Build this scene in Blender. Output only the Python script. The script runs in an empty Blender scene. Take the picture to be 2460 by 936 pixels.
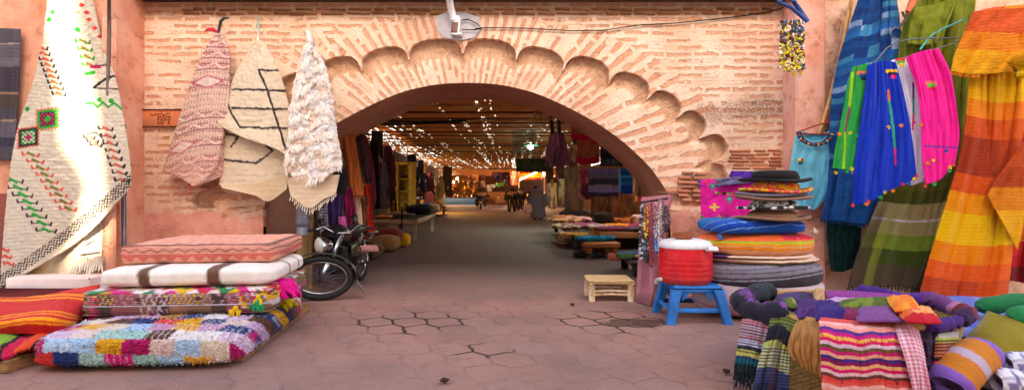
import bpy, math, random
import numpy as np
from mathutils import Vector
random.seed(7); RNG = np.random.default_rng(11)
SC = bpy.context.scene
COL = SC.collection
PI = math.pi
# ------------------------------------------------------------------ camera model: eye 1.55 m above the paving, looking along +Y
F, CX, CY, EYE = 1400.0, 1230.0, 455.0, 1.55
def W(px, py, Y):                       # a point of the place seen at (px,py) and standing Y metres away
    return np.array([(px-CX)*Y/F, Y, EYE-(py-CY)*Y/F])
def YZ(py, z): return (EYE-z)*F/(py-CY)  # distance at which height z is seen on row py
def WZ(px, py, z):
    return W(px, py, YZ(py, z))
def lin(c):
    c = np.asarray(c, float)/255.0
    return np.where(c <= .04045, c/12.92, ((c+.055)/1.055)**2.4)
def C(r, g, b): return lin((r, g, b))
# ------------------------------------------------------------------ numpy noise
def _h(ix, iy, s):
    n = np.sin(ix*127.1+iy*311.7+s*74.7)*43758.5453
    return n-np.floor(n)
def vn(x, y, s=0):
    x = np.asarray(x, float); y = np.asarray(y, float)
    ix = np.floor(x); iy = np.floor(y); fx = x-ix; fy = y-iy
    fx = fx*fx*(3-2*fx); fy = fy*fy*(3-2*fy)
    a = _h(ix, iy, s); b = _h(ix+1, iy, s); c = _h(ix, iy+1, s); d = _h(ix+1, iy+1, s)
    return (a+(b-a)*fx)*(1-fy)+(c+(d-c)*fx)*fy
def fbm(x, y, s=0, o=3):
    v = 0; a = .5; t = 0
    for k in range(o):
        v = v+a*vn(x, y, s+k*3); t += a; a *= .5; x = x*2.03; y = y*2.03
    return v/t
def sstep(a, b, x):
    t = np.clip((x-a)/(b-a), 0, 1); return t*t*(3-2*t)
# ------------------------------------------------------------------ mesh builder
class MB:
    def __init__(s): s.v = []; s.f = []; s.c = []; s.n = 0; s.has = False
    def add(s, V, Fs, col=None):
        V = np.asarray(V, float).reshape(-1, 3); k = s.n
        s.v.append(V); s.n += len(V)
        s.f += [tuple(int(i)+k for i in f) for f in Fs]
        if col is None: cc = np.full((len(V), 3), .5)
        else:
            s.has = True; cc = np.broadcast_to(np.asarray(col, float).reshape(-1, 3), (len(V), 3))
        s.c.append(cc); return s
    def grid(s, V, col=None, wrapu=False, wrapv=False):
        nu, nv = V.shape[:2]
        I = np.arange(nu*nv).reshape(nu, nv)
        A = I if not wrapu else np.vstack([I, I[:1]])
        A = A if not wrapv else np.hstack([A, A[:, :1]])
        q = np.stack([A[:-1, :-1], A[1:, :-1], A[1:, 1:], A[:-1, 1:]], -1).reshape(-1, 4)
        return s.add(V.reshape(-1, 3), q.tolist(), None if col is None else np.asarray(col).reshape(-1, 3))
    def box(s, c, size, rz=0, col=None, rx=0, ry=0, bev=None):
        h = np.array(size)/2.0
        b = min(h)*.18 if bev is None else bev
        P = []
        for ax in range(3):
            pass
        # chamfered box: 24 vertices
        V = []; idx = {}
        for sx in (-1, 1):
            for sy in (-1, 1):
                for sz in (-1, 1):
                    for ax in range(3):
                        p = np.array([sx, sy, sz])*h
                        for a2 in range(3):
                            if a2 != ax: p[a2] -= np.sign(p[a2])*b
                        idx[(sx, sy, sz, ax)] = len(V); V.append(p)
        Fc = []
        def oth(ax): return [a for a in range(3) if a != ax]
        for ax in range(3):
            a, bb = oth(ax)
            for sg in (-1, 1):
                q = []
                for (i, j) in ((-1, -1), (1, -1), (1, 1), (-1, 1)):
                    k = [0, 0, 0]; k[ax] = sg; k[a] = i; k[bb] = j
                    q.append(idx[(*k, ax)])
                Fc.append(q)
        for ax in range(3):                                  # edges along ax
            a, bb = oth(ax)
            for i in (-1, 1):
                for j in (-1, 1):
                    def key(sg, face):
                        k = [0, 0, 0]; k[ax] = sg; k[a] = i; k[bb] = j
                        return idx[(*k, face)]
                    Fc.append([key(-1, a), key(1, a), key(1, bb), key(-1, bb)])
        for sx in (-1, 1):
            for sy in (-1, 1):
                for sz in (-1, 1): Fc.append([idx[(sx, sy, sz, a)] for a in range(3)])
        V = np.array(V)
        V = V@rotm(rx, ry, rz).T+np.array(c)
        return s.add(V, Fc, col)
    def tube(s, pts, r, seg=8, col=None, cap=True, flat=1.0):
        P = np.asarray(pts, float); n = len(P)
        R = np.broadcast_to(np.asarray(r, float), (n,))
        T = np.gradient(P, axis=0); T /= np.linalg.norm(T, axis=1)[:, None]+1e-9
        up = np.array([0, 0, 1.0]) if abs(T[0][2]) < .9 else np.array([0, 1.0, 0])
        a = np.linspace(0, 2*PI, seg, endpoint=False)
        V = []
        N = np.cross(T[0], up); N /= np.linalg.norm(N)
        for i in range(n):
            N = N-T[i]*np.dot(N, T[i]); N /= np.linalg.norm(N)+1e-9
            B = np.cross(T[i], N)
            V.append(P[i]+R[i]*(np.cos(a)[:, None]*N+flat*np.sin(a)[:, None]*B))
        V = np.array(V)
        cc = None if col is None else np.broadcast_to(np.asarray(col, float).reshape((-1, 1, 3)) if np.ndim(col) == 2 else np.asarray(col, float), V.shape)
        k = s.n; s.grid(V, cc, wrapv=True)
        if cap:
            s.f.append(tuple(k+j for j in range(seg))[::-1]); s.f.append(tuple(k+(n-1)*seg+j for j in range(seg)))
        return s
    def lathe(s, prof, c, seg=40, sx=1, sy=1, rz=0, col=None, tilt=None):
        P = np.asarray(prof, float); a = np.linspace(0, 2*PI, seg, endpoint=False)
        V = np.zeros((len(P), seg, 3))
        V[..., 0] = P[:, :1]*np.cos(a)*sx; V[..., 1] = P[:, :1]*np.sin(a)*sy; V[..., 2] = P[:, 1:2]
        M = rotm(*(tilt or (0, 0)), rz)
        V = V@M.T+np.array(c)
        cc = None
        if col is not None:
            col = np.asarray(col, float)
            cc = np.broadcast_to(col.reshape(-1, 1, 3) if col.ndim == 2 else col, V.shape)
        return s.grid(V, cc, wrapv=True)
    def ball(s, c, r, seg=12, col=None):
        t = np.linspace(-PI/2, PI/2, max(5, seg//2+1)); r = np.broadcast_to(np.asarray(r, float), (3,))
        return s.lathe(np.stack([np.cos(t)+1e-4, np.sin(t)*r[2]], 1)*np.array([1, 1]), c, seg, r[0], r[1], 0, col)
    def build(s, name, mat, parent=None, smooth=True, origin=None, solid=0, subsurf=0, sangle=None):
        V = np.concatenate(s.v) if s.v else np.zeros((0, 3))
        if parent is not None: off = np.array(parent['_o'][:])
        elif origin is not None: off = np.array(origin, float)
        else: off = np.array([(V[:, 0].min()+V[:, 0].max())/2, (V[:, 1].min()+V[:, 1].max())/2, V[:, 2].min()])
        me = bpy.data.meshes.new(name)
        me.from_pydata((V-off).tolist(), [], s.f)
        if s.has:
            ca = me.color_attributes.new('Col', 'FLOAT_COLOR', 'POINT')
            cc = np.ones((len(V), 4), np.float32); cc[:, :3] = np.concatenate(s.c)
            ca.data.foreach_set('color', cc.ravel())
        if smooth: me.polygons.foreach_set('use_smooth', [True]*len(me.polygons))
        me.update()
        if smooth and sangle: me.set_sharp_from_angle(angle=math.radians(sangle))
        if mat: me.materials.append(mat)
        o = bpy.data.objects.new(name, me); COL.objects.link(o)
        if parent is not None: o.parent = parent; o['_o'] = list(off)
        else: o.location = off; o['_o'] = list(off)
        if solid:
            m = o.modifiers.new('Solidify', 'SOLIDIFY'); m.thickness = abs(solid); m.offset = 0 if solid > 0 else -1
        if subsurf:
            m = o.modifiers.new('Subsurf', 'SUBSURF'); m.levels = subsurf; m.render_levels = subsurf
        return o
def rotm(rx, ry, rz):
    cx, sx, cy, sy, cz, sz = math.cos(rx), math.sin(rx), math.cos(ry), math.sin(ry), math.cos(rz), math.sin(rz)
    return np.array([[cz, -sz, 0], [sz, cz, 0], [0, 0, 1]])@np.array([[cy, 0, sy], [0, 1, 0], [-sy, 0, cy]])@np.array([[1, 0, 0], [0, cx, -sx], [0, sx, cx]])
def thing(name, label, cat, loc, group=None):
    o = bpy.data.objects.new(name, None); COL.objects.link(o); o.location = [float(a) for a in loc]; o['_o'] = [float(a) for a in loc]
    o.empty_display_size = .1
    return tag(o, label, cat, group)
def tag(o, label=None, cat=None, group=None, kind=None):
    if label: o['label'] = label
    if cat: o['category'] = cat
    if group: o['group'] = group
    if kind: o['kind'] = kind
    return o
# ------------------------------------------------------------------ materials
class NT:
    def __init__(s, name):
        s.m = bpy.data.materials.new(name); s.m.use_nodes = True; s.t = s.m.node_tree; s.n = s.t.nodes
        s.b = s.n['Principled BSDF']; s.out = s.n['Material Output']
    def put(s, sock, v):
        if isinstance(v, bpy.types.NodeSocket): s.t.links.new(v, sock)
        elif v is not None:
            if hasattr(sock, 'default_value'):
                try: sock.default_value = v
                except Exception:
                    v = list(v); sock.default_value = v+[1.0] if len(v) == 3 else v[:3]
    def node(s, t, **kw):
        n = s.n.new(t)
        for k, v in kw.items(): setattr(n, k, v)
        return n
    def math(s, op, a, b=None, c=None, clamp=False):
        n = s.node('ShaderNodeMath', operation=op, use_clamp=clamp); s.put(n.inputs[0], a)
        if b is not None: s.put(n.inputs[1], b)
        if c is not None: s.put(n.inputs[2], c)
        return n.outputs[0]
    def step(s, x, a, b): 
        n = s.node('ShaderNodeMapRange', interpolation_type='SMOOTHSTEP'); s.put(n.inputs[0], x); s.put(n.inputs[1], a); s.put(n.inputs[2], b)
        return n.outputs[0]
    def mix(s, f, a, b, blend='MIX'):
        n = s.node('ShaderNodeMix', data_type='RGBA', blend_type=blend); s.put(n.inputs[0], f); s.put(n.inputs[6], a); s.put(n.inputs[7], b); return n.outputs[2]
    def noise(s, vec, scale, detail=3, rough=.55, dist=0):
        n = s.node('ShaderNodeTexNoise'); s.put(n.inputs['Vector'], vec); s.put(n.inputs['Scale'], scale); s.put(n.inputs['Detail'], detail)
        s.put(n.inputs['Roughness'], rough); s.put(n.inputs['Distortion'], dist); return n.outputs[0]
    def pos(s): return s.node('ShaderNodeNewGeometry').outputs['Position']
    def obj(s): return s.node('ShaderNodeTexCoord').outputs['Object']
    def sep(s, v):
        n = s.node('ShaderNodeSeparateXYZ'); s.put(n.inputs[0], v); return n.outputs
    def comb(s, x, y, z):
        n = s.node('ShaderNodeCombineXYZ'); s.put(n.inputs[0], x); s.put(n.inputs[1], y); s.put(n.inputs[2], z); return n.outputs[0]
    def scale(s, v, sc):
        n = s.node('ShaderNodeMapping'); s.put(n.inputs[0], v); n.inputs[3].default_value = sc; return n.outputs[0]
    def vadd(s, a, b, op='ADD'):
        n = s.node('ShaderNodeVectorMath', operation=op); s.put(n.inputs[0], a); s.put(n.inputs[1], b); return n.outputs[0]
    def attr(s, name, out='Color'):
        n = s.node('ShaderNodeAttribute'); n.attribute_name = name; return n.outputs[out]
    def bump(s, h, strength=.5, dist=.01):
        n = s.node('ShaderNodeBump'); s.put(n.inputs['Height'], h); n.inputs['Strength'].default_value = strength; n.inputs['Distance'].default_value = dist
        s.put(s.b.inputs['Normal'], n.outputs[0])
    def fin(s, col, rough=.8, metal=0.0, spec=.3, sheen=0):
        s.put(s.b.inputs['Base Color'], col); s.put(s.b.inputs['Roughness'], rough); s.put(s.b.inputs['Metallic'], metal)
        s.put(s.b.inputs['Specular IOR Level'], spec)
        if sheen: s.put(s.b.inputs['Sheen Weight'], sheen); s.put(s.b.inputs['Sheen Roughness'], .5)
        return s.m
def cloth_material(name, sc=60, bs=.4, var=.22, weave=0, sheen=.08):
    t = NT(name); p = t.obj()
    col = t.attr('Col')
    n1 = t.noise(p, 6, 4); n2 = t.noise(p, sc, 3, .7)
    f = t.math('ADD', t.math('MULTIPLY', n1, .25), t.math('MULTIPLY', n2, var*2))
    f = t.math('ADD', f, 1-.125-var)
    col = t.mix(1.0, col, t.comb(f, f, f), 'MULTIPLY')
    h = t.math('ADD', t.math('MULTIPLY', n2, 1.0), t.math('MULTIPLY', t.noise(p, 14, 3), .8))
    if weave:
        w = t.node('ShaderNodeTexWave'); w.bands_direction = 'Z'; t.put(w.inputs['Vector'], p); w.inputs['Scale'].default_value = weave; w.inputs['Distortion'].default_value = 2.5; w.inputs['Detail'].default_value = 2
        h = t.math('ADD', h, t.math('MULTIPLY', w.outputs[1], .8))
    t.bump(h, bs, .02)
    return t.fin(col, .92, 0, .15, sheen)
M = {}
M['cloth'] = cloth_material('woven_cloth', 55, .35, .16)
M['wool'] = cloth_material('rough_wool', 70, .65, .2, 18)
M['pile'] = cloth_material('rag_pile', 45, 1.0, .35)
M['silk'] = cloth_material('thin_scarf_cloth', 40, .3, .12)
def plain(name, rgb, rough=.6, metal=0, var=.25, sc=8, bump=.15, bsc=40, spec=.4, rgb2=None):
    if name in M: return M[name]
    t = NT(name); p = t.obj()
    n = t.noise(p, sc, 4, .6)
    c1 = [*rgb, 1]; c2 = [*(rgb2 if rgb2 is not None else np.array(rgb)*(1-var)), 1]
    col = t.mix(t.step(n, .35, .65), c1, c2)
    if bump: t.bump(t.noise(p, bsc, 3), bump, .01)
    M[name] = t.fin(col, rough, metal, spec); return M[name]
def painted(name, rough=.5, metal=0, spec=.5, var=.1, bump=0.05):   # colour comes with the mesh (attribute Col)
    if name in M: return M[name]
    t = NT(name); p = t.obj(); n = t.noise(p, 12, 4)
    f = t.math('ADD', t.math('MULTIPLY', n, var*2), 1-var)
    t.bump(t.noise(p, 50, 2), bump, .01)
    M[name] = t.fin(t.mix(1.0, t.attr('Col'), t.comb(f, f, f), 'MULTIPLY'), rough, metal, spec); return M[name]
def wood(name, a, b, sc=(2, 30, 30), rough=.65):
    if name in M: return M[name]
    t = NT(name); p = t.obj(); q = t.scale(p, sc)
    n = t.noise(q, 1.2, 5, .65, .6)
    col = t.mix(t.step(n, .3, .7), [*a, 1], [*b, 1])
    col = t.mix(t.step(t.noise(p, 9, 4), .58, .75), col, [*(np.array(b)*.6), 1])
    t.bump(n, .35, .01)
    M[name] = t.fin(col, rough, 0, .3); return M[name]
def emit(name, rgb, st):
    if name in M: return M[name]
    t = NT(name); t.fin([0, 0, 0, 1], .5)
    t.put(t.b.inputs['Emission Color'], [*rgb, 1]); t.put(t.b.inputs['Emission Strength'], st)
    M[name] = t.m; return t.m
painted('enamel', .35, 0, .5); painted('matte_paint', .8, 0, .2, .15, .15)
plain('dark_iron', C(45, 42, 42), .45, .7, .4)
plain('chrome', (.55, .55, .57), .22, 1, .25, 20, .03)
plain('black_rubber', C(38, 36, 36), .75, 0, .3)
plain('grey_steel', C(120, 118, 125), .42, .6, .3)
wood('raw_wood', C(196, 150, 100), C(160, 112, 66))
wood('pallet_wood', C(170, 118, 72), C(120, 78, 46))
wood('dark_wood', C(110, 70, 45), C(66, 42, 30))
wood('bamboo', C(226, 178, 108), C(196, 140, 76), (30, 30, 2))
# ------------------------------------------------------------------ textiles: lofts through traced curves, each with its own distance and thickness
def resample(c, n, d):
    P = np.array([list(p)+[d] if len(p) == 2 else list(p) for p in c], float)
    if len(P) > 2:
        E = np.vstack([2*P[0]-P[1], P, 2*P[-1]-P[-2]]); out = []
        t = np.linspace(0, 1, 14, endpoint=False)[:, None]
        for i in range(1, len(E)-2):
            a, b, c2, d2 = E[i-1], E[i], E[i+1], E[i+2]
            out.append(.5*((2*b)+(-a+c2)*t+(2*a-5*b+4*c2-d2)*t**2+(-a+3*b-3*c2+d2)*t**3))
        P = np.vstack(out+[P[-1:]])
    L = np.r_[0, np.cumsum(np.linalg.norm(np.diff(P[:, :2], axis=0), axis=1))]
    s = np.linspace(0, L[-1], n)
    return np.stack([np.interp(s, L, P[:, k]) for k in range(3)], 1), L[-1]
def loft(curves, d, step=2.5):
    Ls = [resample(c, 20, d)[1] for c in curves]; nv = int(max(12, max(Ls)/step))
    R = np.array([resample(c, nv, d)[0] for c in curves])
    acr = max(np.linalg.norm(np.diff(R[:, :, :2], axis=0), axis=2).sum(0)); nu = int(max(8, acr/step))
    k = len(curves); t = np.linspace(0, k-1, nu); i = np.clip(t.astype(int), 0, k-2); f = (t-i)[:, None, None]
    if k > 2:
        E = np.concatenate([2*R[:1]-R[1:2], R, 2*R[-1:]-R[-2:-1]])
        a, b, c, e = E[i], E[i+1], E[i+2], E[i+3]
        G = .5*((2*b)+(-a+c)*f+(2*a-5*b+4*c-e)*f**2+(-a+3*b-3*c+e)*f**3)
    else: G = R[i]*(1-f)+R[i+1]*f
    U, V = np.meshgrid(np.linspace(0, 1, nu), np.linspace(0, 1, nv), indexing='ij')
    return G, U, V
def cloth(name, curves, color, Y=None, z=None, step=2.5, fold=None, mat='cloth', thick=.008, parent=None, ragged=0, rough=0.0, build=True):
    G, U, V = loft(curves, Y if z is None else z, step)
    px, py, d = G[..., 0], G[..., 1], G[..., 2]
    if ragged:
        e = (fbm(px/6, py/6, 5)-.5)*2*ragged; edge = np.maximum(sstep(.04, 0, np.minimum(U, 1-U)), sstep(.03, 0, np.minimum(V, 1-V)))
        px = px+e*edge; py = py+np.roll(e, 3, 0)*edge
    fo = fold(U, V, px, py) if fold else 0*U
    if rough: fo = fo+rough*(fbm(px/9, py/9, 2)-.5)*2
    if z is None:
        D = d+fo
        P = np.stack([(px-CX)*D/F, D, EYE-(py-CY)*D/F], -1)
    else:
        D = (EYE-d)*F/(py-CY)
        P = np.stack([(px-CX)*D/F, D, d+fo], -1)
    col = color(U, V, px, py) if callable(color) else np.broadcast_to(np.asarray(color, float), P.shape)
    b = MB(); b.grid(P, col)
    if not build: return b, P, U, V, px, py
    o = b.build(name, M[mat], parent, solid=thick)
    o_edges[o.name] = P
    return o
o_edges = {}
def strands(name, pts, ln, r=.006, col=(.6, .55, .45), parent=None, down=(0, -.02, -1), jit=.35, per=1, mat='cloth', seg=4):
    b = MB(); down = np.array(down, float)
    for p in pts:
        for k in range(per):
            L = ln*(1+random.uniform(-jit, jit)); j = np.array([random.uniform(-1, 1)*.25, random.uniform(-.12, .05), 0])
            q = [np.array(p)+(down+j*t)*L*t+np.array([math.sin(t*5+random.random())*.006, 0, 0]) for t in (0, .35, .7, 1)]
            cc = np.array(col[random.randrange(len(col))] if isinstance(col, list) else col)*random.uniform(.8, 1.1)
            b.tube(q, [r, r*.9, r, r*.5], seg, cc)
    return b.build(name, M[mat], parent)
def bands(x, table):        # table: [(upper limit, colour), ...]
    out = np.zeros(x.shape+(3,)); lo = -1e9
    for hi, c in table:
        m = (x >= lo) & (x < hi); out[m] = c; lo = hi
    out[x >= lo] = table[-1][1]
    return out
def over(base, mask, col):
    m = np.clip(mask, 0, 1)[..., None]; return base*(1-m)+np.asarray(col)*m
def seg(px, py, a, b):
    ax, ay = a; bx, by = b; dx, dy = bx-ax, by-ay
    t = np.clip(((px-ax)*dx+(py-ay)*dy)/(dx*dx+dy*dy+1e-9), 0, 1)
    return np.hypot(px-ax-t*dx, py-ay-t*dy)
def line(base, px, py, pts, w, col, wob=1.2):
    wx = (fbm(px/7, py/7, 8)-.5)*2*wob; d = np.full(px.shape, 1e9)
    for a, b in zip(pts[:-1], pts[1:]): d = np.minimum(d, seg(px+wx, py+wx, a, b))
    return over(base, sstep(w+.8, w-.8, d), col)
def folds(n, amp, seed=0, vgrow=.5, sway=.15, sharp=1.0):
    def fn(U, V, px, py):
        ph = seed*1.7+sway*np.sin(V*4+seed)*3
        s = np.sin(2*PI*n*U*(1+.15*np.sin(seed+U*3))+ph)+.45*np.sin(2*PI*n*2.3*U+seed*2.1+V*2)
        s = .28*np.sign(s)*np.abs(s)**sharp+3.0*(.5-np.abs(fbm(U*n*1.7+.5*V+seed, V*1.1+seed*3, seed+4, 3)-.5)*2-.1*V)*(.6+.4*np.sin(U*PI))
        a = amp*(1-vgrow+vgrow*V)
        return a*s+amp*1.2*(fbm(U*4+seed, V*3, seed)-.5)
    return fn
def sgnpow(a, e): return np.sign(a)*np.abs(a)**e
def pouf(name, c, dim, yaw, color, eh=.35, ev=.5, mat='cloth', n=(180, 46), rough=.006, parent=None, sag=.0, tex=8, seam=0, build=True):
    # cushion: superellipsoid whose base centre is c
    t = np.linspace(0, 2*PI, n[0], endpoint=False); p = np.linspace(-PI/2, PI/2, n[1])
    T, Ph = np.meshgrid(t, p, indexing='ij')
    ct, st, cp, sp = np.cos(T), np.sin(T), np.cos(Ph), np.sin(Ph)
    # even spacing on squarish outlines
    ct2, st2 = ct/np.maximum(np.abs(ct), np.abs(st)), st/np.maximum(np.abs(ct), np.abs(st))
    k = (np.abs(ct2)**(2/eh)+np.abs(st2)**(2/eh))**(-eh/2)
    cp2, sp2 = cp/np.maximum(np.abs(cp), np.abs(sp)), sp/np.maximum(np.abs(cp), np.abs(sp))
    kv = (np.abs(cp2)**(2/ev)+np.abs(sp2)**(2/ev))**(-ev/2)
    x = ct2*k*cp2*kv; y = st2*k*cp2*kv; zz = sp2*kv
    dx, dy, dz = dim
    nz = fbm(x*tex*dx+7*c[0], (y*dy+zz*dz*1.3)*tex+c[2]*9, 3)-.5
    crown = 1+sag*(1-np.maximum(np.abs(x), np.abs(y))**2)
    X = x*dx/2*(1+.01*nz); Yy = y*dy/2
    Z = (zz*crown+1)*dz/2+nz*rough*2*(zz > -.5)
    X = X+nz*rough*ct*np.abs(cp2); Yy = Yy+nz*rough*st*np.abs(cp2)
    if seam:
        g = np.exp(-((np.abs(zz)-.82)/.06)**2)*np.hypot(x, y)**6; X *= 1+seam*g; Yy *= 1+seam*g
    Q = np.stack([X, Yy, Z], -1)@rotm(0, 0, yaw).T+np.array(c)
    col = color(x, y, zz, T, Q) if callable(color) else np.broadcast_to(np.asarray(color, float), Q.shape)
    b = MB(); b.grid(Q, col, wrapu=True)
    if not build: return b, Q
    return b.build(name, M[mat], parent)
EXPO, WBT, WBTI = 2.7, 8000, 10
# ================================================================== SETTING
# ---- paving: interlocking wavy hexagonal blocks
t = NT('paving_blocks'); P = t.pos(); s = t.sep(P)
wob = t.noise(P, 5, 2); wob2 = t.noise(P, 1.6, 2)
wave = t.math('MULTIPLY', t.math('SINE', t.math('MULTIPLY', s[0], 20)), .012)
X = t.math('ADD', s[0], t.math('MULTIPLY', t.math('SUBTRACT', wob, .5), .05)); Yv = t.math('ADD', t.math('ADD', s[1], wave), t.math('MULTIPLY', t.math('SUBTRACT', wob2, .5), .06))
a, bb = .40, .76                      # rows .38 deep of blocks .40 wide, every other row set off by half a block
X = t.math('ADD', X, t.math('MULTIPLY', t.math('SINE', t.math('MULTIPLY', s[1], 2*PI/.38)), .022))
def cell(ox, oy):
    gx = t.math('SUBTRACT', t.math('MODULO', t.math('ADD', X, 100*a+ox), a), a/2)
    gy = t.math('SUBTRACT', t.math('MODULO', t.math('ADD', Yv, 100*bb+oy), bb), bb/2)
    return gx, gy
def hexd(gx, gy):
    ax = t.math('DIVIDE', t.math('ABSOLUTE', gx), a/2); ay = t.math('DIVIDE', t.math('ABSOLUTE', gy), bb/3)
    return t.math('MAXIMUM', ax, t.math('ADD', ay, t.math('MULTIPLY', ax, .5)))
h1 = hexd(*cell(0, 0)); h2 = hexd(*cell(a/2, bb/2))
dmin = t.math('MINIMUM', h1, h2)       # 0 centre .. 1 joint
joint = t.step(dmin, .90, .98); joint2 = t.step(t.math('ADD', dmin, t.math('MULTIPLY', t.math('SUBTRACT', t.noise(P, 9, 3), .5), .12)), .885, .955)
which = t.math('GREATER_THAN', h1, h2)
ix = t.math('FLOOR', t.math('DIVIDE', t.math('ADD', t.math('ADD', X, 100*a), t.math('MULTIPLY', which, a/2)), a))
iy = t.math('FLOOR', t.math('DIVIDE', t.math('ADD', t.math('ADD', Yv, 100*bb), t.math('MULTIPLY', which, bb/2)), bb))
wn = t.node('ShaderNodeTexWhiteNoise', noise_dimensions='3D'); t.put(wn.inputs[0], t.comb(ix, iy, which))
n1 = t.noise(P, .55, 5, .6); n2 = t.noise(P, 7, 5, .7); n3 = t.noise(P, 45, 3)
base = t.mix(t.step(n1, .38, .62), [*C(168, 120, 104), 1], [*C(142, 106, 96), 1])
base = t.mix(t.math('MULTIPLY', wn.outputs[0], .35), base, [*C(170, 130, 120), 1])
inner = t.step(s[1], 7.2, 11.5)        # paving tone turns darker and greyer into the covered lane
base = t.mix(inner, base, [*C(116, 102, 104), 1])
base = t.mix(t.math('MULTIPLY', t.step(n2, .5, .75), .45), base, [*C(84, 62, 60), 1])
# joints: mostly filled with dust, open and dark in patches
jp = t.step(t.noise(P, .9, 2), .5, .58)
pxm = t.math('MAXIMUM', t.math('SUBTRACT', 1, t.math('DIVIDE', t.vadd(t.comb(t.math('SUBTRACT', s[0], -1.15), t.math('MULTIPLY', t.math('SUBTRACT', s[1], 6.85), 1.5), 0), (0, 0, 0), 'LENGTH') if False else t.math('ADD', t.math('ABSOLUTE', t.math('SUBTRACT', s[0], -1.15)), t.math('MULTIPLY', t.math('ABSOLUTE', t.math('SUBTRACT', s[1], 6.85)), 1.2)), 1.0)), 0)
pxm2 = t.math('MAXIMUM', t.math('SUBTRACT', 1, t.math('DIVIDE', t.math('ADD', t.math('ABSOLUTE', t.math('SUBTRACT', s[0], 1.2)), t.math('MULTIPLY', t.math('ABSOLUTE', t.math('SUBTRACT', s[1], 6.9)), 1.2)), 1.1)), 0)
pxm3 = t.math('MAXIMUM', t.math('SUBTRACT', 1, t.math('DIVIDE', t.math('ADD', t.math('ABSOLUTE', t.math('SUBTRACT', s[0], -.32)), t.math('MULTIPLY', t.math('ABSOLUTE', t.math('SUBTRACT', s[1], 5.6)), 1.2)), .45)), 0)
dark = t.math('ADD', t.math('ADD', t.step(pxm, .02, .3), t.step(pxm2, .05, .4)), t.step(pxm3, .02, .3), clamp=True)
base = t.mix(t.math('MULTIPLY', joint, t.math('ADD', .10, t.math('MULTIPLY', jp, .34))), base, [*C(70, 48, 46), 1])
base = t.mix(t.math('MULTIPLY', joint, t.math('MULTIPLY', t.step(n2, .35, .5), .30)), base, [*C(166, 124, 114), 1])
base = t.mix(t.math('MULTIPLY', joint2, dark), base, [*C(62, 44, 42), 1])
# spilt water under the blue stool
sp = t.math('ADD', t.math('ADD', t.math('POWER', t.math('DIVIDE', t.math('SUBTRACT', s[0], 1.45), .50), 2), t.math('POWER', t.math('DIVIDE', t.math('SUBTRACT', s[1], 6.78), .30), 2)), t.math('MULTIPLY', t.noise(P, 5, 3), 1.6))
wet = t.math('SUBTRACT', 1, t.step(sp, 1.25, 1.5))
base = t.mix(t.math('MULTIPLY', wet, .8), base, [*C(62, 42, 34), 1])
base = t.mix(t.math('MULTIPLY', t.step(t.noise(P, 70, 2), .56, .7), .22), base, [*C(206, 170, 150), 1]); base = t.mix(t.math('MULTIPLY', t.step(t.noise(P, 2.3, 5, .7), .52, .68), .35), base, [*C(122, 92, 82), 1])
fleck = t.math('GREATER_THAN', t.noise(P, 26, 1), .765); base = t.mix(t.math('MULTIPLY', fleck, .7), base, [*C(90, 60, 55), 1])
t.bump(t.math('ADD', t.math('MULTIPLY', joint, -1), t.math('ADD', t.math('MULTIPLY', n3, .35), t.math('MULTIPLY', n2, .4))), .5, .012)
rgh = t.math('SUBTRACT', t.math('SUBTRACT', .88, t.math('MULTIPLY', t.step(n2, .3, .6), .16)), t.math('MULTIPLY', wet, .3))
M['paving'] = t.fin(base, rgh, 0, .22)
b = MB(); b.grid(np.array([[[x, y, 0] for y in np.linspace(-40, 140, 10)] for x in np.linspace(-60, 60, 8)]))
tag(b.build('ground', M['paving'], smooth=False), kind='structure')

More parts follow.
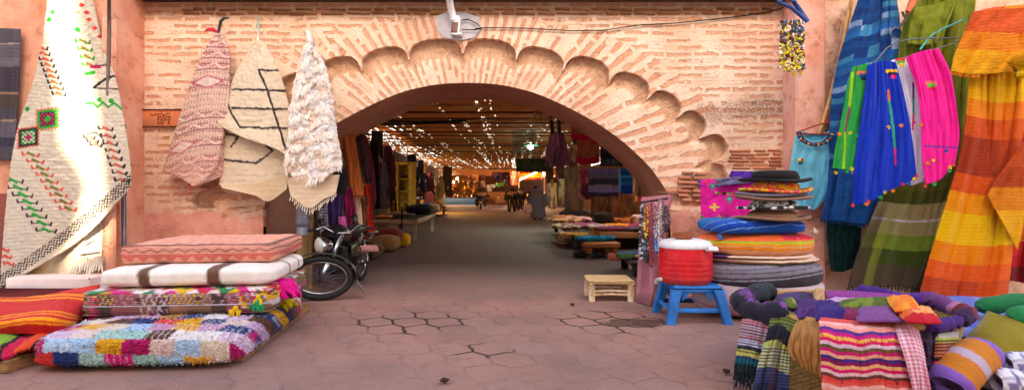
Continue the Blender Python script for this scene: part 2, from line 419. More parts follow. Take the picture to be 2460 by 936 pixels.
# ---- plaster and brick
ACX = -.66                           # middle of the arch
def brickwork(name):
    t = NT(name); P = t.pos(); s = t.sep(P)
    x, z = s[0], s[2]
    w1 = t.noise(P, 2.2, 3); w2 = t.noise(P, 9, 3); w3 = t.noise(P, 30, 4, .65)
    dx = t.math('SUBTRACT', x, ACX); dz = t.math('SUBTRACT', z, 1.62)
    r = t.math('SQRT', t.math('ADD', t.math('MULTIPLY', dx, dx), t.math('MULTIPLY', dz, dz)))
    th = t.math('ARCTAN2', dz, dx)
    def bt(u, v, bw, rh):
        n = t.node('ShaderNodeTexBrick'); n.offset = .41; n.inputs['Scale'].default_value = 1
        n.inputs['Brick Width'].default_value = bw; n.inputs['Row Height'].default_value = rh; n.inputs['Mortar Size'].default_value = rh*.40; n.inputs['Mortar Smooth'].default_value = .75
        n.inputs['Color1'].default_value = (0, 0, 0, 1); n.inputs['Color2'].default_value = (1, 1, 1, 1); n.inputs['Mortar'].default_value = (.5, .5, .5, 1)
        t.put(n.inputs['Vector'], t.comb(u, v, 0)); return n.outputs['Fac'], n.outputs['Color']
    wx = t.math('MULTIPLY', t.math('SUBTRACT', w1, .5), .10); wz = t.math('MULTIPLY', t.math('SUBTRACT', w2, .5), .05)
    jit = t.math('MULTIPLY', t.math('SUBTRACT', w1, .5), .07)
    f1, c1 = bt(t.math('ADD', x, wx), t.math('ADD', t.math('ADD', z, wz), jit), .40, .102)
    f2, c2 = bt(t.math('ADD', r, wx), t.math('ADD', t.math('ADD', t.math('MULTIPLY', th, 2.05), wz), t.math('MULTIPLY', jit, .7)), .56, .112)
    ell = t.math('SQRT', t.math('ADD', t.math('POWER', t.math('DIVIDE', dx, 3.95), 2), t.math('POWER', t.math('DIVIDE', dz, 2.50), 2)))
    ring = t.math('LESS_THAN', t.math('ADD', ell, t.math('MULTIPLY', t.math('SUBTRACT', w2, .5), .22)), 1.0)
    fm = t.node('ShaderNodeMix', data_type='FLOAT'); t.put(fm.inputs[0], ring); t.put(fm.inputs[2], f1); t.put(fm.inputs[3], f2); mort = fm.outputs[0]
    cc = t.mix(ring, c1, c2); sel = t.sep(cc)[0]
    # eaten edges, smeared mortar, whole bricks hidden under plaster
    smear = t.math('ADD', t.math('MULTIPLY', t.math('SUBTRACT', w3, .5), 1.0), t.math('MULTIPLY', t.math('SUBTRACT', w2, .5), 1.1))
    hid = t.math('MULTIPLY', t.step(t.math('ADD', t.math('MULTIPLY', sel, .5), t.noise(P, 1.3, 3)), .78, .98), .75)
    brick = t.math('SUBTRACT', 1, t.step(t.math('ADD', t.math('ADD', mort, smear), hid), .14, .55))
    mcol = t.mix(t.step(w1, .35, .7), [*C(250, 218, 192), 1], [*C(240, 196, 164), 1])
    mcol = t.mix(t.math('MULTIPLY', t.step(t.noise(P, .8, 4), .5, .66), .4), mcol, [*C(252, 224, 200), 1])
    mcol = t.mix(t.math('MULTIPLY', t.step(w3, .5, .72), .35), mcol, [*C(206, 150, 116), 1])
    bcol = t.mix(sel, [*C(238, 180, 146), 1], [*C(226, 156, 120), 1]); bcol = t.mix(t.step(w3, .45, .8), bcol, [*C(178, 108, 80), 1])
    # crevices eaten into the lower edge of bricks
    col = t.mix(brick, mcol, bcol)
    crack = t.math('MULTIPLY', t.math('MULTIPLY', t.step(t.math('ABSOLUTE', t.math('SUBTRACT', t.math('ADD', mort, t.math('MULTIPLY', smear, .5)), .42)), .12, .03), t.step(t.noise(P, 3.1, 4), .48, .62)), .85)
    col = t.mix(crack, col, [*C(112, 70, 52), 1])
    # top course tinted brown for eaves shade and earthy stone; grime: a stained belt on the right shoulder, weathered feet
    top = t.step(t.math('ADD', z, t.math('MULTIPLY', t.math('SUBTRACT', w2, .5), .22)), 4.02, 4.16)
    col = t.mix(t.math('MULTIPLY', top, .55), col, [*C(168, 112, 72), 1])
    bx = t.math('SUBTRACT', x, 3.55); bz = t.math('SUBTRACT', z, 2.72)
    belt = t.math('MULTIPLY', t.math('SUBTRACT', 1, t.step(t.math('ADD', t.math('ABSOLUTE', t.math('SUBTRACT', bz, t.math('MULTIPLY', bx, .12))), t.math('MULTIPLY', t.math('SUBTRACT', w2, .5), .35)), .05, .22)), t.math('SUBTRACT', 1, t.step(t.math('ABSOLUTE', bx), .7, 1.1)))
    col = t.mix(t.math('MULTIPLY', belt, t.math('ADD', .25, t.math('MULTIPLY', t.step(w3, .4, .6), .45))), col, [*C(128, 92, 76), 1])
    # pink render at the foot of the wall
    foot = t.math('SUBTRACT', 1, t.step(t.math('ADD', z, t.math('MULTIPLY', t.math('SUBTRACT', t.noise(P, 2.5, 4), .5), .5)), 1.16, 1.30))
    left = t.math('LESS_THAN', x, -3.0); lowr = t.math('GREATER_THAN', x, 2.2)
    pk = t.mix(t.step(t.noise(P, 3, 5, .65), .42, .66), [*C(242, 170, 150), 1], [*C(226, 146, 124), 1])
    pk = t.mix(t.math('MULTIPLY', t.step(t.noise(P, 5.5, 4), .6, .72), .6), pk, [*C(170, 120, 84), 1])
    pk = t.mix(t.math('MULTIPLY', t.math('GREATER_THAN', t.noise(P, 6.7, 2), .70), .8), pk, [*C(246, 206, 190), 1])
    col = t.mix(foot, col, pk)
    lob = t.attr('lobe', 'Fac')
    lc = t.mix(t.step(t.noise(P, 4, 5, .65), .35, .7), [*C(230, 186, 152), 1], [*C(196, 148, 114), 1])
    lc = t.mix(t.math('MULTIPLY', t.step(w3, .55, .7), .5), lc, [*C(122, 84, 62), 1])
    col = t.mix(t.step(t.math('ADD', lob, t.math('MULTIPLY', t.math('SUBTRACT', w2, .5), .6)), .35, .62), col, lc)
    bumpd = t.math('MULTIPLY', brick, t.math('SUBTRACT', 1, foot))
    col = t.mix(t.math('MULTIPLY', t.step(t.noise(P, .7, 6, .7), .5, .68), .30), col, [*C(176, 122, 92), 1]); col = t.mix(t.math('MULTIPLY', t.step(t.noise(P, 4.3, 5, .75), .58, .7), .35), col, [*C(150, 104, 82), 1])
    h = t.math('ADD', t.math('ADD', t.math('MULTIPLY', bumpd, -1.0), t.math('MULTIPLY', crack, -1.2)), t.math('ADD', t.math('MULTIPLY', w3, .9), t.math('MULTIPLY', w2, .8)))
    t.bump(h, .6, .03)
    return t.fin(col, .9, 0, .15)
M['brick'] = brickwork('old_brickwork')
def plaster(name, c1, c2, c3, sc=1.5, bs=.5):
    t = NT(name); P = t.pos(); n = t.noise(P, sc, 5, .62); n2 = t.noise(P, 6, 5, .7); n3 = t.noise(P, 28, 4)
    col = t.mix(t.step(n, .36, .64), [*c1, 1], [*c2, 1]); col = t.mix(t.math('MULTIPLY', t.step(n2, .54, .7), .65), col, [*c3, 1])
    vo = t.node('ShaderNodeTexVoronoi', feature='DISTANCE_TO_EDGE'); t.put(vo.inputs['Vector'], t.vadd(P, t.scale(t.comb(n2, n3, n2), (.5, .5, .5)))); vo.inputs['Scale'].default_value = 1.7
    ck = t.math('MULTIPLY', t.step(vo.outputs[0], .022, .006), t.step(n, .5, .6)); col = t.mix(t.math('MULTIPLY', ck, .7), col, [*(np.array(c3)*.45), 1])
    nail = t.math('GREATER_THAN', t.noise(P, 19, 1), .80); col = t.mix(t.math('MULTIPLY', nail, .6), col, [*(np.array(c3)*.35), 1])
    t.bump(t.math('SUBTRACT', t.math('ADD', n2, t.math('MULTIPLY', n3, .6)), ck), bs, .02); return t.fin(col, .88, 0, .2)
M['pink_render'] = plaster('salmon_render', C(234, 168, 138), C(220, 144, 112), C(190, 122, 90))
M['pale_pink_render'] = plaster('pale_pink_render', C(240, 184, 164), C(228, 152, 128), C(196, 124, 98))
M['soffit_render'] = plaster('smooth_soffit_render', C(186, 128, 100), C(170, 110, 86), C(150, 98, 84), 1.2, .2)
M['stone_wall'] = plaster('rubble_and_render', C(236, 196, 170), C(206, 150, 118), C(132, 96, 70), 2.2, .9)
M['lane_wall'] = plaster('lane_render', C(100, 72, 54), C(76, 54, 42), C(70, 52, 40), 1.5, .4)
M['earth'] = plaster('earth_render', C(170, 120, 85), C(150, 100, 70), C(110, 80, 60))

YF = 8.50; YI = 8.59; YB = 10.15
def fx(px, Y=YF): return (px-CX)*Y/F
def fz(py, Y=YF): return EYE-(py-CY)*Y/F
# opening: right half traced, mirrored about the middle
oc = [(0, 200), (55, 202), (107, 210), (177, 230), (277, 277), (357, 328), (427, 390), (460, 432), (478, 462), (484, 490), (484, 540), (484, 620), (484, 708)]
half, _ = resample([(p[0], p[1]) for p in oc], 120, 0)
hx = half[:, 0]*YI/F; hz = EYE-(half[:, 1]-CY)*YI/F; hz[-1] = 0
OX = np.r_[ACX-hx[::-1], ACX+hx[1:]]; OZ = np.r_[hz[::-1], hz[1:]]
# scallops: lobes as traced on the right and mirrored
cusps = [(1112, 128), (1240, 142), (1353, 170), (1462, 202), (1557, 238), (1628, 284), (1684, 332), (1716, 392), (1722, 455), (1716, 500)]
tops = [(1180, 93), (1308, 115), (1428, 140), (1527, 178), (1610, 222), (1685, 276), (1738, 327), (1742, 392), (1764, 452)]
MX = 1112.0
def lobe(a, b, top):
    a, b, top = np.array(a, float), np.array(b, float), np.array(top, float)
    m = (a+b)/2; d = b-a; L = np.linalg.norm(d); d /= L; n = np.array([d[1], -d[0]])
    hgt = max(28.0, np.dot(top-m, n))
    t_ = np.linspace(PI, 0, 22); w = L*.5
    return [m+d*np.sign(math.cos(q))*abs(math.cos(q))**.8*w*.98+n*hgt*abs(math.sin(q))**.72 for q in t_]
SR = []
for k in range(len(tops)): SR += lobe(cusps[k], cusps[k+1], tops[k])
SR = np.array(SR); SL = SR[::-1].copy(); SL[:, 0] = 2*MX-SL[:, 0]-2
S = np.vstack([SL, SR])
sx_ = fx(S[:, 0]); sz_ = fz(S[:, 1])
XL, XR, ZT = -5.36, 3.95, 4.9
def ray_to_rect(x, z):
    cx, cz = ACX, 1.0; dx, dz = x-cx, z-cz
    k = np.minimum(np.where(dx > 0, (XR-cx)/np.maximum(dx, 1e-6), (XL-cx)/np.minimum(dx, -1e-6)), np.where(dz > 0, (ZT-cz)/np.maximum(dz, 1e-6), 1e9))
    return cx+dx*k, cz+dz*k
# dense curve: jamb foot - jamb - scallops - jamb - jamb foot
jl, jr = OX[0], OX[-1]
zA = sz_[0]; zB = sz_[-1]
cur = [(jl, 0), (jl, .4), (jl, .8), (jl, zA-.02), ((jl+sx_[0])/2, zA-.01)]+list(zip(sx_, sz_))+[((jr+sx_[-1])/2, zB-.01), (jr, zB-.02), (jr, .8), (jr, .4), (jr, 0)]
cur = np.array(cur)
# front face: one outline polygon; behind its scalloped edge a rounded reveal
# drop neighbours that double back at the cusps so the outline never crosses itself
keep = [0]
for i in range(1, len(cur)):
    if np.hypot(*(cur[i]-cur[keep[-1]])) > .012: keep.append(i)
cur = cur[keep]
outl = np.array([(XR, 0), (XR, ZT), (XL, ZT), (XL, 0)])
dn = np.gradient(cur, axis=0); nn_ = np.stack([-dn[:, 1], dn[:, 0]], 1); nn_ /= np.linalg.norm(nn_, axis=1)[:, None]+1e-9
b = MB(); F0 = np.vstack([cur, outl]); V = np.stack([F0[:, 0], np.full(len(F0), YF), F0[:, 1]], 1)
b.add(V, [tuple(range(len(F0)))], np.zeros(V.shape))
Gr = np.zeros((len(cur), 4, 3)); Gr[..., 0] = cur[:, None, 0]; Gr[..., 2] = cur[:, None, 1]; Gr[:, :, 1] = [YF, YF+.02, YF+.08, YI+.02]
b.grid(Gr, np.zeros(Gr.shape))
facade = thing('archway_wall', 'old brick archway wall with scalloped moulding round a wide open arch', 'wall', (ACX, 9.2, 0))
# inner band, lower jambs, soffit and back
n = len(OX)
def at_curve(x, z):          # matching point of the scallop curve for each opening point, by angle round the arch middle
    a_s = np.unwrap(np.arctan2(cur[:, 1]-1.0, cur[:, 0]-ACX)[::-1])[::-1]
    a_o = np.arctan2(z-1.0, x-ACX); a_o = np.where(a_o < -PI/2, a_o+2*PI, a_o)
    return a_o
ang_o = np.arctan2(OZ-.9, OX-ACX); ang_o = np.where(ang_o < -PI/2, ang_o+2*PI, ang_o)
up = OZ > fz(500)-.02
io = np.where(up)[0]
ox, oz = OX[io], OZ[io]
a_c = np.arctan2(sz_-.9, sx_-ACX)
so = np.argsort(-a_c)
ao = np.linspace(a_c.max()+.02, a_c.min()-.02, 420)
order = np.argsort(ang_o[io])
rO = np.interp(ao, ang_o[io][order], np.hypot(ox-ACX, oz-.9)[order])
asort = np.argsort(a_c); rS = np.interp(ao, a_c[asort], np.hypot(sx_-ACX, sz_-.9)[asort])
ss = np.linspace(0, 1, 26)
R_ = rO[:, None]+(rS-rO+.06)[:, None]*ss
B = np.zeros(R_.shape+(3,)); B[..., 0] = ACX+R_*np.cos(ao)[:, None]; B[..., 2] = .9+R_*np.sin(ao)[:, None]
dep = (rS-rO)[:, None]*(1-ss)
lobe_at = sstep(.42, .18, dep)*sstep(.10, .3, ss[None, :]*(rS-rO)[:, None])
B[..., 1] = YI-.03+.06*lobe_at+.012*(fbm(B[..., 0]*6, B[..., 2]*6, 4)-.5)
b2 = MB(); b2.grid(B, np.repeat(lobe_at[..., None], 3, -1))
def build_with_lobe(mb, name, mat, parent):
    o = mb.build(name, mat, parent, smooth=True, sangle=40)
    vals = np.concatenate(mb.c)[:, 0].astype(np.float32)
    at = o.data.attributes.new('lobe', 'FLOAT', 'POINT'); at.data.foreach_set('value', vals)
    return o
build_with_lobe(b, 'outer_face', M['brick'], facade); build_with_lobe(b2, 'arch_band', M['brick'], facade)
b = MB(); ys = np.r_[YI-.03, np.linspace(YI, YB, 8)]
Gs = np.zeros((n, len(ys), 3)); Gs[..., 0] = OX[:, None]; Gs[..., 2] = OZ[:, None]; Gs[..., 1] = ys
jam = (OZ < fz(500)+.02); Gs[jam, 0, 1] = YF
Gs[..., 1] += 0; Gs[..., 2] += .012*(fbm(Gs[..., 0]*2, Gs[..., 1]*2, 6)-.5)*(OZ > .3)[:, None]
b.grid(Gs)
# back face
rbx, rbz = ray_to_rect(OX, OZ); lw = OZ < 1.0
rbx = np.where(lw & (OX < ACX), XL, np.where(lw & (OX > ACX), XR+1.5, rbx)); rbz = np.where(lw, OZ, rbz)
Gb = np.zeros((n, 6, 3)); q = np.linspace(0, 1, 6); Gb[..., 0] = OX[:, None]+(rbx-OX)[:, None]*q; Gb[..., 2] = OZ[:, None]+(rbz-OZ)[:, None]*q; Gb[..., 1] = YB
b.grid(Gb)
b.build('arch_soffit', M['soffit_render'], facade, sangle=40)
b = MB(); b.box(((XL+XR)/2, (YF+YB)/2+.05, ZT+.15), (XR-XL, YB-YF, .3)); b.build('parapet', M['earth'], facade)
# eaves board over the whole front
b = MB(); b.box((-.6, 8.36, 4.37), (9.5, .26, .2), bev=.02); 
o = b.build('eaves_board', M['dark_wood']); tag(o, 'dark timber eaves board running along the top of the brick archway wall', 'eaves board')
# small corbel brick ledge at the right springing
b = MB(); b.box((2.33, 8.72, fz(462)), (.16, .5, .05)); b.build('springing_ledge', M['soffit_render'], facade)
# left block with its return, right pilaster and wall
b = MB(); b.box((-8.4, 8.9, 2.7), (6.08, 2.4, 5.4), bev=.05)
lw_ = b.build('salmon_wall', M['pink_render'], smooth=False); tag(lw_, 'salmon rendered wall block standing forward at the left of the archway', 'wall')
b = MB(); b.box((-5.30, 7.66, 1.9), (.16, .09, 3.8), bev=.02); tag(b.build('door_jamb', M['pink_render']), 'narrow salmon door post at the right edge of the hanging white rug', 'door post')
b = MB(); b.box((4.16, 9.1, 2.7), (.42, 2.0, 5.4), bev=.03)
pil = b.build('corner_pier', M['pale_pink_render'], smooth=False); tag(pil, 'pale pink rendered pier closing the brick wall on the right', 'pier')
b = MB(); b.box((8.2, 9.3, 2.7), (7.66, 2.0, 5.4), bev=.03)
rw = b.build('rubble_wall', M['stone_wall'], smooth=False); tag(rw, 'whitewashed rubble wall behind the hanging blue and orange blankets', 'wall')
# broken brick courses on the right of the arch and a worn lobe at the left foot
def courses(name, x0, x1, z0, z1, nrow, lab, col1, col2, y=YF):
    b = MB(); rnd = random.Random(int(x0*100))
    dzr = (z1-z0)/nrow
    for i in range(nrow):
        x = x0+rnd.uniform(0, .12)
        while x < x1-.08:
            w = min(rnd.uniform(.14, .36), x1-x); h = dzr*rnd.uniform(.55, .8); d = rnd.uniform(.006, .03)
            cc = col1+(col2-col1)*rnd.random(); b.box((x+w/2, y-d/2+.02, z0+(i+.5)*dzr+rnd.uniform(-.008, .008)), (w-.012, d+.04, h), ry=rnd.uniform(-.03, .03), col=cc, bev=h*.22)
            x += w+rnd.uniform(.0, .05)
    b.build('worn_courses', M['matte_paint'], facade)
courses('r', 3.12, 3.93, 1.84, 2.14, 6, '', C(214, 136, 100), C(170, 106, 78))
courses('r2', 2.38, 2.9, 1.36, 1.82, 7, '', C(214, 140, 108), C(170, 110, 84))
0 and courses('l', -4.6, -3.72, 1.28, 1.5, 4, '', C(210, 150, 104), C(170, 116, 78))
courses('t', -4.9, 3.8, 4.08, 4.2, 2, '', C(206, 146, 100), C(160, 106, 70))
# pipes
b = MB(); b.tube([W(262, -30, 7.6), W(262, 80, 7.6), W(259, 240, 7.6)], .022, 10)
tag(b.build('rusty_pipe', plain('dull_pipe', C(112, 92, 84), .5, .5, .4)), 'thin dull pipe running down beside the top of the hanging white rug', 'pipe')
b = MB(); b.tube([W(297, 300, 7.9), W(297, 450, 7.9), W(298, 590, 7.9)], .03, 12); b.lathe([(.036, 0), (.04, .03), (.036, .06)], W(297, 470, 7.9), 12)
tag(b.build('steel_pipe', M['grey_steel']), 'grey steel pipe standing in the corner above the salmon pouf', 'pipe')
b = MB(); z0 = 0; p0 = W(727, 700, 8.42); 
b.tube([(p0[0], p0[1], z) for z in (.0, .5, .9)], .085, 16, C(176, 146, 92)); b.tube([(p0[0], p0[1], z) for z in (.9, 1.2, 1.6, 1.9)], .083, 16, C(122, 122, 136))
b.lathe([(.085, 0), (.1, .01), (.1, .09), (.085, .1)], (p0[0], p0[1], 1.02), 16, col=C(110, 108, 118))
tag(b.build('drainpipe', M['enamel']), 'fat grey drainpipe with ochre lower end beside the motorbike wheel', 'drainpipe')
b = MB(); b.tube([W(745, 700, 8.7), W(748, 480, 8.75)], .035, 8); tag(b.build('timber_batten', M['raw_wood']), 'upright timber batten between the drainpipe and the hanging scarves', 'batten')
# plaque
pl = thing('wall_plaque', 'orange terracotta plaque with Arabic script and SOUK TAPIS lettering on brick wall', 'plaque', W(378, 305, 8.46))
b = MB(); c0 = W(385, 284, 8.47); b.box(c0, (.62, .03, .235), col=C(214, 112, 66), bev=.004); b.build('plate', painted('terracotta', .6, 0, .3), pl)
b = MB()
for (x, z, w, h) in ((0, .122, .66, .014), (0, -.122, .66, .014), (-.325, 0, .018, .25), (.325, 0, .018, .25)): b.box(c0+np.array([x, -.008, z]), (w, .04, h), col=C(92, 48, 30), bev=.003)
b.build('rim', M['matte_paint'], pl)
def text(body, size, c, parent, mat, name='lettering', ext=.002):
    cu = bpy.data.curves.new(name, 'FONT'); cu.body = body; cu.size = size; cu.extrude = ext; cu.align_x = 'LEFT'; cu.space_character = 1.15
    o = bpy.data.objects.new(name+'_tmp', cu); COL.objects.link(o)
    dg = bpy.context.evaluated_depsgraph_get(); me = bpy.data.meshes.new_from_object(o.evaluated_get(dg)); bpy.data.objects.remove(o)
    V = np.zeros(len(me.vertices)*3); me.vertices.foreach_get('co', V); V = V.reshape(-1, 3)
    b = MB(); b.add(np.stack([V[:, 0]*1.35, -V[:, 2], V[:, 1]], 1)+np.array(c), [tuple(p.vertices) for p in me.polygons])
    return b.build(name, mat, parent, smooth=False)
ink = plain('worn_ink', C(84, 40, 26), .8, 0, .3)
for tx, dzv, dxv in (('SOUK', .0, -.03), ('TAPIS', -.045, -.04), ('DE  R', -.09, -.03)): text(tx, .052, c0+np.array([dxv, -.019, dzv]), pl, ink)
b = MB(); q = [(-.13, .05), (-.11, .035), (-.07, .035), (-.03, .055), (0, .045), (.03, .06), (.05, .04), (.08, .04), (.12, .062), (.14, .05), (.15, .07)]
b.tube([c0+np.array([x, -.018, z+.01]) for x, z in resample([(p[0]*100, p[1]*100) for p in q], 40, 0)[0][:, :2]/100], .0042, 5)
for x, z in ((-.06, .082), (.02, .088), (.035, .088), (.1, .03)): b.ball(c0+np.array([x, -.018, z]), .006, 6)
b.build('script', ink, pl)
# lamp bracket over the arch
lb = thing('lamp_bracket', 'white tube lamp bracket on pale grey patch above the arch crown', 'lamp', W(1100, 100, 8.4))
b = MB(); ph = [W(x, y, 8.475) for x, y in ((1047, 40), (1075, 28), (1120, 30), (1150, 42), (1158, 66), (1140, 90), (1105, 98), (1066, 90), (1048, 66))]
V = np.array(ph+[p+np.array([0, .04, 0]) for p in ph]); k = len(ph)
b.add(V, [tuple(range(k))]+[(i, (i+1) % k, (i+1) % k+k, i+k) for i in range(k)]); b.build('backing_patch', plain('blue_grey_cement', C(206, 200, 204), .8, 0, .2), lb, smooth=False)
b = MB(); b.tube([W(1074, -40, 8.15), W(1083, 20, 8.3), W(1090, 46, 8.38)], .05, 14); b.build('tube', plain('white_metal', C(226, 222, 222), .4, 0, .1), lb)
b = MB(); b.box(W(1095, 60, 8.40), (.13, .1, .26), ry=.12, bev=.02); b.box(W(1098, 84, 8.40), (.15, .12, .03)); b.build('lamp_box', M['white_metal'], lb)
b = MB(); b.box(W(1092, 66, 8.345), (.09, .02, .15), ry=.12, bev=.004); b.build('opening', plain('rusty_inside', C(140, 100, 84), .7, .2, .5), lb)
b = MB()
b.tube([W(x, y, 8.44) for x, y in ((1100, 50), (1125, 47), (1148, 58), (1157, 70), (1140, 72), (1110, 72))], .008, 6)
b.build('loop_cable', M['dark_iron'], lb)
b = MB(); b.tube([W(x, y, 8.47) for x, y in ((1140, 70), (1160, 67), (1260, 68), (1370, 74), (1450, 73), (1540, 60), (1620, 56), (1700, 48), (1790, 38), (1850, 28), (1885, 18))], .0075, 6)
tag(b.build('wall_cable', M['dark_iron']), 'thin dark cable strung across the brick wall right of the lamp bracket', 'cable')
# ================================================================== LEFT SIDE
CREAM = C(232, 214, 190)
def hooks(base, px, py, p0, p1, n, bar, hook, wid=9, hw=17, slant=.5):
    p0, p1 = np.array(p0, float), np.array(p1, float); d = (p1-p0)/n; L = np.linalg.norm(d)
    for i in range(n):
        c = p0+d*(i+.5); dirx = np.array([1, slant]); nn = np.array([1, -.25])
        for sgn in (-1, 1):
            e = c+sgn*np.array([hw, 2+4*sgn])
            base = line(base, px, py, [c, e], 1.6, hook, .6); base = line(base, px, py, [e, e+np.array([sgn*2, -6])], 2.6, hook, .6)
        base = line(base, px, py, [c-dirx*wid*.8, c+dirx*wid*.8], 3.4, bar, .6)
    return base
def big_rug(U, V, px, py):
    b = np.broadcast_to(CREAM, px.shape+(3,)).copy()
    b *= (.93+.14*fbm(px/3, py/2.2, 1))[..., None]
    BLK, GRN, RED, ORG, OLV, MAG = C(44, 36, 40), C(20, 170, 62), C(238, 80, 62), C(232, 104, 58), C(140, 124, 52), C(200, 24, 90)
    b = hooks(b, px, py, (98, 108), (146, 232), 9, ORG, BLK, 7, 14)
    b = hooks(b, px, py, (70, 362), (170, 508), 9, OLV, RED, 8, 18)
    b = hooks(b, px, py, (28, 425), (118, 560), 8, GRN, BLK, 11, 22)
    b = hooks(b, px, py, (252, 300), (296, 440), 8, C(226, 104, 84), BLK, 6, 15)
    b = hooks(b, px, py, (196, 90), (218, 165), 4, OLV, GRN, 8, 15)
    for cx, cy, s in ((116, 286, 27), (70, 330, 26)):
        dx = (px-cx); dy = (py-cy)+.14*dx; r = np.maximum(np.abs(dx), np.abs(dy)*1.08); z = 2.4*np.sign(np.sin((dx+dy)*.75))
        chk = (np.sin(dx*.62)*np.sin(dy*.62) > 0)
        b = over(b, (r < s+z*.6)*1., ORG if s == 27 else C(236, 96, 60)); b = over(b, (r < s-3+z*.4)*1., GRN if s == 27 else BLK)
        b = over(b, (r < s-9+z*.4)*1., BLK if s == 27 else GRN*.7); b = over(b, ((r < s-11) & chk)*1., MAG if s == 27 else CREAM); b = over(b, ((np.abs(dx)+np.abs(dy) < 9))*1., GRN if s == 27 else MAG)
    for x, y in ((196, 13), (207, 31), (214, 48), (228, 68), (241, 88)): b = over(b, (np.abs(px-x)+np.abs(py-y)*1.6 < 9)*1., RED)
    b = line(b, px, py, [(206, 250), (225, 247), (236, 258), (248, 246), (262, 258), (276, 248), (292, 262), (308, 254)], 2.6, GRN)
    for x, y in ((240, 240), (268, 243), (50, 254), (68, 262), (128, 30), (120, 48), (186, 72)): b = over(b, (np.hypot(px-x, py-y) < 6)*1., GRN)
    b = over(b, ((np.abs(px-231) < 13) & (np.abs(py-161) < 4))*1., MAG); b = line(b, px, py, [(244, 158), (262, 156), (278, 160)], 1.8, BLK)
    b = line(b, px, py, [(206, 178), (226, 174)], 4, GRN); b = line(b, px, py, [(228, 210), (252, 192), (278, 182)], 3, BLK); b = line(b, px, py, [(226, 212), (256, 214), (284, 214)], 1.6, BLK)
    b = line(b, px, py, [(210, 322), (232, 318), (250, 336)], 1.5, BLK); b = hooks(b, px, py, (212, 324), (236, 352), 3, C(232, 130, 110), BLK, 5, 12)
    b = hooks(b, px, py, (8, 590), (26, 640), 3, RED, RED, 5, 10)
    # checked border
    x0, y0, x1, y1 = 314., 430., 20., 662.
    L = math.hypot(x1-x0, y1-y0); ux, uy = (x1-x0)/L, (y1-y0)/L
    a = (px-x0)*ux+(py-y0)*uy; d = (px-x0)*-uy+(py-y0)*ux
    wv = d+18*np.sin(np.clip(a, 0, L)/L*PI)*.5
    chk = (np.sin(a*.72)*np.sin(wv*.72+.5*np.sign(np.sin(a*.36))) > .0)
    b = over(b, ((np.abs(wv) < 12) & chk)*1., C(58, 50, 48))
    return b
def rug_fold(U, V, px, py):
    return -.10*np.sin(U*PI)*(.3+.7*V)+.03*np.sin(U*9+V*3)-.02*np.sin(V*8+U*2)+.04*sstep(.75, 1, U)
rug = cloth('hanging_rug', [[(118, -20), (104, 90), (80, 200), (46, 300), (27, 400), (14, 520), (6, 620), (2, 690)],
                            [(150, -20), (150, 100), (140, 200), (125, 300), (118, 400), (112, 500), (108, 570), (104, 632)],
                            [(185, -20), (200, 100), (205, 200), (208, 300), (215, 380), (222, 440), (218, 500), (212, 560)],
                            [(218, -20), (246, 100), (277, 190), (296, 280), (309, 360), (314, 400), (316, 430), (310, 452)]],
            big_rug, Y=7.58, step=2.0, fold=rug_fold, mat='wool', thick=.022, ragged=1.2, rough=.012)
tag(rug, 'tall cream wool rug with bright green, red and black tribal motifs on the salmon wall', 'rug')
def flap_col(U, V, px, py):
    b = np.broadcast_to(C(224, 206, 178), px.shape+(3,)).copy()
    und = sstep(.46, .38, U+(fbm(px/20, py/20, 4)-.5)*.1)*sstep(.25, .5, V)
    b = over(b, und, C(214, 172, 104)); b = line(b, px, py, [(205, 590), (228, 578)], 2, C(60, 50, 46)); b = line(b, px, py, [(195, 612), (240, 606)], 2.4, C(60, 50, 46))
    return b
flap = cloth('folded_corner', [[(14, 660), (12, 700), (14, 716)], [(110, 600), (90, 660), (62, 706)], [(190, 520), (168, 600), (150, 676)], [(244, 450), (246, 560), (244, 622)]],
             flap_col, Y=7.62, step=2.5, fold=lambda U, V, px, py: .03*np.sin(U*14)-.05*V, mat='wool', thick=.02, parent=rug, rough=.01)
E = o_edges[flap.name][:, -1]
strands('fringe', [E[int(i)] for i in np.linspace(0, len(E)-1, 46)], .16, .011, [C(228, 208, 180), C(206, 184, 150)], rug, (0, -.15, -.85), .4)
b = MB(); 
for i in range(14):
    t_ = i/13; p = W(176+70*t_, 618+4*math.sin(i), 7.53); b.tube([p, p+np.array([.005, -.02, -.09]), p+np.array([random.uniform(-.03, .03), -.03, -.17-random.random()*.05])], [.014, .012, .007], 5, C(236, 222, 200))
b.build('corner_fringe', M['cloth'], rug); b = MB()
p = W(20, 690, 7.5); b.tube([p, p+np.array([0, -.01, -.07])], [.03, .035], 8, C(236, 220, 196))
for i in range(6): b.tube([p+np.array([0, 0, -.07]), p+np.array([random.uniform(-.06, .04), -.03, -.17])], [.012, .006], 5, C(230, 212, 186))
b.build('tassel', M['cloth'], rug)
# polystyrene box under the rug
b = MB(); c = W(128, 690, 7.3); b.box((c[0], 7.45, .36), (1.05, .5, .2), bev=.02); b.box((c[0]-.02, 7.45, .23), (1.0, .5, .05), bev=.012)
tag(b.build('foam_slab', plain('foam', C(236, 206, 196), .8, 0, .06)), 'white foam slab lying under the fringe of the big white rug', 'slab')
b = MB(); b.box((-6.0, 7.45, .10), (1.3, .5, .2), bev=.01); tag(b.build('wooden_crate', M['dark_wood']), 'low dark wooden crate under the white foam slab', 'crate')
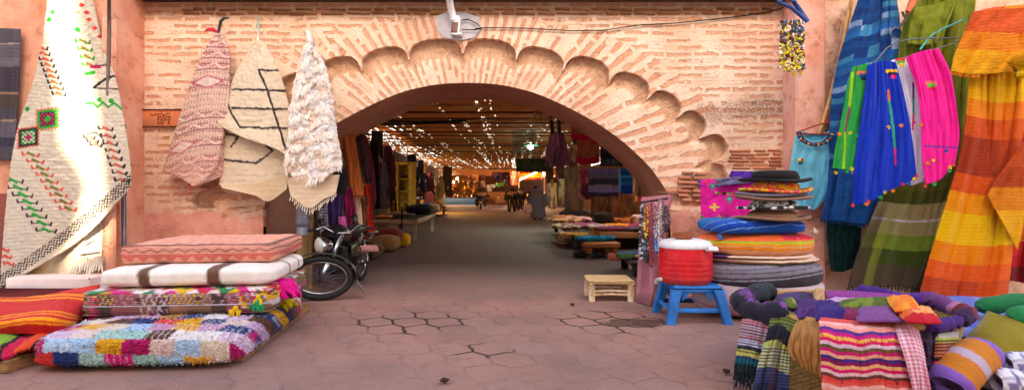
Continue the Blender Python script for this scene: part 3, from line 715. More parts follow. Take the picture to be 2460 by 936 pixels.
# dark shawl at the far left
def shawl(U, V, px, py):
    b = bands(py, [(104, C(92, 84, 92)), (107, C(180, 150, 130)), (140, C(104, 94, 102)), (160, C(112, 104, 112)), (222, C(70, 60, 70)), (226, C(160, 126, 96)), (262, C(84, 70, 62)), (288, C(80, 72, 82)), (291, C(170, 140, 120)), (330, C(104, 94, 104)), (352, C(64, 58, 74)), (400, C(84, 76, 84))])
    return b*(.9+.2*fbm(px/2, py/8, 3))[..., None]
sh = cloth('hanging_shawl', [[(-60, 68), (-64, 200), (-70, 384)], [(0, 68), (0, 200), (-4, 384)], [(50, 70), (46, 200), (34, 384)]], shawl, Y=7.62, fold=folds(2.5, .02, 2), mat='wool')
tag(sh, 'dark grey striped wool shawl hanging at the left edge of the photo', 'shawl')
b = MB(); b.box((-7.1, 7.66, .75), (1.1, .05, 1.5)); tag(b.build('red_board', plain('maroon_board', C(150, 70, 54), .6, 0, .3)), 'dull red board leaning behind the bottom of the big white rug', 'board')

# ---- three rugs hanging on the bricks
def kilim(U, V, px, py):
    q = py+.18*(px-470)+14*np.sin((px-400)/50.)
    b = np.broadcast_to(C(236, 196, 176), px.shape+(3,)).copy()
    s = np.floor(q/13.); r = _h(s, s*0+3, 1); f = q/13.-s
    b = over(b, (f < .30)*(r > .2)*.9, C(170, 98, 104)); b = over(b, ((f > .46) & (f < .6) & (r > .45))*1., C(196, 120, 116))
    dots = (np.sin(px*.85+s*1.3) > .45) & (f > .62) & (f < .92); b = over(b, dots*(r < .7)*.75, C(104, 64, 72))
    b = over(b, ((np.sin(px*.5+q*.9) > .75) & (r > .8))*.9, C(200, 60, 84))
    z = np.abs(((px+q*.35) % 46)/23.-1); b = over(b, ((np.abs(z-f) < .16) & (r > .55))*.85, C(250, 226, 214))
    for cx, cy, w in ((500, 202, 40), (438, 345, 34)):
        m = np.abs(px-cx)/w+np.abs(q-cy-12)/16; b = over(b, (m < 1)*1., C(240, 214, 204)); b = over(b, ((m > .8) & (m < 1))*.9, C(204, 56, 84))
    lowp = sstep(320, 430, py); b = over(b, lowp*.4, C(236, 176, 150))
    b = over(b, sstep(.97, 1, U)*.6, C(196, 90, 84)); return b*(.9+.2*fbm(px/2.5, py/2.5, 7))[..., None]
k1 = cloth('hanging_kilim', [[(519, 82), (492, 120), (470, 170), (444, 240), (420, 320), (402, 380), (392, 408)],
                             [(523, 80), (512, 120), (500, 180), (484, 260), (468, 340), (456, 400), (448, 436)],
                             [(528, 80), (536, 130), (544, 200), (538, 280), (522, 350), (508, 405), (470, 446)],
                             [(532, 80), (552, 130), (550, 200), (545, 280), (540, 350), (537, 400), (532, 424)]],
           kilim, Y=8.30, step=1.8, fold=lambda U, V, px, py: -.12*np.sin(U*PI)*(.25+.75*V)+.02*np.sin(U*13+V*2), mat='wool', thick=.016, rough=.006)
tag(k1, 'pink flat-woven kilim with fine stripes hung by a knotted red rag on the bricks', 'kilim')
b = MB(); b.tube([W(455, 440, 8.2), W(452, 455, 8.19), W(450, 470, 8.2)], [.02, .012, .006], 6, C(226, 84, 84)); 
for i in range(7): b.tube([W(522, 76, 8.28), W(500+i*2, 70+3*math.sin(i*2), 8.26), W(490+i*3, 72+5*math.cos(i*3), 8.27)], [.02, .014, .005], 5, C(206, 48, 66))
b.build('rag_tie', M['cloth'], k1)
b = MB(); b.tube([W(x, y, 8.33) for x, y in ((524, 82), (527, 66), (530, 52), (538, 44), (550, 44))], [.02, .022, .022, .02, .012], 7); b.build('hook', plain('black_cord', C(60, 52, 56), .7, 0, .3), k1)
def beni(lines):
    def fn(U, V, px, py):
        b = np.broadcast_to(C(238, 216, 186), px.shape+(3,)).copy()
        b *= (.88+.24*fbm((px+py)/7, (py-px*.4)/3, 3))[..., None]
        for l in lines: b = line(b, px, py, l, 2.6, C(58, 44, 46), 2.4)
        return b
    return fn
k2 = cloth('hanging_berber_rug', [[(614, 104), (590, 136), (566, 180), (548, 230), (534, 270), (524, 300)],
                                  [(620, 98), (612, 150), (602, 210), (594, 270), (588, 310), (584, 330)],
                                  [(624, 98), (640, 150), (650, 210), (656, 270), (660, 320), (658, 356)],
                                  [(630, 104), (656, 140), (676, 190), (690, 240), (698, 300), (700, 382)]],
           beni([[(560, 216), (620, 216), (690, 220)], [(560, 260), (640, 262), (690, 262)], [(622, 168), (650, 170), (680, 172)], [(622, 168), (640, 210), (656, 262), (672, 310), (686, 358)], [(544, 234), (556, 270), (578, 306), (640, 308), (690, 308)]]),
           Y=8.28, step=1.8, fold=lambda U, V, px, py: -.13*np.sin(U*PI)*(.25+.75*V)+.02*np.sin(U*7+V*4)-.03*sstep(.85, 1, V), mat='wool', thick=.03, ragged=1.5, rough=.012)
tag(k2, 'thick cream Berber rug with black zigzag lines hanging between two other rugs', 'rug')
cloth('lower_fold', [[(536, 310), (534, 370), (530, 430), (526, 444)], [(600, 320), (600, 380), (598, 440), (594, 448)], [(694, 350), (694, 390), (694, 420), (694, 424)]],
      beni([[(546, 322), (600, 332), (690, 352)], [(556, 352), (574, 326)], [(542, 384), (616, 392), (656, 362), (640, 350)]]), Y=8.33, step=2, fold=lambda U, V, px, py: -.06*np.sin(U*PI), mat='wool', thick=.02, parent=k2, rough=.01)
cloth('rug_back', [[(526, 440), (530, 446), (534, 452)], [(590, 440), (600, 452), (612, 470)], [(640, 432), (645, 460), (645, 484)], [(698, 410), (694, 430), (688, 456)]],
      lambda U, V, px, py: np.broadcast_to(C(222, 192, 154), px.shape+(3,))*(.92+.14*fbm(px/3, py/2, 5))[..., None], Y=8.22, step=2, fold=lambda U, V, px, py: .05*np.sin(U*PI)-.06*V, mat='wool', thick=.015, parent=k2)
b = MB(); b.tube([W(619, 42, 8.4), W(621, 62, 8.38), W(621, 80, 8.36)], [.012, .015, .012], 6, C(140, 196, 180)); b.tube([W(621, 80, 8.36), W(618, 104, 8.3)], [.012, .02], 6, C(240, 226, 210)); b.build('cord', M['cloth'], k2)
def shag(U, V, px, py):
    b = np.broadcast_to(C(250, 244, 240), px.shape+(3,)).copy()
    q = py+.22*(px-750)+7*np.sin(px/17.); f = (q/33.) % 1
    b *= (.9+.16*fbm(px/4, py/4, 2))[..., None]
    b = over(b, ((fbm(px/22, py/18, 9) > .56))*.8, C(238, 204, 176)); b = over(b, (np.abs(f-.5) < .03)*.6, C(120, 100, 92)); return b
so = [[(738, 100), (722, 150), (706, 210), (696, 280), (692, 340), (684, 390), (680, 404)],
      [(742, 96), (738, 160), (732, 230), (730, 300), (732, 370), (734, 420), (736, 440)],
      [(748, 98), (762, 160), (772, 230), (782, 300), (792, 360), (796, 396), (798, 416)],
      [(752, 106), (780, 160), (796, 230), (806, 300), (816, 350), (822, 385), (822, 400)]]
k3 = cloth('hanging_shaggy_rug', so, shag, Y=8.22, step=1.8, fold=lambda U, V, px, py: -.15*np.sin(U*PI)*(.3+.7*V)+.03*np.sin(U*11+V*5), mat='wool', thick=.03, ragged=5, rough=.045)
tag(k3, 'white shaggy sequinned wedding blanket hanging at the left of the arch opening', 'blanket')
P3 = o_edges[k3.name]; b = MB(); nu, nv = P3.shape[:2]
for k in range(4600):
    i = random.randrange(1, nu-1); j = random.randrange(4, nv-1); p = P3[i, j]
    py_ = CY-(p[2]-EYE)*F/p[1]; px_ = CX+p[0]*F/p[1]; fr_ = ((py_+.22*(px_-750)+7*math.sin(px_/17.))/33.) % 1; tuft = vn(i/9., j/9., 5)
    if (fr_ > .42 or tuft < .3) and 3 < i < nu-4: continue
    L = random.uniform(.04, .09); d = np.array([random.uniform(-.35, .35), -.22-random.random()*.2, -random.uniform(.6, 1.0)]); d /= np.linalg.norm(d)
    sw = np.array([1.0, random.uniform(-.25, .25), random.uniform(-.2, .2)])
    q = p+np.array([0, -.02, 0]); cc = (C(246, 236, 224) if vn(i/26., j/30., 8) < .62 else C(248, 228, 212))*random.uniform(.9, 1.0)
    b.add([q-sw*.006, q+sw*.006, q+d*L*.6+sw*.006+np.array([0, 0, -.004]), q+d*L+np.array([0, 0, -.02]), q+d*L*.6-sw*.006], [(0, 1, 2, 3, 4)], cc)
sg = b.build('shag', M['cloth'], k3); tag(sg, kind='stuff')
cloth('folded_corner', [[(690, 430), (694, 450), (698, 470)], [(720, 420), (730, 460), (742, 500)], [(770, 420), (775, 450), (776, 480)], [(816, 420), (812, 440), (806, 466)]],
      lambda U, V, px, py: np.broadcast_to(C(232, 204, 170), px.shape+(3,))*(.9+.2*fbm(px/4, py/3, 5))[..., None], Y=8.08, step=2, fold=lambda U, V, px, py: .10*np.abs(U-.4)+.02*np.sin(V*4), mat='wool', thick=.015, parent=k3)
e = [W(px_, py_, 8.06) for px_, py_ in resample([(698, 470), (742, 500), (776, 482), (806, 464)], 22, 0)[0][:, :2]]
strands('fringe', e, .07, .009, C(232, 210, 184), k3, (0, -.1, -1))
b = MB(); b.tube([W(735, 76, 8.36), W(742, 84, 8.34), W(744, 104, 8.24)], [.05, .04, .05], 7, C(240, 226, 214)); b.build('knot', M['wool'], k3)

# ---- stacked cushions on the pallet
def pallet(name, lab, x0, x1, y0, y1, h, yaw=0):
    t = thing(name, lab, 'pallet', ((x0+x1)/2, (y0+y1)/2, 0))
    cx, cy = (x0+x1)/2, (y0+y1)/2
    n = max(4, int((y1-y0)/.17)); R = rotm(0, 0, yaw)
    def tr(x, y, z): return R@np.array([x-cx, y-cy, 0])+np.array([cx, cy, z])
    for i in range(n):
        y = y0+(i+.5)*(y1-y0)/n; b = MB(); b.box(tr(cx, y, h-.012), (x1-x0, (y1-y0)/n*.82, .024), yaw, bev=.003); b.build('deck_board', M['pallet_wood'], t)
    for x in np.linspace(x0+.05, x1-.05, 3):
        b = MB(); b.box(tr(x, cy, (h-.024)/2), (.1, y1-y0-.01, h-.026), yaw, bev=.004); b.build('bearer', M['pallet_wood'], t)
    return t
pallet('wooden_pallet', 'wooden pallet under the patchwork rag rug and cushion stack', -4.0, -2.5, 5.2, 7.4, .10, .07)
pallet('wooden_pallet', 'wooden pallet under the folded orange and black blankets', -6.6, -4.25, 4.9, 7.0, .11, 0)
PAL = [C(230, 200, 190), C(214, 176, 206), C(196, 150, 96), C(188, 22, 98), C(230, 206, 184), C(222, 186, 212), C(104, 62, 44), C(232, 60, 48), C(58, 42, 88), C(176, 204, 228), C(232, 168, 40), C(40, 60, 118), C(228, 30, 134), C(240, 226, 222), C(206, 150, 180), C(160, 200, 190)]
FRONT = [[9, 13, 4, 1, 2, 3, 4, 5, 6, 4, 7], [9, 0, 2, 8, 4, 1, 5, 6, 0, 10, 9], [0, 7, 9, 10, 8, 12, 13, 14, 9, 3, 7], [0, 10, 11, 12, 13, 9, 3, 0, 13, 7, 11]]
def ragcol(x, y, z, T, Q):
    # patches wrap from the top over the front edge
    gx = (Q[..., 0]+4.3)/.215; side = np.where(z < .3, (.42-Q[..., 2]*1.0)/.165, 0)
    gy = (Q[..., 1]-4.95)/.20+np.clip(Q[..., 2]/.15, 0, 2)
    wob_ = (fbm(Q[..., 0]*14, Q[..., 1]*14, 6)-.5)*.16
    i = np.floor(gx+wob_*.5+np.floor(gy)*.37); j = np.floor(gy+wob_*.5)
    r = _h(i, j, 9); k = np.clip((r*len(PAL)).astype(int), 0, len(PAL)-1)
    c = np.array(PAL)[k]
    st = (np.sin(gx*26+gy*3) > .6)&(_h(i, j, 4) > .6); c = over(c, st*.45, C(240, 230, 226))
    fz_ = fbm(Q[..., 0]*45, (Q[..., 1]+Q[..., 2])*45, 3); return c*(.8+.35*fz_)[..., None]
rb, Q = pouf('r', (-3.30, 5.99, .012), (1.74, 2.10, .31), .07, ragcol, .2, .42, n=(420, 90), rough=.016, tex=26, build=False)
# trim to the photo: widen the near end a little
rag = rb.build('rag_rug', M['pile']); tag(rag, 'folded patchwork rag rug in bright squares at the bottom of the cushion stack', 'rug')
b = MB(); fl = Q.reshape(-1, 3); kk = ragcol(None, None, np.zeros(Q.shape[:2]), None, Q).reshape(-1, 3)
ce = np.array([-3.30, 6.06, .12])
vis = np.where((fl[:, 1] < 6.6) & (fl[:, 2] > .02) & ~((fl[:, 2] > .27) & (fl[:, 1] > 5.9)))[0]
for k in RNG.choice(vis, 5200):
    p = fl[k]; nrm = np.array([(p[0]-ce[0])*.5, (p[1]-ce[1])*.5 if p[1] < 5.4 else 0, .6 if p[2] > .22 else .05]); nrm /= np.linalg.norm(nrm)
    d = nrm+np.array([random.uniform(-.8, .8), random.uniform(-.7, .3), random.uniform(-.8, .2)]); d /= np.linalg.norm(d); L = random.uniform(.012, .03)
    sw = np.cross(d, [.3, .2, 1]); sw /= np.linalg.norm(sw); q = p-nrm*.006
    b.add([q-sw*.008, q+sw*.008, q+d*L+sw*.006, q+d*L-sw*.006], [(0, 1, 2, 3)], kk[k]*random.uniform(.88, 1.12))
tag(b.build('pile_tufts', M['cloth'], rag), kind='stuff')
BROWN = C(84, 62, 54)
def kpouf(x, y, z, T, Q):
    X = (Q[..., 0]+4.25)/1.8; Zf = (Q[..., 2]-.29)/.26
    b = bands((X*7.4) % 4.4, [(.9, C(150, 108, 84)), (1.5, BROWN), (2.5, C(158, 90, 92)), (3.2, C(140, 104, 78)), (3.7, C(72, 60, 66)), (4.4, C(168, 120, 96))])
    n = (np.sin(X*120)*np.sin(Zf*22) > .55); mid = (np.abs(X-.42) < .07)
    zz = np.abs(((X*20) % 1)*2-1); bandA = (Zf > .55) & (Zf < .93) & (y < -.2)
    b = over(b, (bandA & (np.abs(zz-(Zf-.55)/.38) < .12))*.7, C(206, 160, 176)); b = over(b, (bandA & (np.abs(zz-1+(Zf-.55)/.38) < .12) & (np.sin(X*14) > 0))*.95, C(232, 180, 60))
    d2 = np.abs(((X*10) % 1)*2-1)+np.abs(Zf-.74)/.16; b = over(b, (bandA & (d2 < .55) & (np.cos(X*17) > -.2))*1., C(74, 58, 60))
    b = over(b, (mid & (np.abs(zz-(Zf % .5)*2) < .2))*.9, C(222, 190, 200)); b = over(b, (mid & (n))*.6, C(176, 70, 96)); b = over(b, (np.abs(X-.12) < .03)*((np.sin(Zf*30+X*80) > .3))*.9, C(230, 40, 120))
    b = over(b, (np.abs(Zf-.5) < .022)*1., C(208, 196, 204))
    top = (z > .72); tz = np.abs(((X*9) % 1)*2-1); yy = (y+1)*6
    tcol = np.array([C(234, 206, 206), C(236, 178, 40), C(206, 30, 70), C(30, 130, 80), C(222, 40, 130), C(240, 224, 220)])
    ti = (np.floor(X*9+yy*.7)+2*np.floor(yy+tz*1.3)).astype(int) % 6; b = np.where(top[..., None], tcol[ti], b)
    rs = (X > .86); b = np.where((rs & (Zf > .35) & (np.sin(X*90+Zf*7) > .2))[..., None], tcol[(np.floor(X*40)+np.floor(Zf*5)).astype(int) % 6], b)
    b = over(b, (Zf < .06)*1., C(214, 30, 120)); return b*(.85+.3*fbm(Q[..., 0]*40, Q[..., 2]*40+Q[..., 1]*30, 3))[..., None]
kp = pouf('kilim_pouf', (-3.37, 6.44, .305), (1.82, 1.5, .265), .10, kpouf, .17, .36, 'wool', (380, 70), .01, tex=6, seam=.02)
tag(kp, 'multicoloured tribal kilim floor cushion with pink and yellow tassels', 'cushion')
def tassel(name, p, col, ln, r, parent, n=22, dirv=(0.3, -.2, -1)):
    b = MB(); p = np.array(p); d = np.array(dirv, float)
    b.ball(p, r*.5, 8, col)
    for i in range(n):
        a = random.uniform(0, 2*PI); s_ = random.uniform(.3, 1); e = p+d*ln*random.uniform(.7, 1.1)+np.array([math.cos(a), math.sin(a)*.7, random.uniform(-.2, .2)])*r*s_
        m = (p+e)/2+np.array([math.cos(a), math.sin(a), 0])*r*.5; b.tube([p, m, e], [r*.14, r*.2, r*.12], 5, np.array(col)*random.uniform(.7, 1.1))
    return b.build(name, M['cloth'], parent)
tassel('tassel', W(660, 672, 6.4), C(236, 26, 140), .16, .17, kp, 40, (.7, -.2, -.55)); tassel('tassel', W(678, 690, 6.2), C(230, 20, 132), .14, .14, kp, 34, (.5, -.2, -.7))
tassel('tassel', W(672, 722, 6.4), C(214, 186, 40), .14, .15, kp, 34, (.5, -.1, -.5)); tassel('tassel', W(620, 712, 5.75), C(232, 190, 30), .09, .045, kp, 18, (0, -.3, -1)); tassel('tassel', W(352, 742, 5.72), C(236, 190, 34), .06, .035, kp, 16, (0, -.3, -1))
tassel('tassel', W(618, 728, 5.72), C(20, 140, 84), .07, .07, kp, 18, (0, -.3, -1)); tassel('tassel', W(566, 740, 5.72), C(232, 176, 40), .07, .06, kp, 18, (0, -.3, -1))
def wpouf(x, y, z, T, Q):
    b = np.broadcast_to(C(240, 226, 214), Q.shape).copy(); X = Q[..., 0]+.10*Q[..., 2]
    for c_, w in ((-3.58, .055), (-2.93, .065), (-4.16, .05)): b = over(b, sstep(w+.008, w-.008, np.abs(X-c_-.5*(Q[..., 1]-6.0)*(z > .6)*.1)), C(112, 74, 58))
    for yy, w in ((6.55, .025), (6.95, .02)): b = over(b, (x > .8)*sstep(w+.01, w-.01, np.abs(Q[..., 1]-yy)), C(112, 76, 62))
    return b*(.94+.1*fbm(Q[..., 0]*20, Q[..., 1]*20, 2))[..., None]
wp = pouf('white_pouf', (-3.35, 6.53, .565), (1.70, 1.45, .205), .12, wpouf, .2, .45, 'cloth', (300, 50), .008, tex=4, seam=.012)
tag(wp, 'white floor cushion with brown stripes below the salmon cushion', 'cushion')
def spouf(x, y, z, T, Q):
    X = Q[..., 0]; Zf = (Q[..., 2]-.765)/.205
    b = np.broadcast_to(C(242, 160, 134), Q.shape).copy()
    tri = np.abs(((X/.135) % 1)*2-1)
    b = over(b, (Zf < .52)*1., C(226, 112, 98)); b = over(b, (Zf < .12+.28*tri)*1., C(244, 166, 136))
    zg = .70+.085*(tri*2-1); b = over(b, sstep(.05, .03, np.abs(Zf-zg))*(y < .9), C(120, 70, 70)); b = over(b, sstep(.02, .01, np.abs(Zf-zg)), C(226, 150, 130))
    top = z > .8; q = Q[..., 1]*1.0+X*.22; d1 = (np.abs(((q/.16) % 1)-.5) < .09) & (np.sin(X*46+np.floor(q/.16)*2) > -.3)
    d2 = (np.abs(((X*.8-q*.9)/.21 % 1)-.5) < .07)
    b = over(b, (top & d1)*.6, C(170, 96, 92)); b = over(b, (top & d2)*.7, C(250, 206, 184)); b = over(b, ((z > .80) & (z < .90))*.85, C(96, 58, 60))
    return b*(.88+.2*fbm(Q[..., 0]*30, Q[..., 1]*30+Q[..., 2]*30, 2))[..., None]
spf = pouf('salmon_pouf', (-3.43, 6.89, .762), (1.58, 1.5, .215), .13, spouf, .17, .32, 'wool', (360, 64), .01, tex=5, seam=.012)
tag(spf, 'salmon pink kilim floor cushion with zigzag border on top of the stack', 'cushion')
# ---- blankets at the far left
def redst(U, V, px, py):
    q = py-.02*px+16*np.sin((px+40)/120)
    b = np.broadcast_to(C(206, 34, 32), px.shape+(3,)).copy()
    for y, w in ((722, 2.2), (730, 1.8), (764, 1.2), (770, 1.2), (780, 3), (787, 1.4)): b = over(b, sstep(w+.8, w-.8, np.abs(q-y-V*4)), C(250, 150, 30))
    b = over(b, sstep(7, 3, np.abs(q-712))*.5, C(228, 60, 60)); return b*(.9+.2*fbm(px/9, py/2, 2))[..., None]
ob = cloth('folded_blanket', [[(-90, 722, .42), (0, 719, .42), (110, 708, .43), (190, 696, .45), (240, 688, .47)],
                              [(-90, 745, .41), (0, 742, .41), (110, 738, .415), (190, 722, .42), (226, 706, .43)],
                              [(-90, 775, .37), (0, 772, .37), (110, 768, .375), (170, 752, .37), (205, 738, .36)],
                              [(-90, 806, .25), (0, 803, .25), (100, 798, .26), (150, 788, .27), (196, 762, .28)]],
           redst, z=0, step=2.2, fold=lambda U, V, px, py: .012*np.sin(px/30+py/18), mat='cloth', thick=.03, rough=.006)
tag(ob, 'red folded blanket with orange stripes lying on top of the pile at far left', 'blanket')
def blk(U, V, px, py):
    q = px+.9*(py-820); b = np.broadcast_to(C(224, 52, 40), px.shape+(3,)).copy()
    b = bands(q-8*np.sin(py/9), [(-20, C(196, 50, 44)), (22, C(130, 170, 50)), (32, C(60, 30, 40)), (60, C(206, 30, 70)), (98, C(232, 78, 40)), (106, C(48, 34, 40)), (112, C(236, 90, 44)), (150, C(46, 36, 42)), (156, C(236, 88, 40)), (162, C(46, 36, 40)), (172, C(236, 88, 40)), (178, C(46, 36, 42)), (240, C(236, 84, 44))])
    return b*(.85+.25*fbm(px/7, py/3, 2))[..., None]
ob2 = cloth('folded_blanket', [[(-90, 800, .22), (0, 798, .23), (100, 794, .24), (160, 784, .25), (205, 760, .26)],
                               [(-90, 830, .215), (0, 824, .215), (90, 814, .215), (150, 804, .21), (200, 780, .2)],
                               [(-90, 868, .14), (0, 858, .14), (60, 846, .14), (100, 838, .14), (150, 820, .14)]],
            blk, z=0, step=2.2, fold=lambda U, V, px, py: .02*np.sin(px/16+py/14), mat='cloth', thick=.03, rough=.012)
tag(ob2, 'crumpled red, black and lime striped blanket at the bottom of the left pile', 'blanket')
b = MB(); b.box((-5.45, 6.4, .25), (2.2, 1.5, .2), bev=.05); tag(b.build('blanket_bundle', plain('dark_red_cloth', C(120, 34, 34), .9, 0, .3)), 'dark red blanket bundle inside the pile at far left, under the striped blankets', 'bundle')

# ---- motorbike
mb = thing('motorbike', 'black motorbike with chrome headlight parked by the arch, front wheel turned', 'motorbike', W(800, 725, 8.2))
HUB = W(771, 671, 8.15); wd = np.array([math.cos(.20), math.sin(.20), 0]); ra, rbz = .445, .315
HUB[2] = .315
def ell(k, a, bz, c=HUB, d=wd): return c+np.cos(k)[:, None]*a*d+np.sin(k)[:, None]*bz*np.array([0, 0, 1])
A = np.linspace(0, 2*PI, 61)
def ring(c, d, a, bz, r, col, seg=9):
    b = MB(); a_ = np.linspace(0, 2*PI, 60, endpoint=False); ax = np.cross(d, [0, 0, 1])
    pts = c+np.cos(a_)[:, None]*a*d+np.sin(a_)[:, None]*bz*np.array([0, 0, 1]); e = np.cos(a_)[:, None]*d+np.sin(a_)[:, None]*np.array([0, 0, 1])
    q = np.linspace(0, 2*PI, seg, endpoint=False)
    b.grid(pts[:, None]+r*(np.cos(q)[None, :, None]*e[:, None]+np.sin(q)[None, :, None]*ax), wrapu=True, wrapv=True); return b
def wheel(name, c, d, a, bz):
    b = MB(); ax = np.cross(d, [0, 0, 1]); b.tube([c-ax*.07, c-ax*.05, c+ax*.05, c+ax*.07], [.03, .055, .055, .03], 14)
    w = b.build('hub', M['chrome'], mb); w.name = name
    ring(c, d, a-.045, bz-.045, .045, None).build('tyre', M['black_rubber'], w)
    ring(c, d, a-.095, bz-.095, .017, None).build('rim', M['chrome'], w)
    b = MB()
    for i in range(32):
        k = 2*PI*i/32; k2 = k+(.5 if i % 2 else -.5); s0 = c+ax*(.05 if i % 4 < 2 else -.05)
        b.tube([s0+(math.cos(k2)*d+math.sin(k2)*np.array([0, 0, 1]))*.05, c+math.cos(k)*(a-.1)*d+math.sin(k)*(bz-.1)*np.array([0, 0, 1])], .0035, 4)
    b.build('spokes', M['grey_steel'], w); return w
wheel('front_wheel', HUB, wd, ra, rbz)
RH = W(866, 612, 9.95); RH[2] = .315; dr = (RH-HUB); dr[2] = 0; dr /= np.linalg.norm(dr)
wheel('rear_wheel', RH, dr, .38, .315)
blk_ = plain('black_enamel', C(30, 29, 33), .3, 0, .2, 8, .02, 40, .5)
k = np.linspace(-.15, PI*.98, 26); b = MB(); axw = np.cross(wd, [0, 0, 1])
pts = ell(k, ra+.035, rbz+.035); V = np.array([[p+axw*o+(p-HUB)/np.linalg.norm(p-HUB)*(.015*(1-(o/.07)**2)) for o in np.linspace(-.07, .07, 7)] for p in pts]); b.grid(V); b.build('front_fender', blk_, mb, solid=.006)
b = MB(); e = ell(np.array([-.12]), ra+.04, rbz+.04)[0]; b.add([e+axw*.08, e-axw*.08, e-axw*.06+np.array([.10, 0, -.17]), e+axw*.06+np.array([.10, 0, -.17])], [(0, 1, 2, 3)]); b.build('mud_flap', M['grey_steel'], mb, solid=.008)
TOPC = W(822, 566, 8.55)
for sgn in (-1, 1):
    b = MB(); o_ = axw*.10*sgn; top = TOPC+o_*1.2; mid = HUB+(TOPC-HUB)*.5+o_
    b.tube([HUB+o_, HUB+(mid-HUB)*.5+o_*.5, mid], [.034, .042, .044], 12); b.tube([mid, top], [.03, .03], 12); b.build('fork_leg', M['chrome'], mb)
b = MB(); hl = W(768, 590, 8.2); hd = np.array([-.75, -.62, -.02]); hd /= np.linalg.norm(hd)
b2 = MB(); 
def dish(b, c, d, prof, seg=24, sx=1.0):
    up = np.array([0, 0, 1.0]); s_ = np.cross(d, up); s_ /= np.linalg.norm(s_); u_ = np.cross(s_, d); a_ = np.linspace(0, 2*PI, seg, endpoint=False)
    V = np.array([[c+d*z+r*(math.cos(q)*s_*sx+math.sin(q)*u_) for q in a_] for r, z in prof]); return b.grid(V, wrapv=True)
dish(b, hl, hd, [(.03, -.18), (.09, -.13), (.12, -.05), (.128, 0), (.128, .012)], sx=1.25); h_ = b.build('headlight', M['chrome'], mb)
dish(b2, hl, hd, [(.122, .008), (.095, .035), (.05, .048), (.001, .052)], sx=1.25); b2.build('lens', plain('lamp_glass', C(206, 200, 190), .12, 0, .1, 30, .02, 60, .8), h_)
b = MB(); b.tube([TOPC+np.array(q) for q in ((-.34, -.12, .10), (-.24, -.10, .14), (-.1, -.03, .04), (.1, .03, .04), (.24, .05, .16), (.36, -.02, .13))], .014, 10); hb = b.build('handlebar', M['chrome'], mb)
for q0, q1 in (((-.34, -.12, .10), (-.44, -.16, .09)), ((.36, -.02, .13), (.46, -.06, .11))):
    b = MB(); b.tube([TOPC+np.array(q0), TOPC+np.array(q1)], [.02, .021], 10); b.build('grip', M['black_rubber'], hb)
for q in ((-.26, -.05, .12), (.2, .05, .18)):
    b = MB(); b.tube([TOPC+np.array(q), TOPC+np.array(q)+np.array([-.05, .03, .12])], [.03, .05], 10); b.build('speedometer' if q[0] < 0 else 'mirror', blk_, hb)
b = MB(); b.tube([HUB+(TOPC-HUB)*.62-axw*.12, HUB+(TOPC-HUB)*.62+axw*.12], .03, 8); b.tube([TOPC-axw*.14, TOPC+axw*.14], .028, 8); b.build('fork_yoke', M['grey_steel'], mb)
# body runs back to the rear wheel
bx = lambda s_, z, o=0: HUB+dr*s_+np.array([0, 0, z-.315])+np.cross(dr, [0, 0, 1])*o
WB = np.linalg.norm(RH-HUB)
b = MB(); b.tube([bx(.32, .82), bx(.42, .87), bx(.62, .89), bx(.85, .84), bx(.98, .80)], [.07, .16, .185, .16, .08], 16, flat=.8); b.build('fuel_tank', blk_, mb)
b = MB(); b.tube([bx(.92, .84), bx(1.0, .88), bx(1.3, .89), bx(1.7, .91), bx(1.85, .92)], [.08, .15, .16, .15, .07], 14, flat=.6); b.build('seat', plain('black_vinyl', C(40, 38, 42), .5, 0, .2), mb)
b = MB()
for o in (-.08, .08):
    b.tube([bx(.25, .80, 0), bx(.5, .7, o), bx(1.0, .62, o), bx(1.45, .78, o), bx(1.8, .82, o)], .02, 8); b.tube([bx(.27, .74, 0), bx(.45, .4, o), bx(.95, .27, o), bx(1.1, .5, o), bx(1.45, .78, o)], .018, 8); b.tube([bx(.95, .3, o), bx(WB, .315, o*1.2)], .02, 8)
b.build('frame', M['dark_iron'], mb)
b = MB(); b.box(bx(.72, .40), (.34, .24, .26), math.atan2(dr[1], dr[0]), bev=.05)
for i in range(6): b.box(bx(.62, .52+i*.028), (.22, .26, .014), math.atan2(dr[1], dr[0]), bev=.004)
b.build('engine', M['dark_iron'], mb)
b = MB(); b.box(bx(1.12, .58), (.5, .26, .3), math.atan2(dr[1], dr[0]), bev=.06); b.build('side_panel', blk_, mb)
b = MB(); b.tube([bx(.5, .52, -.1), bx(.42, .36, -.13), bx(.55, .22, -.16), bx(1.0, .24, -.17), bx(1.9, .3, -.18)], [.02, .022, .03, .045, .04], 10); b.build('exhaust', M['chrome'], mb)
for o in (-.15, .15):
    b = MB(); p0 = bx(WB-.1, .36, o); p1 = bx(WB-.35, .78, o); b.tube([p0, p1], .016, 8)
    a_ = np.linspace(0, 16*PI, 130); L_ = np.linspace(.15, .85, 130)[:, None]; b.tube(p0+(p1-p0)*L_+.034*np.stack([np.cos(a_), np.sin(a_), 0*a_], 1), .008, 5); b.build('shock_absorber', M['chrome'], mb)
b = MB(); V = np.array([[RH+(math.cos(q)*.43*dr+math.sin(q)*.37*np.array([0, 0, 1]))+np.cross(dr, [0, 0, 1])*o for o in np.linspace(-.08, .08, 5)] for q in np.linspace(.1, PI*.8, 18)]); b.grid(V); b.build('rear_fender', blk_, mb, solid=.006)
b = MB(); b.box(W(884, 597, 9.3), (.3, .16, .11), .5, bev=.02); b.build('pannier', plain('dusty_pink_box', C(190, 128, 120), .7, 0, .2), mb)
b = MB(); b.tube([bx(.8, .28, 0), bx(.8, .28, -.3)], .014, 8); b.tube([bx(.8, .28, -.22), bx(.8, .28, -.34)], .024, 8); b.build('footrest', M['dark_iron'], mb)
b = MB(); b.tube([bx(.95, .3, -.12), bx(1.0, .02, -.26)], .014, 8); b.build('kickstand', M['grey_steel'], mb)
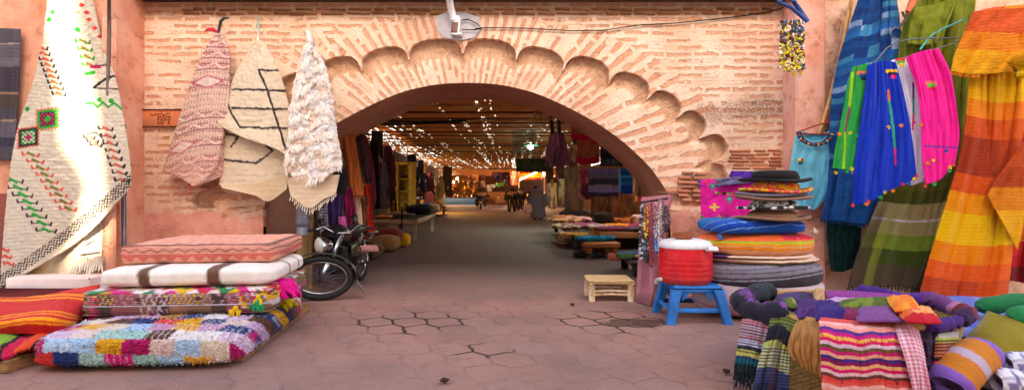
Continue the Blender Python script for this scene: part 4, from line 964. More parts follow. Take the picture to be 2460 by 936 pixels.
for p_ in ((W(842, 655, 8.6)), ): 
    b = MB(); b.ball(p_, (.03, .03, .03), 10); b.build('indicator', plain('amber_lens', C(206, 130, 40), .3, 0, .1), mb)
# ---- scarves on the left jamb
def scarf(name, lab, curves, Y, c1, c2=None, n=3, amp=.03, cat='scarf', group=None, fr=None, st=2.6, mat='cloth', pat=None, sd=1):
    def col(U, V, px, py):
        b = np.broadcast_to(c1, px.shape+(3,)).copy()
        if c2 is not None: b = over(b, sstep(.45, .6, fbm(px/6, py/22, sd))*.8, c2)
        if pat: b = pat(b, U, V, px, py)
        return b*(.88+.24*fbm(px/3, py/5, sd+2))[..., None]
    o = cloth(name, curves, col, Y=Y, step=st, fold=folds(n, amp, sd), mat=mat, thick=.008)
    if fr is not None:
        E = o_edges[o.name][:, -1]; strands('fringe', [E[int(i)] for i in np.linspace(0, len(E)-1, 16)], .06, .006, fr, o)
    return tag(o, lab, cat, group)
scarf('hanging_cloth', 'black cloth bundle hung beside the shaggy white blanket', [[(806, 405), (808, 440), (812, 476)], [(836, 408), (834, 440), (828, 476)]], 9.2, C(34, 28, 34), None, 2, .02, 'cloth')
scarf('hanging_scarf', 'black and white zigzag scarf nearest the drainpipe', [[(762, 486), (764, 530), (772, 585)], [(786, 480), (788, 530), (796, 585)]], 9.0, C(80, 74, 88), None, 2, .03, pat=lambda b, U, V, px, py: over(b, (np.sin(py*.9+4*np.sin(px*.5)) > .1)*.8, C(190, 184, 196)), sd=2)
scarf('hanging_scarf', 'dark purple scarf hanging left of the magenta scarf', [[(786, 470), (788, 520), (794, 600)], [(824, 466), (822, 520), (820, 600)]], 9.15, C(66, 44, 92), C(44, 30, 66), 3, .04, sd=3)
scarf('hanging_scarf', 'pink scarf hanging low behind the motorbike handlebar', [[(812, 520), (814, 560), (818, 605)], [(830, 520), (834, 560), (836, 605)]], 9.1, C(206, 92, 160), C(176, 62, 130), 2, .03, sd=4)
scarf('hanging_scarf', 'crimson magenta scarf hanging beside the cream scarf', [[(824, 456), (828, 510), (832, 575)], [(846, 450), (854, 510), (856, 575)]], 9.5, C(146, 24, 76), C(100, 18, 56), 3, .04, sd=5)
scarf('hanging_scarf', 'long cream scarf with tasselled end', [[(834, 450), (846, 500), (850, 575)], [(858, 455), (868, 500), (872, 575)]], 9.7, C(226, 196, 170), C(190, 150, 130), 3, .04, fr=C(220, 190, 160), sd=6)
scarf('hanging_scarf', 'rusty patterned scarf hanging right of the cream scarf', [[(862, 470), (868, 520), (870, 575)], [(884, 470), (884, 520), (882, 575)]], 10.0, C(140, 76, 52), C(80, 40, 36), 2, .03, sd=7)
scarf('hanging_scarf', 'bright red scarf hanging below the maroon one', [[(874, 440), (876, 490), (874, 560)], [(890, 430), (892, 490), (900, 555)]], 10.4, C(190, 40, 28), C(220, 72, 30), 3, .04, sd=8)
scarf('hanging_blanket', 'orange wool blanket hanging on the left jamb of the arch', [[(818, 312), (832, 390), (844, 470)], [(850, 316), (862, 390), (874, 470)]], 9.55, C(206, 110, 52), C(190, 94, 44), 2, .03, 'blanket', fr=C(170, 90, 50), sd=9, mat='wool')
scarf('hanging_blanket', 'dark brown blanket hanging behind the orange one', [[(846, 312), (862, 380), (878, 440)], [(868, 318), (884, 380), (892, 440)]], 10.0, C(72, 48, 46), C(56, 36, 38), 2, .03, 'blanket', sd=10)
scarf('hanging_blanket', 'maroon shawl hanging beyond the orange blanket', [[(866, 318), (880, 380), (888, 470), (890, 500)], [(880, 326), (894, 380), (904, 470), (898, 500)]], 10.5, C(128, 50, 66), C(100, 40, 50), 3, .04, 'shawl', sd=11)
b = MB(); b.tube([W(800, 308, 9.0), W(884, 322, 11)], .02, 8); tag(b.build('hanging_rail', M['dark_iron']), 'dark rail carrying the blankets on the left jamb', 'rail')
b = MB(); b.tube([W(770, 470, 8.8), W(890, 440, 10.6)], .016, 8); tag(b.build('hanging_rail', M['raw_wood']), 'lower wooden rail carrying the scarves on the left jamb', 'rail')
# ================================================================== RIGHT SIDE
def tint(b, px, py, a=.12, sx=4, sy=4, s=2): return b*(1-a+2*a*fbm(px/sx, py/sy, s))[..., None]
def scuffed(name, c1, c2, rough):
    t = NT(name); P = t.obj(); n = t.noise(P, 3, 4); n2 = t.noise(t.scale(P, (6, 6, 30)), 2.2, 5, .75); n3 = t.noise(P, 24, 4, .7)
    c = t.mix(t.step(n, .35, .65), [*c1, 1], [*c2, 1]); c = t.mix(t.math('MULTIPLY', t.step(n2, .56, .7), .6), c, [*(np.array(c1)*.5+.28), 1]); c = t.mix(t.math('MULTIPLY', t.step(n3, .56, .72), .4), c, [*C(110, 84, 72), 1])
    z = t.sep(P)[2]; c = t.mix(t.math('MULTIPLY', t.math('SUBTRACT', 1, t.step(t.math('ADD', z, t.math('MULTIPLY', n3, .14)), .06, .2)), .5), c, [*C(96, 74, 66), 1])
    t.bump(n3, .06, .01); M[name] = t.fin(c, t.math('ADD', rough, t.math('MULTIPLY', n2, .3)), 0, .4); return M[name]
# pink board with necklaces
bd = thing('leaning_board', 'dusty pink metal door panel leaning against the right jamb, hung with bead necklaces', 'board', W(1555, 735, 7.9))
q0 = [W(1527, 728, 8.0), W(1562, 738, 7.72), W(1613, 466, 8.28), W(1541, 474, 8.5)]
q0[0][2] = .012; q0[1][2] = .012
b = MB(); nrm = np.cross(q0[1]-q0[0], q0[3]-q0[0]); nrm /= np.linalg.norm(nrm); V = np.array(q0+[p-nrm*.03 for p in q0]); b.add(V, [(0, 1, 2, 3), (7, 6, 5, 4), (0, 4, 5, 1), (1, 5, 6, 2), (2, 6, 7, 3), (3, 7, 4, 0)])
t = NT('pink_metal'); P = t.pos(); n = t.noise(P, 2.5, 5, .6); n2 = t.noise(P, 14, 4); cc = t.mix(t.step(n, .35, .65), [*C(184, 112, 120), 1], [*C(160, 90, 98), 1]); cc = t.mix(t.math('MULTIPLY', t.step(n2, .56, .7), .5), cc, [*C(136, 78, 80), 1])
low = t.math('SUBTRACT', 1, t.step(t.math('ADD', t.sep(P)[2], t.math('MULTIPLY', n2, .1)), .1, .24)); cc = t.mix(t.math('MULTIPLY', low, .6), cc, [*C(90, 62, 60), 1]); t.bump(n2, .1, .01); M['pinkboard'] = t.fin(cc, .5, 0, .4)
b.build('panel', M['pinkboard'], bd, smooth=False)
def onboard(px, py, off=.03):
    o = np.array([0, 0, EYE]); d = W(px, py, 1)-o; p0 = q0[0]; k = np.dot(p0-o, nrm)/np.dot(d, nrm); return o+d*k+nrm*(off if np.dot(nrm, [0, -1, 0]) > 0 else -off)
b = MB(); b.tube([onboard(1541, 488), onboard(1608, 478)], .012, 6)
for i in range(9): b.ball(onboard(1545+i*7.4, 487-i*1.1), .018, 6)
b.build('hanging_cord', M['dark_iron'], bd)
NK = [(1547, 490, 622, 8, 'black and white', [C(28, 26, 34), C(190, 186, 190), C(40, 40, 50)], 'fat black and white beaded necklace at the left edge of the pink board'),
      (1558, 496, 570, 8, 'amber', [C(210, 140, 30), C(130, 60, 30), C(230, 170, 60)], 'amber and brown beaded necklace on the pink board'),
      (1559, 560, 628, 9, 'dark', [C(36, 44, 58), C(20, 24, 34), C(120, 130, 140)], 'dark slate bead bunch hanging below the amber necklace'),
      (1571, 488, 640, 7, 'red', [C(196, 40, 44), C(150, 26, 36), C(110, 30, 34)], 'long red bead necklace hanging in the middle of the board'),
      (1581, 490, 570, 7, 'pale', [C(200, 180, 176), C(150, 120, 120), C(90, 70, 76)], 'pale pearly necklace right of the long red one'),
      (1584, 544, 606, 7, 'turquoise', [C(40, 130, 200), C(20, 90, 180), C(80, 180, 210)], 'turquoise bead strand below the pale necklace'),
      (1592, 482, 640, 6, 'white', [C(226, 206, 196), C(170, 140, 130), C(230, 220, 210)], 'long white shell necklace near the right of the board'),
      (1598, 482, 600, 6, 'grey', [C(180, 160, 160), C(120, 100, 110), C(150, 60, 70)], 'grey and rose bead necklace beside the black bunch'),
      (1606, 496, 556, 11, 'black', [C(36, 36, 44), C(60, 64, 74), C(24, 24, 30)], 'thick bunch of black beads at the right of the board')]
for px, y0, y1, w, _, pal, lab in NK:
    b = MB(); n = int((y1-y0)/3.2)
    for sgn in (-1, 1):
        for i in range(n):
            f = i/(n-1); x = px+sgn*w*.5*math.sin(f*PI)**.6; y = y0+(y1-y0)*f
            r = .010+.010*(w > 7)*random.random()+.008*f
            b.ball(onboard(x, y, .035+random.random()*.015), r*random.uniform(.8, 1.25), 6, pal[random.randrange(3)])
    tag(b.build('necklace', painted('glossy_bead', .25, 0, .6, .1, .02)), lab, 'necklace', 'necklaces hanging on the pink board')
# straw stool
st = thing('straw_stool', 'low pale wooden stool with woven straw seat on the paving', 'stool', W(1470, 725, 8.3))
x0, x1, y0, y1, h = 1.06, 1.70, 8.05, 8.62, .29
for (x, y) in ((x0+.05, y0+.05), (x1-.05, y0+.05), (x0+.05, y1-.05), (x1-.05, y1-.05)):
    b = MB(); b.tube([(x, y, 0), (x, y, .15), (x+.004, y, h)], [.043, .047, .04], 10); b.build('leg', wood('pale_poplar', C(236, 206, 166), C(210, 168, 124), (30, 30, 2)), st)
for z, dz in ((.085, 0), (.135, .008)):
    for ax in range(4):
        b = MB(); p = [((x0, y0+.05), (x1, y0+.05)), ((x0, y1-.05), (x1, y1-.05)), ((x0+.05, y0), (x0+.05, y1)), ((x1-.05, y0), (x1-.05, y1))][ax]
        m = ((p[0][0]+p[1][0])/2, (p[0][1]+p[1][1])/2); b.tube([(*p[0], z), (*m, z+.012), (*p[1], z)], .016, 8); b.build('stretcher', M['pale_poplar'], st)
xs = np.linspace(0, 1, 60); X_, Y_ = np.meshgrid(xs, xs, indexing='ij'); ed = np.minimum(np.minimum(X_, 1-X_), np.minimum(Y_, 1-Y_))
Zs = h-.01+.012*np.sin(np.where(np.minimum(X_, 1-X_) < np.minimum(Y_, 1-Y_), Y_, X_)*150)*.35-.03*np.clip(ed*2, 0, 1)+.02*sstep(0, .06, ed)
V = np.stack([x0+X_*(x1-x0), y0+Y_*(y1-y0), Zs], -1); c_ = C(222, 184, 130)*np.ones(V.shape); c_ *= (.75+.35*fbm(X_*8+50*(Y_), Y_*40, 3))[..., None]
b = MB(); b.grid(V, c_)
for p in (((x0, y0+.03), (x1, y0+.03)), ((x0, y1-.03), (x1, y1-.03)), ((x0+.03, y0), (x0+.03, y1)), ((x1-.03, y0), (x1-.03, y1))): b.tube([(*p[0], h-.03), (*p[1], h-.03)], .024, 8, C(214, 176, 124))
b.build('seat', M['cloth'], st)
# blue plastic stool
ps = thing('plastic_stool', 'blue plastic stool carrying the red water cooler', 'stool', W(1665, 780, 7.05))
bl = scuffed('blue_plastic', C(0, 118, 196), C(0, 98, 170), .42); cx, cy, hw, hd, hh = 2.16, 7.06, .285, .30, .43
b = MB(); b.box((cx, cy, hh-.02), (hw*2, hd*2, .04), bev=.016); b.box((cx, cy, hh-.055), (hw*2-.03, hd*2-.03, .05), bev=.01); b.build('seat', bl, ps)
for sx in (-1, 1):
    for sy in (-1, 1):
        tx, ty, bx_, by_ = cx+sx*(hw-.05), cy+sy*(hd-.05), cx+sx*(hw+.045), cy+sy*(hd+.04)
        b = MB(); V = []
        for z, f, w in ((hh-.04, 0, .065), (.3, .3, .055), (.03, .95, .048), (0, 1, .052)):
            px_, py_ = tx+(bx_-tx)*f, ty+(by_-ty)*f; V.append([(px_+i*w, py_+j*w, z) for i, j in ((-1, -.8), (-.8, -1), (.8, -1), (1, -.8), (1, .8), (.8, 1), (-.8, 1), (-1, .8))])
        b.grid(np.array(V), wrapv=True); b.build('leg', bl, ps, sangle=40)
for (p, q) in (((-1, -1), (1, -1)), ((-1, 1), (1, 1)), ((-1, -1), (-1, 1)), ((1, -1), (1, 1))):
    f = .66; P0 = np.array([cx+p[0]*(hw-.05+.095*f), cy+p[1]*(hd-.05+.09*f), .15]); P1 = np.array([cx+q[0]*(hw-.05+.095*f), cy+q[1]*(hd-.05+.09*f), .15])
    d = P1-P0; b = MB(); b.box((P0+P1)/2, (abs(d[0])-.07 if abs(d[0]) > .1 else .03, abs(d[1])-.07 if abs(d[1]) > .1 else .03, .055), bev=.008); b.build('crossbar', bl, ps)
# gussets that arch the front opening
for sy in (-1, 1):
    for sx in (-1, 1):
        b = MB(); x = cx+sx*(hw-.11); y = cy+sy*(hd-.045); b.add([(x, y-.02, hh-.075), (x-sx*.10, y-.02, hh-.075), (x, y-.02, hh-.18), (x, y+.02, hh-.075), (x-sx*.10, y+.02, hh-.075), (x, y+.02, hh-.18)], [(0, 1, 2), (5, 4, 3), (0, 3, 4, 1), (1, 4, 5, 2), (2, 5, 3, 0)]); b.build('gusset', bl, ps, smooth=False)
# cooler
co = thing('water_cooler', 'round red ribbed water cooler with white lid on blue stool', 'cooler', (cx-.06, cy, hh))
red = scuffed('red_plastic', C(236, 24, 38), C(206, 18, 32), .4); R0 = .312; z0 = hh
zz = np.linspace(0, .43, 90); pr = []
for z in zz:
    rib = .004*(abs((z/.062) % 1-.5)*2)**.5 if .06 < z < .30 else .002
    pr.append((R0*(.93+.07*min(1, z/.05))*(1+.02*math.sin(z*7))+rib-.004, z+.002))
b = MB(); b.lathe([(0, .002)]+pr+[(R0*.96, .435)], (cx-.06, cy, z0), 64); b.build('body', red, co)
wht = scuffed('white_plastic', C(238, 232, 232), C(222, 212, 210), .45)
b = MB(); b.lathe([(R0*1.01, .425), (R0*1.03, .44), (R0*1.0, .47), (R0*.9, .50), (R0*.6, .525), (0, .53)], (cx-.06, cy, z0), 64); b.box((cx+.16, cy-.30, z0+.43), (.14, .07, .06), bev=.015); b.build('lid', wht, co)
b = MB(); b.tube([(cx-.06-R0+.01, cy-.06, z0+.04), (cx-.06-R0-.07, cy-.09, z0+.035)], .028, 10); b.tube([(cx-.06-R0-.05, cy-.08, z0+.05), (cx-.06-R0-.06, cy-.085, z0+.0)], .02, 8); b.build('tap', wht, co)
b = MB(); b.lathe([(0, .0), (.09, .0), (.115, .02), (.125, .06), (.118, .062), (.10, .03), (0, .018)], (cx-.10, cy-.05, z0+.532), 32)
b.tube([(cx-.10+.12*math.cos(a_), cy-.05+.12*math.sin(a_), z0+.592) for a_ in np.linspace(0, 2*PI, 30)], .010, 6)
tag(b.build('clay_bowl', plain('copper_clay', C(176, 92, 50), .4, .1, .3, 14)), 'small brown clay bowl on the white cooler lid', 'bowl')
# ---- pouf stack with hats
PX0, PY0 = 3.06, 7.28
def rp(name, lab, z, h, rx, ry, col, cat='cushion', ev=.5, eh=1.0, dx=0, dy=0, yaw=0, mat='cloth', rough=.008, n=(200, 44), tex=4, seam=0):
    return tag(pouf(name, (PX0+dx, PY0+dy, z), (rx*2, ry*2, h), yaw, col, eh, ev, mat, n, rough, tex=tex, seam=seam), lab, cat)
def c_lil(x, y, z, T, Q):
    b = np.broadcast_to(C(206, 178, 186), Q.shape).copy(); zz = Q[..., 2]
    for z0_, w in ((.16, .012), (.10, .008), (.06, .01)): b = over(b, sstep(w+.006, w-.004, np.abs(zz-z0_+.01*np.sin(T*9)))*.7, C(190, 96, 120))
    b = over(b, (zz < .05)*(np.sin(T*60) > .2)*.6, C(90, 60, 66)); return b*(.9+.2*fbm(Q[..., 0]*20, zz*20, 2))[..., None]
rp('round_pouf', 'large lilac grey cloth pouf at the bottom of the cushion tower', 0.004, .52, .80, .54, c_lil, ev=.6, n=(240, 60), rough=.018)
def c_gry(x, y, z, T, Q):
    q = Q[..., 2]-.035*Q[..., 0]+.02*np.sin(T*2)
    b = bands((q-.35)/.30, [(.16, C(60, 54, 62)), (.21, C(150, 140, 150)), (.30, C(76, 70, 78)), (.44, C(134, 122, 134)), (.48, C(84, 78, 86)), (.60, C(128, 118, 130)), (.64, C(96, 88, 98)), (.76, C(140, 130, 142)), (.8, C(90, 84, 94)), (2, C(122, 112, 126))])
    return b*(.88+.22*fbm(T*14, q*60, 3))[..., None]
rp('round_pouf', 'dark and light grey striped round pouf in the cushion tower', .36, .33, .775, .55, c_gry, ev=.5, n=(240, 60), rough=.014, seam=.03)
def c_bei(x, y, z, T, Q): return bands(z+.2*np.sin(T), [(-.4, C(206, 150, 96)), (-.25, C(120, 80, 70)), (.3, C(232, 196, 170)), (.42, C(150, 100, 84)), (2, C(236, 206, 184))])*(.9+.2*fbm(T*20, z*3, 1))[..., None]
rp('flat_cushion', 'thin beige edged flat cushion under the orange striped pouf', .665, .075, .70, .50, c_bei, ev=.6, dx=.03)
rp('flat_cushion', 'thin folded cream and purple cushion just below the orange pouf', .725, .05, .71, .5, lambda x, y, z, T, Q: bands(T, [(2.6, C(240, 214, 196)), (4.0, C(96, 50, 110)), (9, C(236, 204, 180))])*(.9+.2*fbm(T*20, z*3, 1))[..., None], ev=.7, dx=-.05)
def c_org(x, y, z, T, Q):
    q = z+.12*np.sin(T*1.0+.6)+.25*Q[..., 0]*-.3; k = np.cos(T-4.9)
    b = bands(q, [(-.72, C(246, 176, 130)), (-.45, C(240, 130, 34)), (-.3, C(226, 160, 104)), (-.12, C(246, 150, 30)), (.02, C(200, 190, 60)), (.12, C(160, 180, 50)), (.3, C(240, 106, 60)), (.62, C(238, 96, 40)), (.85, C(226, 60, 74)), (3, C(150, 104, 134))])
    b = np.where(((Q[..., 0] > PX0+.12) & (q > .25) & (q < .85))[..., None], C(232, 36, 70)*np.ones(3), b)
    b = over(b, (np.abs(Q[..., 0]-PX0-.33) < .008)*(np.sin(z*30) > -.3)*.8, C(240, 190, 120))
    return b*(.88+.22*fbm(T*10, z*5, 3))[..., None]
rp('round_pouf', 'round pouf with orange, lime and red stripes in the cushion tower', .75, .27, .70, .50, c_org, ev=.55, dx=-.03, n=(240, 60), rough=.014, seam=.02)
def c_blu(x, y, z, T, Q):
    b = np.broadcast_to(C(10, 78, 168), Q.shape).copy(); q = y*.7+z*.5-.2*x
    for k_ in (-.62, -.2, .25): b = over(b, (np.abs(q-k_) < .02)*1., C(120, 170, 220))
    b = over(b, (q > .3)*.7, C(0, 110, 170)); b = over(b, ((q > -.58) & (q < -.3))*.6, C(20, 50, 150)); return b*(.88+.24*fbm(Q[..., 0]*14, z*5, 2))[..., None]
bc = rp('square_cushion', 'blue striped square cushion with corner tassels under the hats', 1.0, .20, .57, .42, c_blu, ev=.62, eh=.42, dx=-.09, yaw=.1, rough=.016, n=(220, 44), seam=.03)
for p in (W(1728, 562, 6.95), W(1954, 548, 7.0)):
    b = MB()
    for i in range(10): b.tube([p, p+np.array([random.uniform(-.05, .05), random.uniform(-.04, .02), random.uniform(-.08, -.04)])], [.016, .008], 5, C(20, 120, 190) if p[0] < 3 else C(220, 196, 170))
    b.build('tassel', M['cloth'], bc)
def hat(lab, px, py, rpx, brim, crown, col, Y=7.05, ccol=None, pat=None, up=0.0, ctop=.8, kind='sun_hat', band=None):
    c = W(px, py, Y); R = rpx*Y/F; t_ = thing(kind, lab, 'hat', c, 'stack of hats on the cushion tower')
    r1 = R*.66; H_ = crown
    a = np.linspace(0, 2*PI, 96, endpoint=False); rr = np.linspace(r1*.9, R, 14)
    V = np.zeros((14, 96, 3)); V[..., 0] = c[0]+rr[:, None]*np.cos(a); V[..., 1] = c[1]+rr[:, None]*np.sin(a)*.72
    q = (rr-r1*.9)/(R-r1*.9); V[..., 2] = c[2]+up*(q[:, None]**1.5)+brim*q[:, None]**2*np.cos(2*a)+.008*np.sin(3*a+px)*q[:, None]
    cc = np.broadcast_to(col, V.shape).copy(); A_, Q_ = np.meshgrid(a, q)
    if pat: cc = pat(cc, A_, Q_)
    cc = cc*(.88+.24*fbm(A_*8, Q_*8, 3))[..., None]
    b = MB(); b.grid(V, cc, wrapv=True); b.build('brim', M['cloth'], t_, solid=.03)
    if H_:
        pr = [(r1*.97, 0), (r1*.99, H_*.2), (r1*.97, H_*.6), (r1*ctop, H_*.92), (r1*.55, H_), (.001, H_*.99)]; pr = resample([(p*100, z*100) for p, z in pr], 24, 0)[0][:, :2]/100
        V = np.zeros((24, 96, 3)); V[..., 0] = c[0]+pr[:, :1]*np.cos(a); V[..., 1] = c[1]+pr[:, :1]*np.sin(a)*.75; V[..., 2] = c[2]+pr[:, 1:2]
        A_, Z_ = np.meshgrid(a, pr[:, 1]/H_); cc = np.broadcast_to(col if ccol is None else ccol, V.shape).copy()
        if pat: cc = pat(cc, A_, Z_+1)
        b = MB(); b.grid(V, cc*(.88+.24*fbm(A_*8, Z_*8, 3))[..., None], wrapv=True); b.build('crown', M['cloth'], t_)
        if band is not None:
            b = MB(); V = np.zeros((3, 96, 3)); 
            for i, z in enumerate((.005, .03, .055)): V[i, :, 0] = c[0]+r1*1.01*np.cos(a); V[i, :, 1] = c[1]+r1*.765*np.sin(a); V[i, :, 2] = c[2]+z
            b.grid(V, band*np.ones(V.shape), wrapv=True); b.build('hat_band', M['cloth'], t_)
    return t_
hat('tan brown hat at the bottom of the hat stack on blue cushion', 1856, 524, 88, .012, .10, C(150, 108, 84), ccol=C(130, 92, 70), band=C(176, 130, 100), up=.012)
def bw(c, A, Q): return over(c, (fbm(A*7, Q*7, 5) > .52)*1., C(226, 216, 210))
hat('black hat patterned with white brush strokes in the hat stack', 1858, 500, 86, -.01, .10, C(40, 34, 36), pat=bw, up=.01)
hat('brown felt hat with turned up brim above the black and white hat', 1858, 478, 90, .016, .06, C(146, 108, 90), up=.02)
hat('grey blue hat brim squeezed under the floral hat', 1852, 468, 84, .01, .05, C(120, 108, 122), up=.01)
def fl(c, A, Q):
    c = over(c, (fbm(A*6, Q*5, 7) > .5)*1., C(240, 170, 30)); c = over(c, (fbm(A*9, Q*7, 2) > .6)*1., C(226, 40, 110)); return over(c, (fbm(A*11, Q*9, 12) > .66)*1., C(170, 190, 40))
hat('floral yellow and coral hat right under the black bowler', 1862, 460, 86, .018, .13, C(236, 84, 60), pat=fl, up=.018)
hat('black felt bowler hat on top of the hat stack', 1862, 434, 84, .014, .125, C(36, 31, 32), ctop=.86, kind='bowler_hat', up=.006, band=C(24, 22, 24))
# ---- tops hung behind the tower
def mag(U, V, px, py):
    b = np.broadcast_to(C(228, 32, 150), px.shape+(3,)).copy()
    pal = [C(30, 60, 140), C(240, 180, 30), C(20, 140, 120), C(230, 60, 60), C(60, 30, 80)]
    for cx_, cy_ in ((1716, 497), (1752, 478), (1712, 446)):
        d = np.hypot(px-cx_, (py-cy_)*1.2); b = over(b, ((np.abs(px-cx_) < 3) | (np.abs(py-cy_) < 2.5))*(d < 11)*(d > 3)*1., pal[cx_ % 5]); b = over(b, (d < 3)*1., C(120, 200, 170))
    e = (np.abs(py-(521+3*np.sin(px/14))) < 2.6)*(np.sin(px*.8) > -.1); b = np.where((e > 0)[..., None], np.array(pal)[(px/7).astype(int) % 5], b)
    e = seg(px, py, (1720, 462), (1775, 466)) < 3; b = np.where(e[..., None], np.array(pal)[(px/6).astype(int) % 5], b)
    return tint(b, px, py, .1, 12, 12)
mg = cloth('hanging_tunic', [[(1682, 432), (1683, 480), (1684, 522)], [(1720, 430), (1716, 480), (1714, 524)], [(1764, 434), (1760, 480), (1758, 524)], [(1806, 436), (1804, 480), (1800, 520)]], mag, Y=7.98, step=2, fold=folds(2, .025, 4), mat='silk', thick=.01)
tag(mg, 'magenta tunic with pompom trim hung left of the hat stack', 'tunic')
b = MB(); rnd = random.Random(3)
for p in [(1680, 436), (1681, 446), (1686, 520), (1700, 524), (1730, 524), (1756, 524), (1696, 438), (1728, 446)]:
    b.ball(W(p[0], p[1], 7.93), .022, 7, [C(240, 200, 30), C(30, 70, 150), C(20, 140, 110), C(226, 60, 60)][rnd.randrange(4)])
b.build('pompom_trim', M['cloth'], mg)
scarf('folded_cloth', 'purple cloth draped behind the black bowler hat', [[(1757, 410), (1752, 425), (1748, 442)], [(1818, 412), (1818, 425), (1816, 440)]], 7.95, C(92, 46, 160), C(70, 34, 130), 2, .03, 'cloth', sd=3)
scarf('folded_cloth', 'grey blue cloth lying over the shoulder of the magenta tunic', [[(1716, 430), (1722, 438), (1724, 446)], [(1774, 424), (1790, 430), (1800, 440)]], 7.9, C(112, 104, 140), None, 2, .02, 'cloth', sd=4)
def lb_c(U, V, px, py):
    b = np.broadcast_to(C(112, 204, 226), px.shape+(3,)).copy(); b = over(b, sstep(380, 470, py)*sstep(1920, 1960, px)*.5, C(60, 146, 170))
    b = over(b, (np.hypot((px-1958)/30., (py-316)/22.) < 1)*1., C(70, 160, 190)); d = np.abs(np.hypot((px-1958)/38., (py-312)/34.)-1.0)
    m = (d < .11) & (py > 318); pal = np.array([C(16, 60, 100), C(190, 50, 60), C(10, 120, 110), C(40, 40, 120)]); b = np.where(m[..., None], pal[((px+py)/5).astype(int) % 4], b)
    return tint(b, px, py, .09, 14, 14)
lt = cloth('blue_blouse', [[(1914, 316), (1906, 350), (1898, 400), (1886, 450), (1892, 480), (1908, 505)], [(1936, 318), (1932, 360), (1926, 420), (1924, 470), (1928, 500)], [(1966, 324), (1966, 380), (1962, 440), (1954, 480), (1948, 505)], [(1998, 312), (2000, 380), (1998, 440), (1980, 480), (1962, 500)]],
           lb_c, Y=7.92, step=2, fold=folds(2.2, .03, 6), mat='silk', thick=.01)
tag(lt, 'light blue blouse with braided neckline on a red hanger', 'blouse')
b = MB(); pal = [C(240, 200, 20), C(200, 40, 60), C(20, 60, 130), C(30, 150, 90)]
for i, (x, y) in enumerate(((1921, 385), (1926, 384), (1922, 391), (1926, 390))): b.ball(W(x, y, 7.86), .026, 8, pal[i])
b.build('pompom', M['cloth'], lt)
b = MB()
for i in range(26):
    a_ = PI*.03+PI*.94*i/25; b.ball(W(1958-42*math.cos(a_), 316+34*math.sin(a_)*.95, 7.87), .022, 7, [C(16, 60, 100), C(190, 50, 60), C(10, 120, 110), C(40, 40, 120), C(220, 180, 60)][i % 5])
b.build('braid_trim', M['cloth'], lt)
b = MB(); b.tube([W(x, y, 7.9) for x, y in ((1920, 316), (1950, 305), (1975, 297), (2002, 292), (2040, 302), (2070, 318), (1996, 322), (1926, 322))], .011, 6); b.tube([W(1985, 296, 7.9), W(1990, 285, 7.93), W(2000, 278, 7.95)], .009, 6)
tag(b.build('clothes_hanger', plain('red_wire', C(170, 36, 46), .4, 0, .1)), 'red wire hanger carrying the light blue blouse', 'hanger')
# bamboo pole
b = MB(); pts = [W(2050, -30, 8.08), W(2040, 30, 8.06), W(2020, 130, 8.05), W(1996, 230, 8.04), W(1974, 304, 8.03), W(1950, 380, 8.02)]; pts = [p for p in pts]
P_, _ = resample([(p[0]*100, p[2]*100, p[1]) for p in pts], 50, 0); P_ = [np.array([q[0]/100, q[2], q[1]/100]) for q in P_]
b.tube(P_, [.026+.005*(i % 9 == 0) for i in range(50)], 10); tag(b.build('bamboo_pole', M['bamboo']), 'thin bamboo pole leaning on the wall left of the blue blanket', 'pole')
# blue blanket
def bluec(U, V, px, py):
    r = np.floor((py+.28*(px-2060)+3*np.sin(px/12))/13.); s_ = _h(r, r*0, 3); b = np.array([C(0, 74, 142), C(8, 96, 170), C(20, 112, 190), C(6, 60, 124), C(30, 100, 160)])[(s_*5).astype(int)]
    acc = (_h(r, np.floor(U*5.0), 7) > .68) & (s_ > .25) & (py < 470); w = _h(r, np.floor(U*4.0), 9); b = over(b, acc*.6, C(70, 170, 206)); b = over(b, (acc & (w > .6))*.5, C(190, 200, 235))
    b = over(b, sstep(430, 470, py)*.7, C(0, 86, 156)); b = over(b, (U < .16)*.25, C(0, 50, 110))
    return tint(b, px, py, .16, 3, 2)
bb_ = cloth('hanging_blanket', [[(2070, -20), (2042, 60), (2016, 140), (2000, 220), (1994, 300), (1992, 400), (1984, 470), (1972, 526)], [(2100, -20), (2080, 100), (2052, 220), (2040, 330), (2030, 440), (2016, 530)],
                               [(2128, -20), (2124, 100), (2110, 220), (2096, 330), (2082, 440), (2062, 536)], [(2150, -20), (2162, 60), (2170, 140), (2174, 230), (2170, 330), (2150, 420), (2108, 536)]],
            bluec, Y=7.86, step=2, fold=folds(2.6, .05, 3, .3), mat='wool', thick=.018, ragged=1)
tag(bb_, 'tall blue banded blanket hanging behind the scarves on the wire hanger', 'blanket')
E = o_edges[bb_.name][:, -1]; strands('fringe', [E[int(i)] for i in np.linspace(0, len(E)-1, 40)], .045, .009, C(8, 60, 110), bb_)
scarf('hanging_shawl', 'dark teal knitted shawl in the shade below the blue blanket', [[(1986, 520), (1988, 580), (1996, 650)], [(2030, 525), (2026, 590), (2024, 652)], [(2070, 520), (2066, 590), (2056, 640)]], 8.02, C(10, 62, 60), C(4, 36, 38), 4, .03, 'shawl', sd=5, mat='wool')
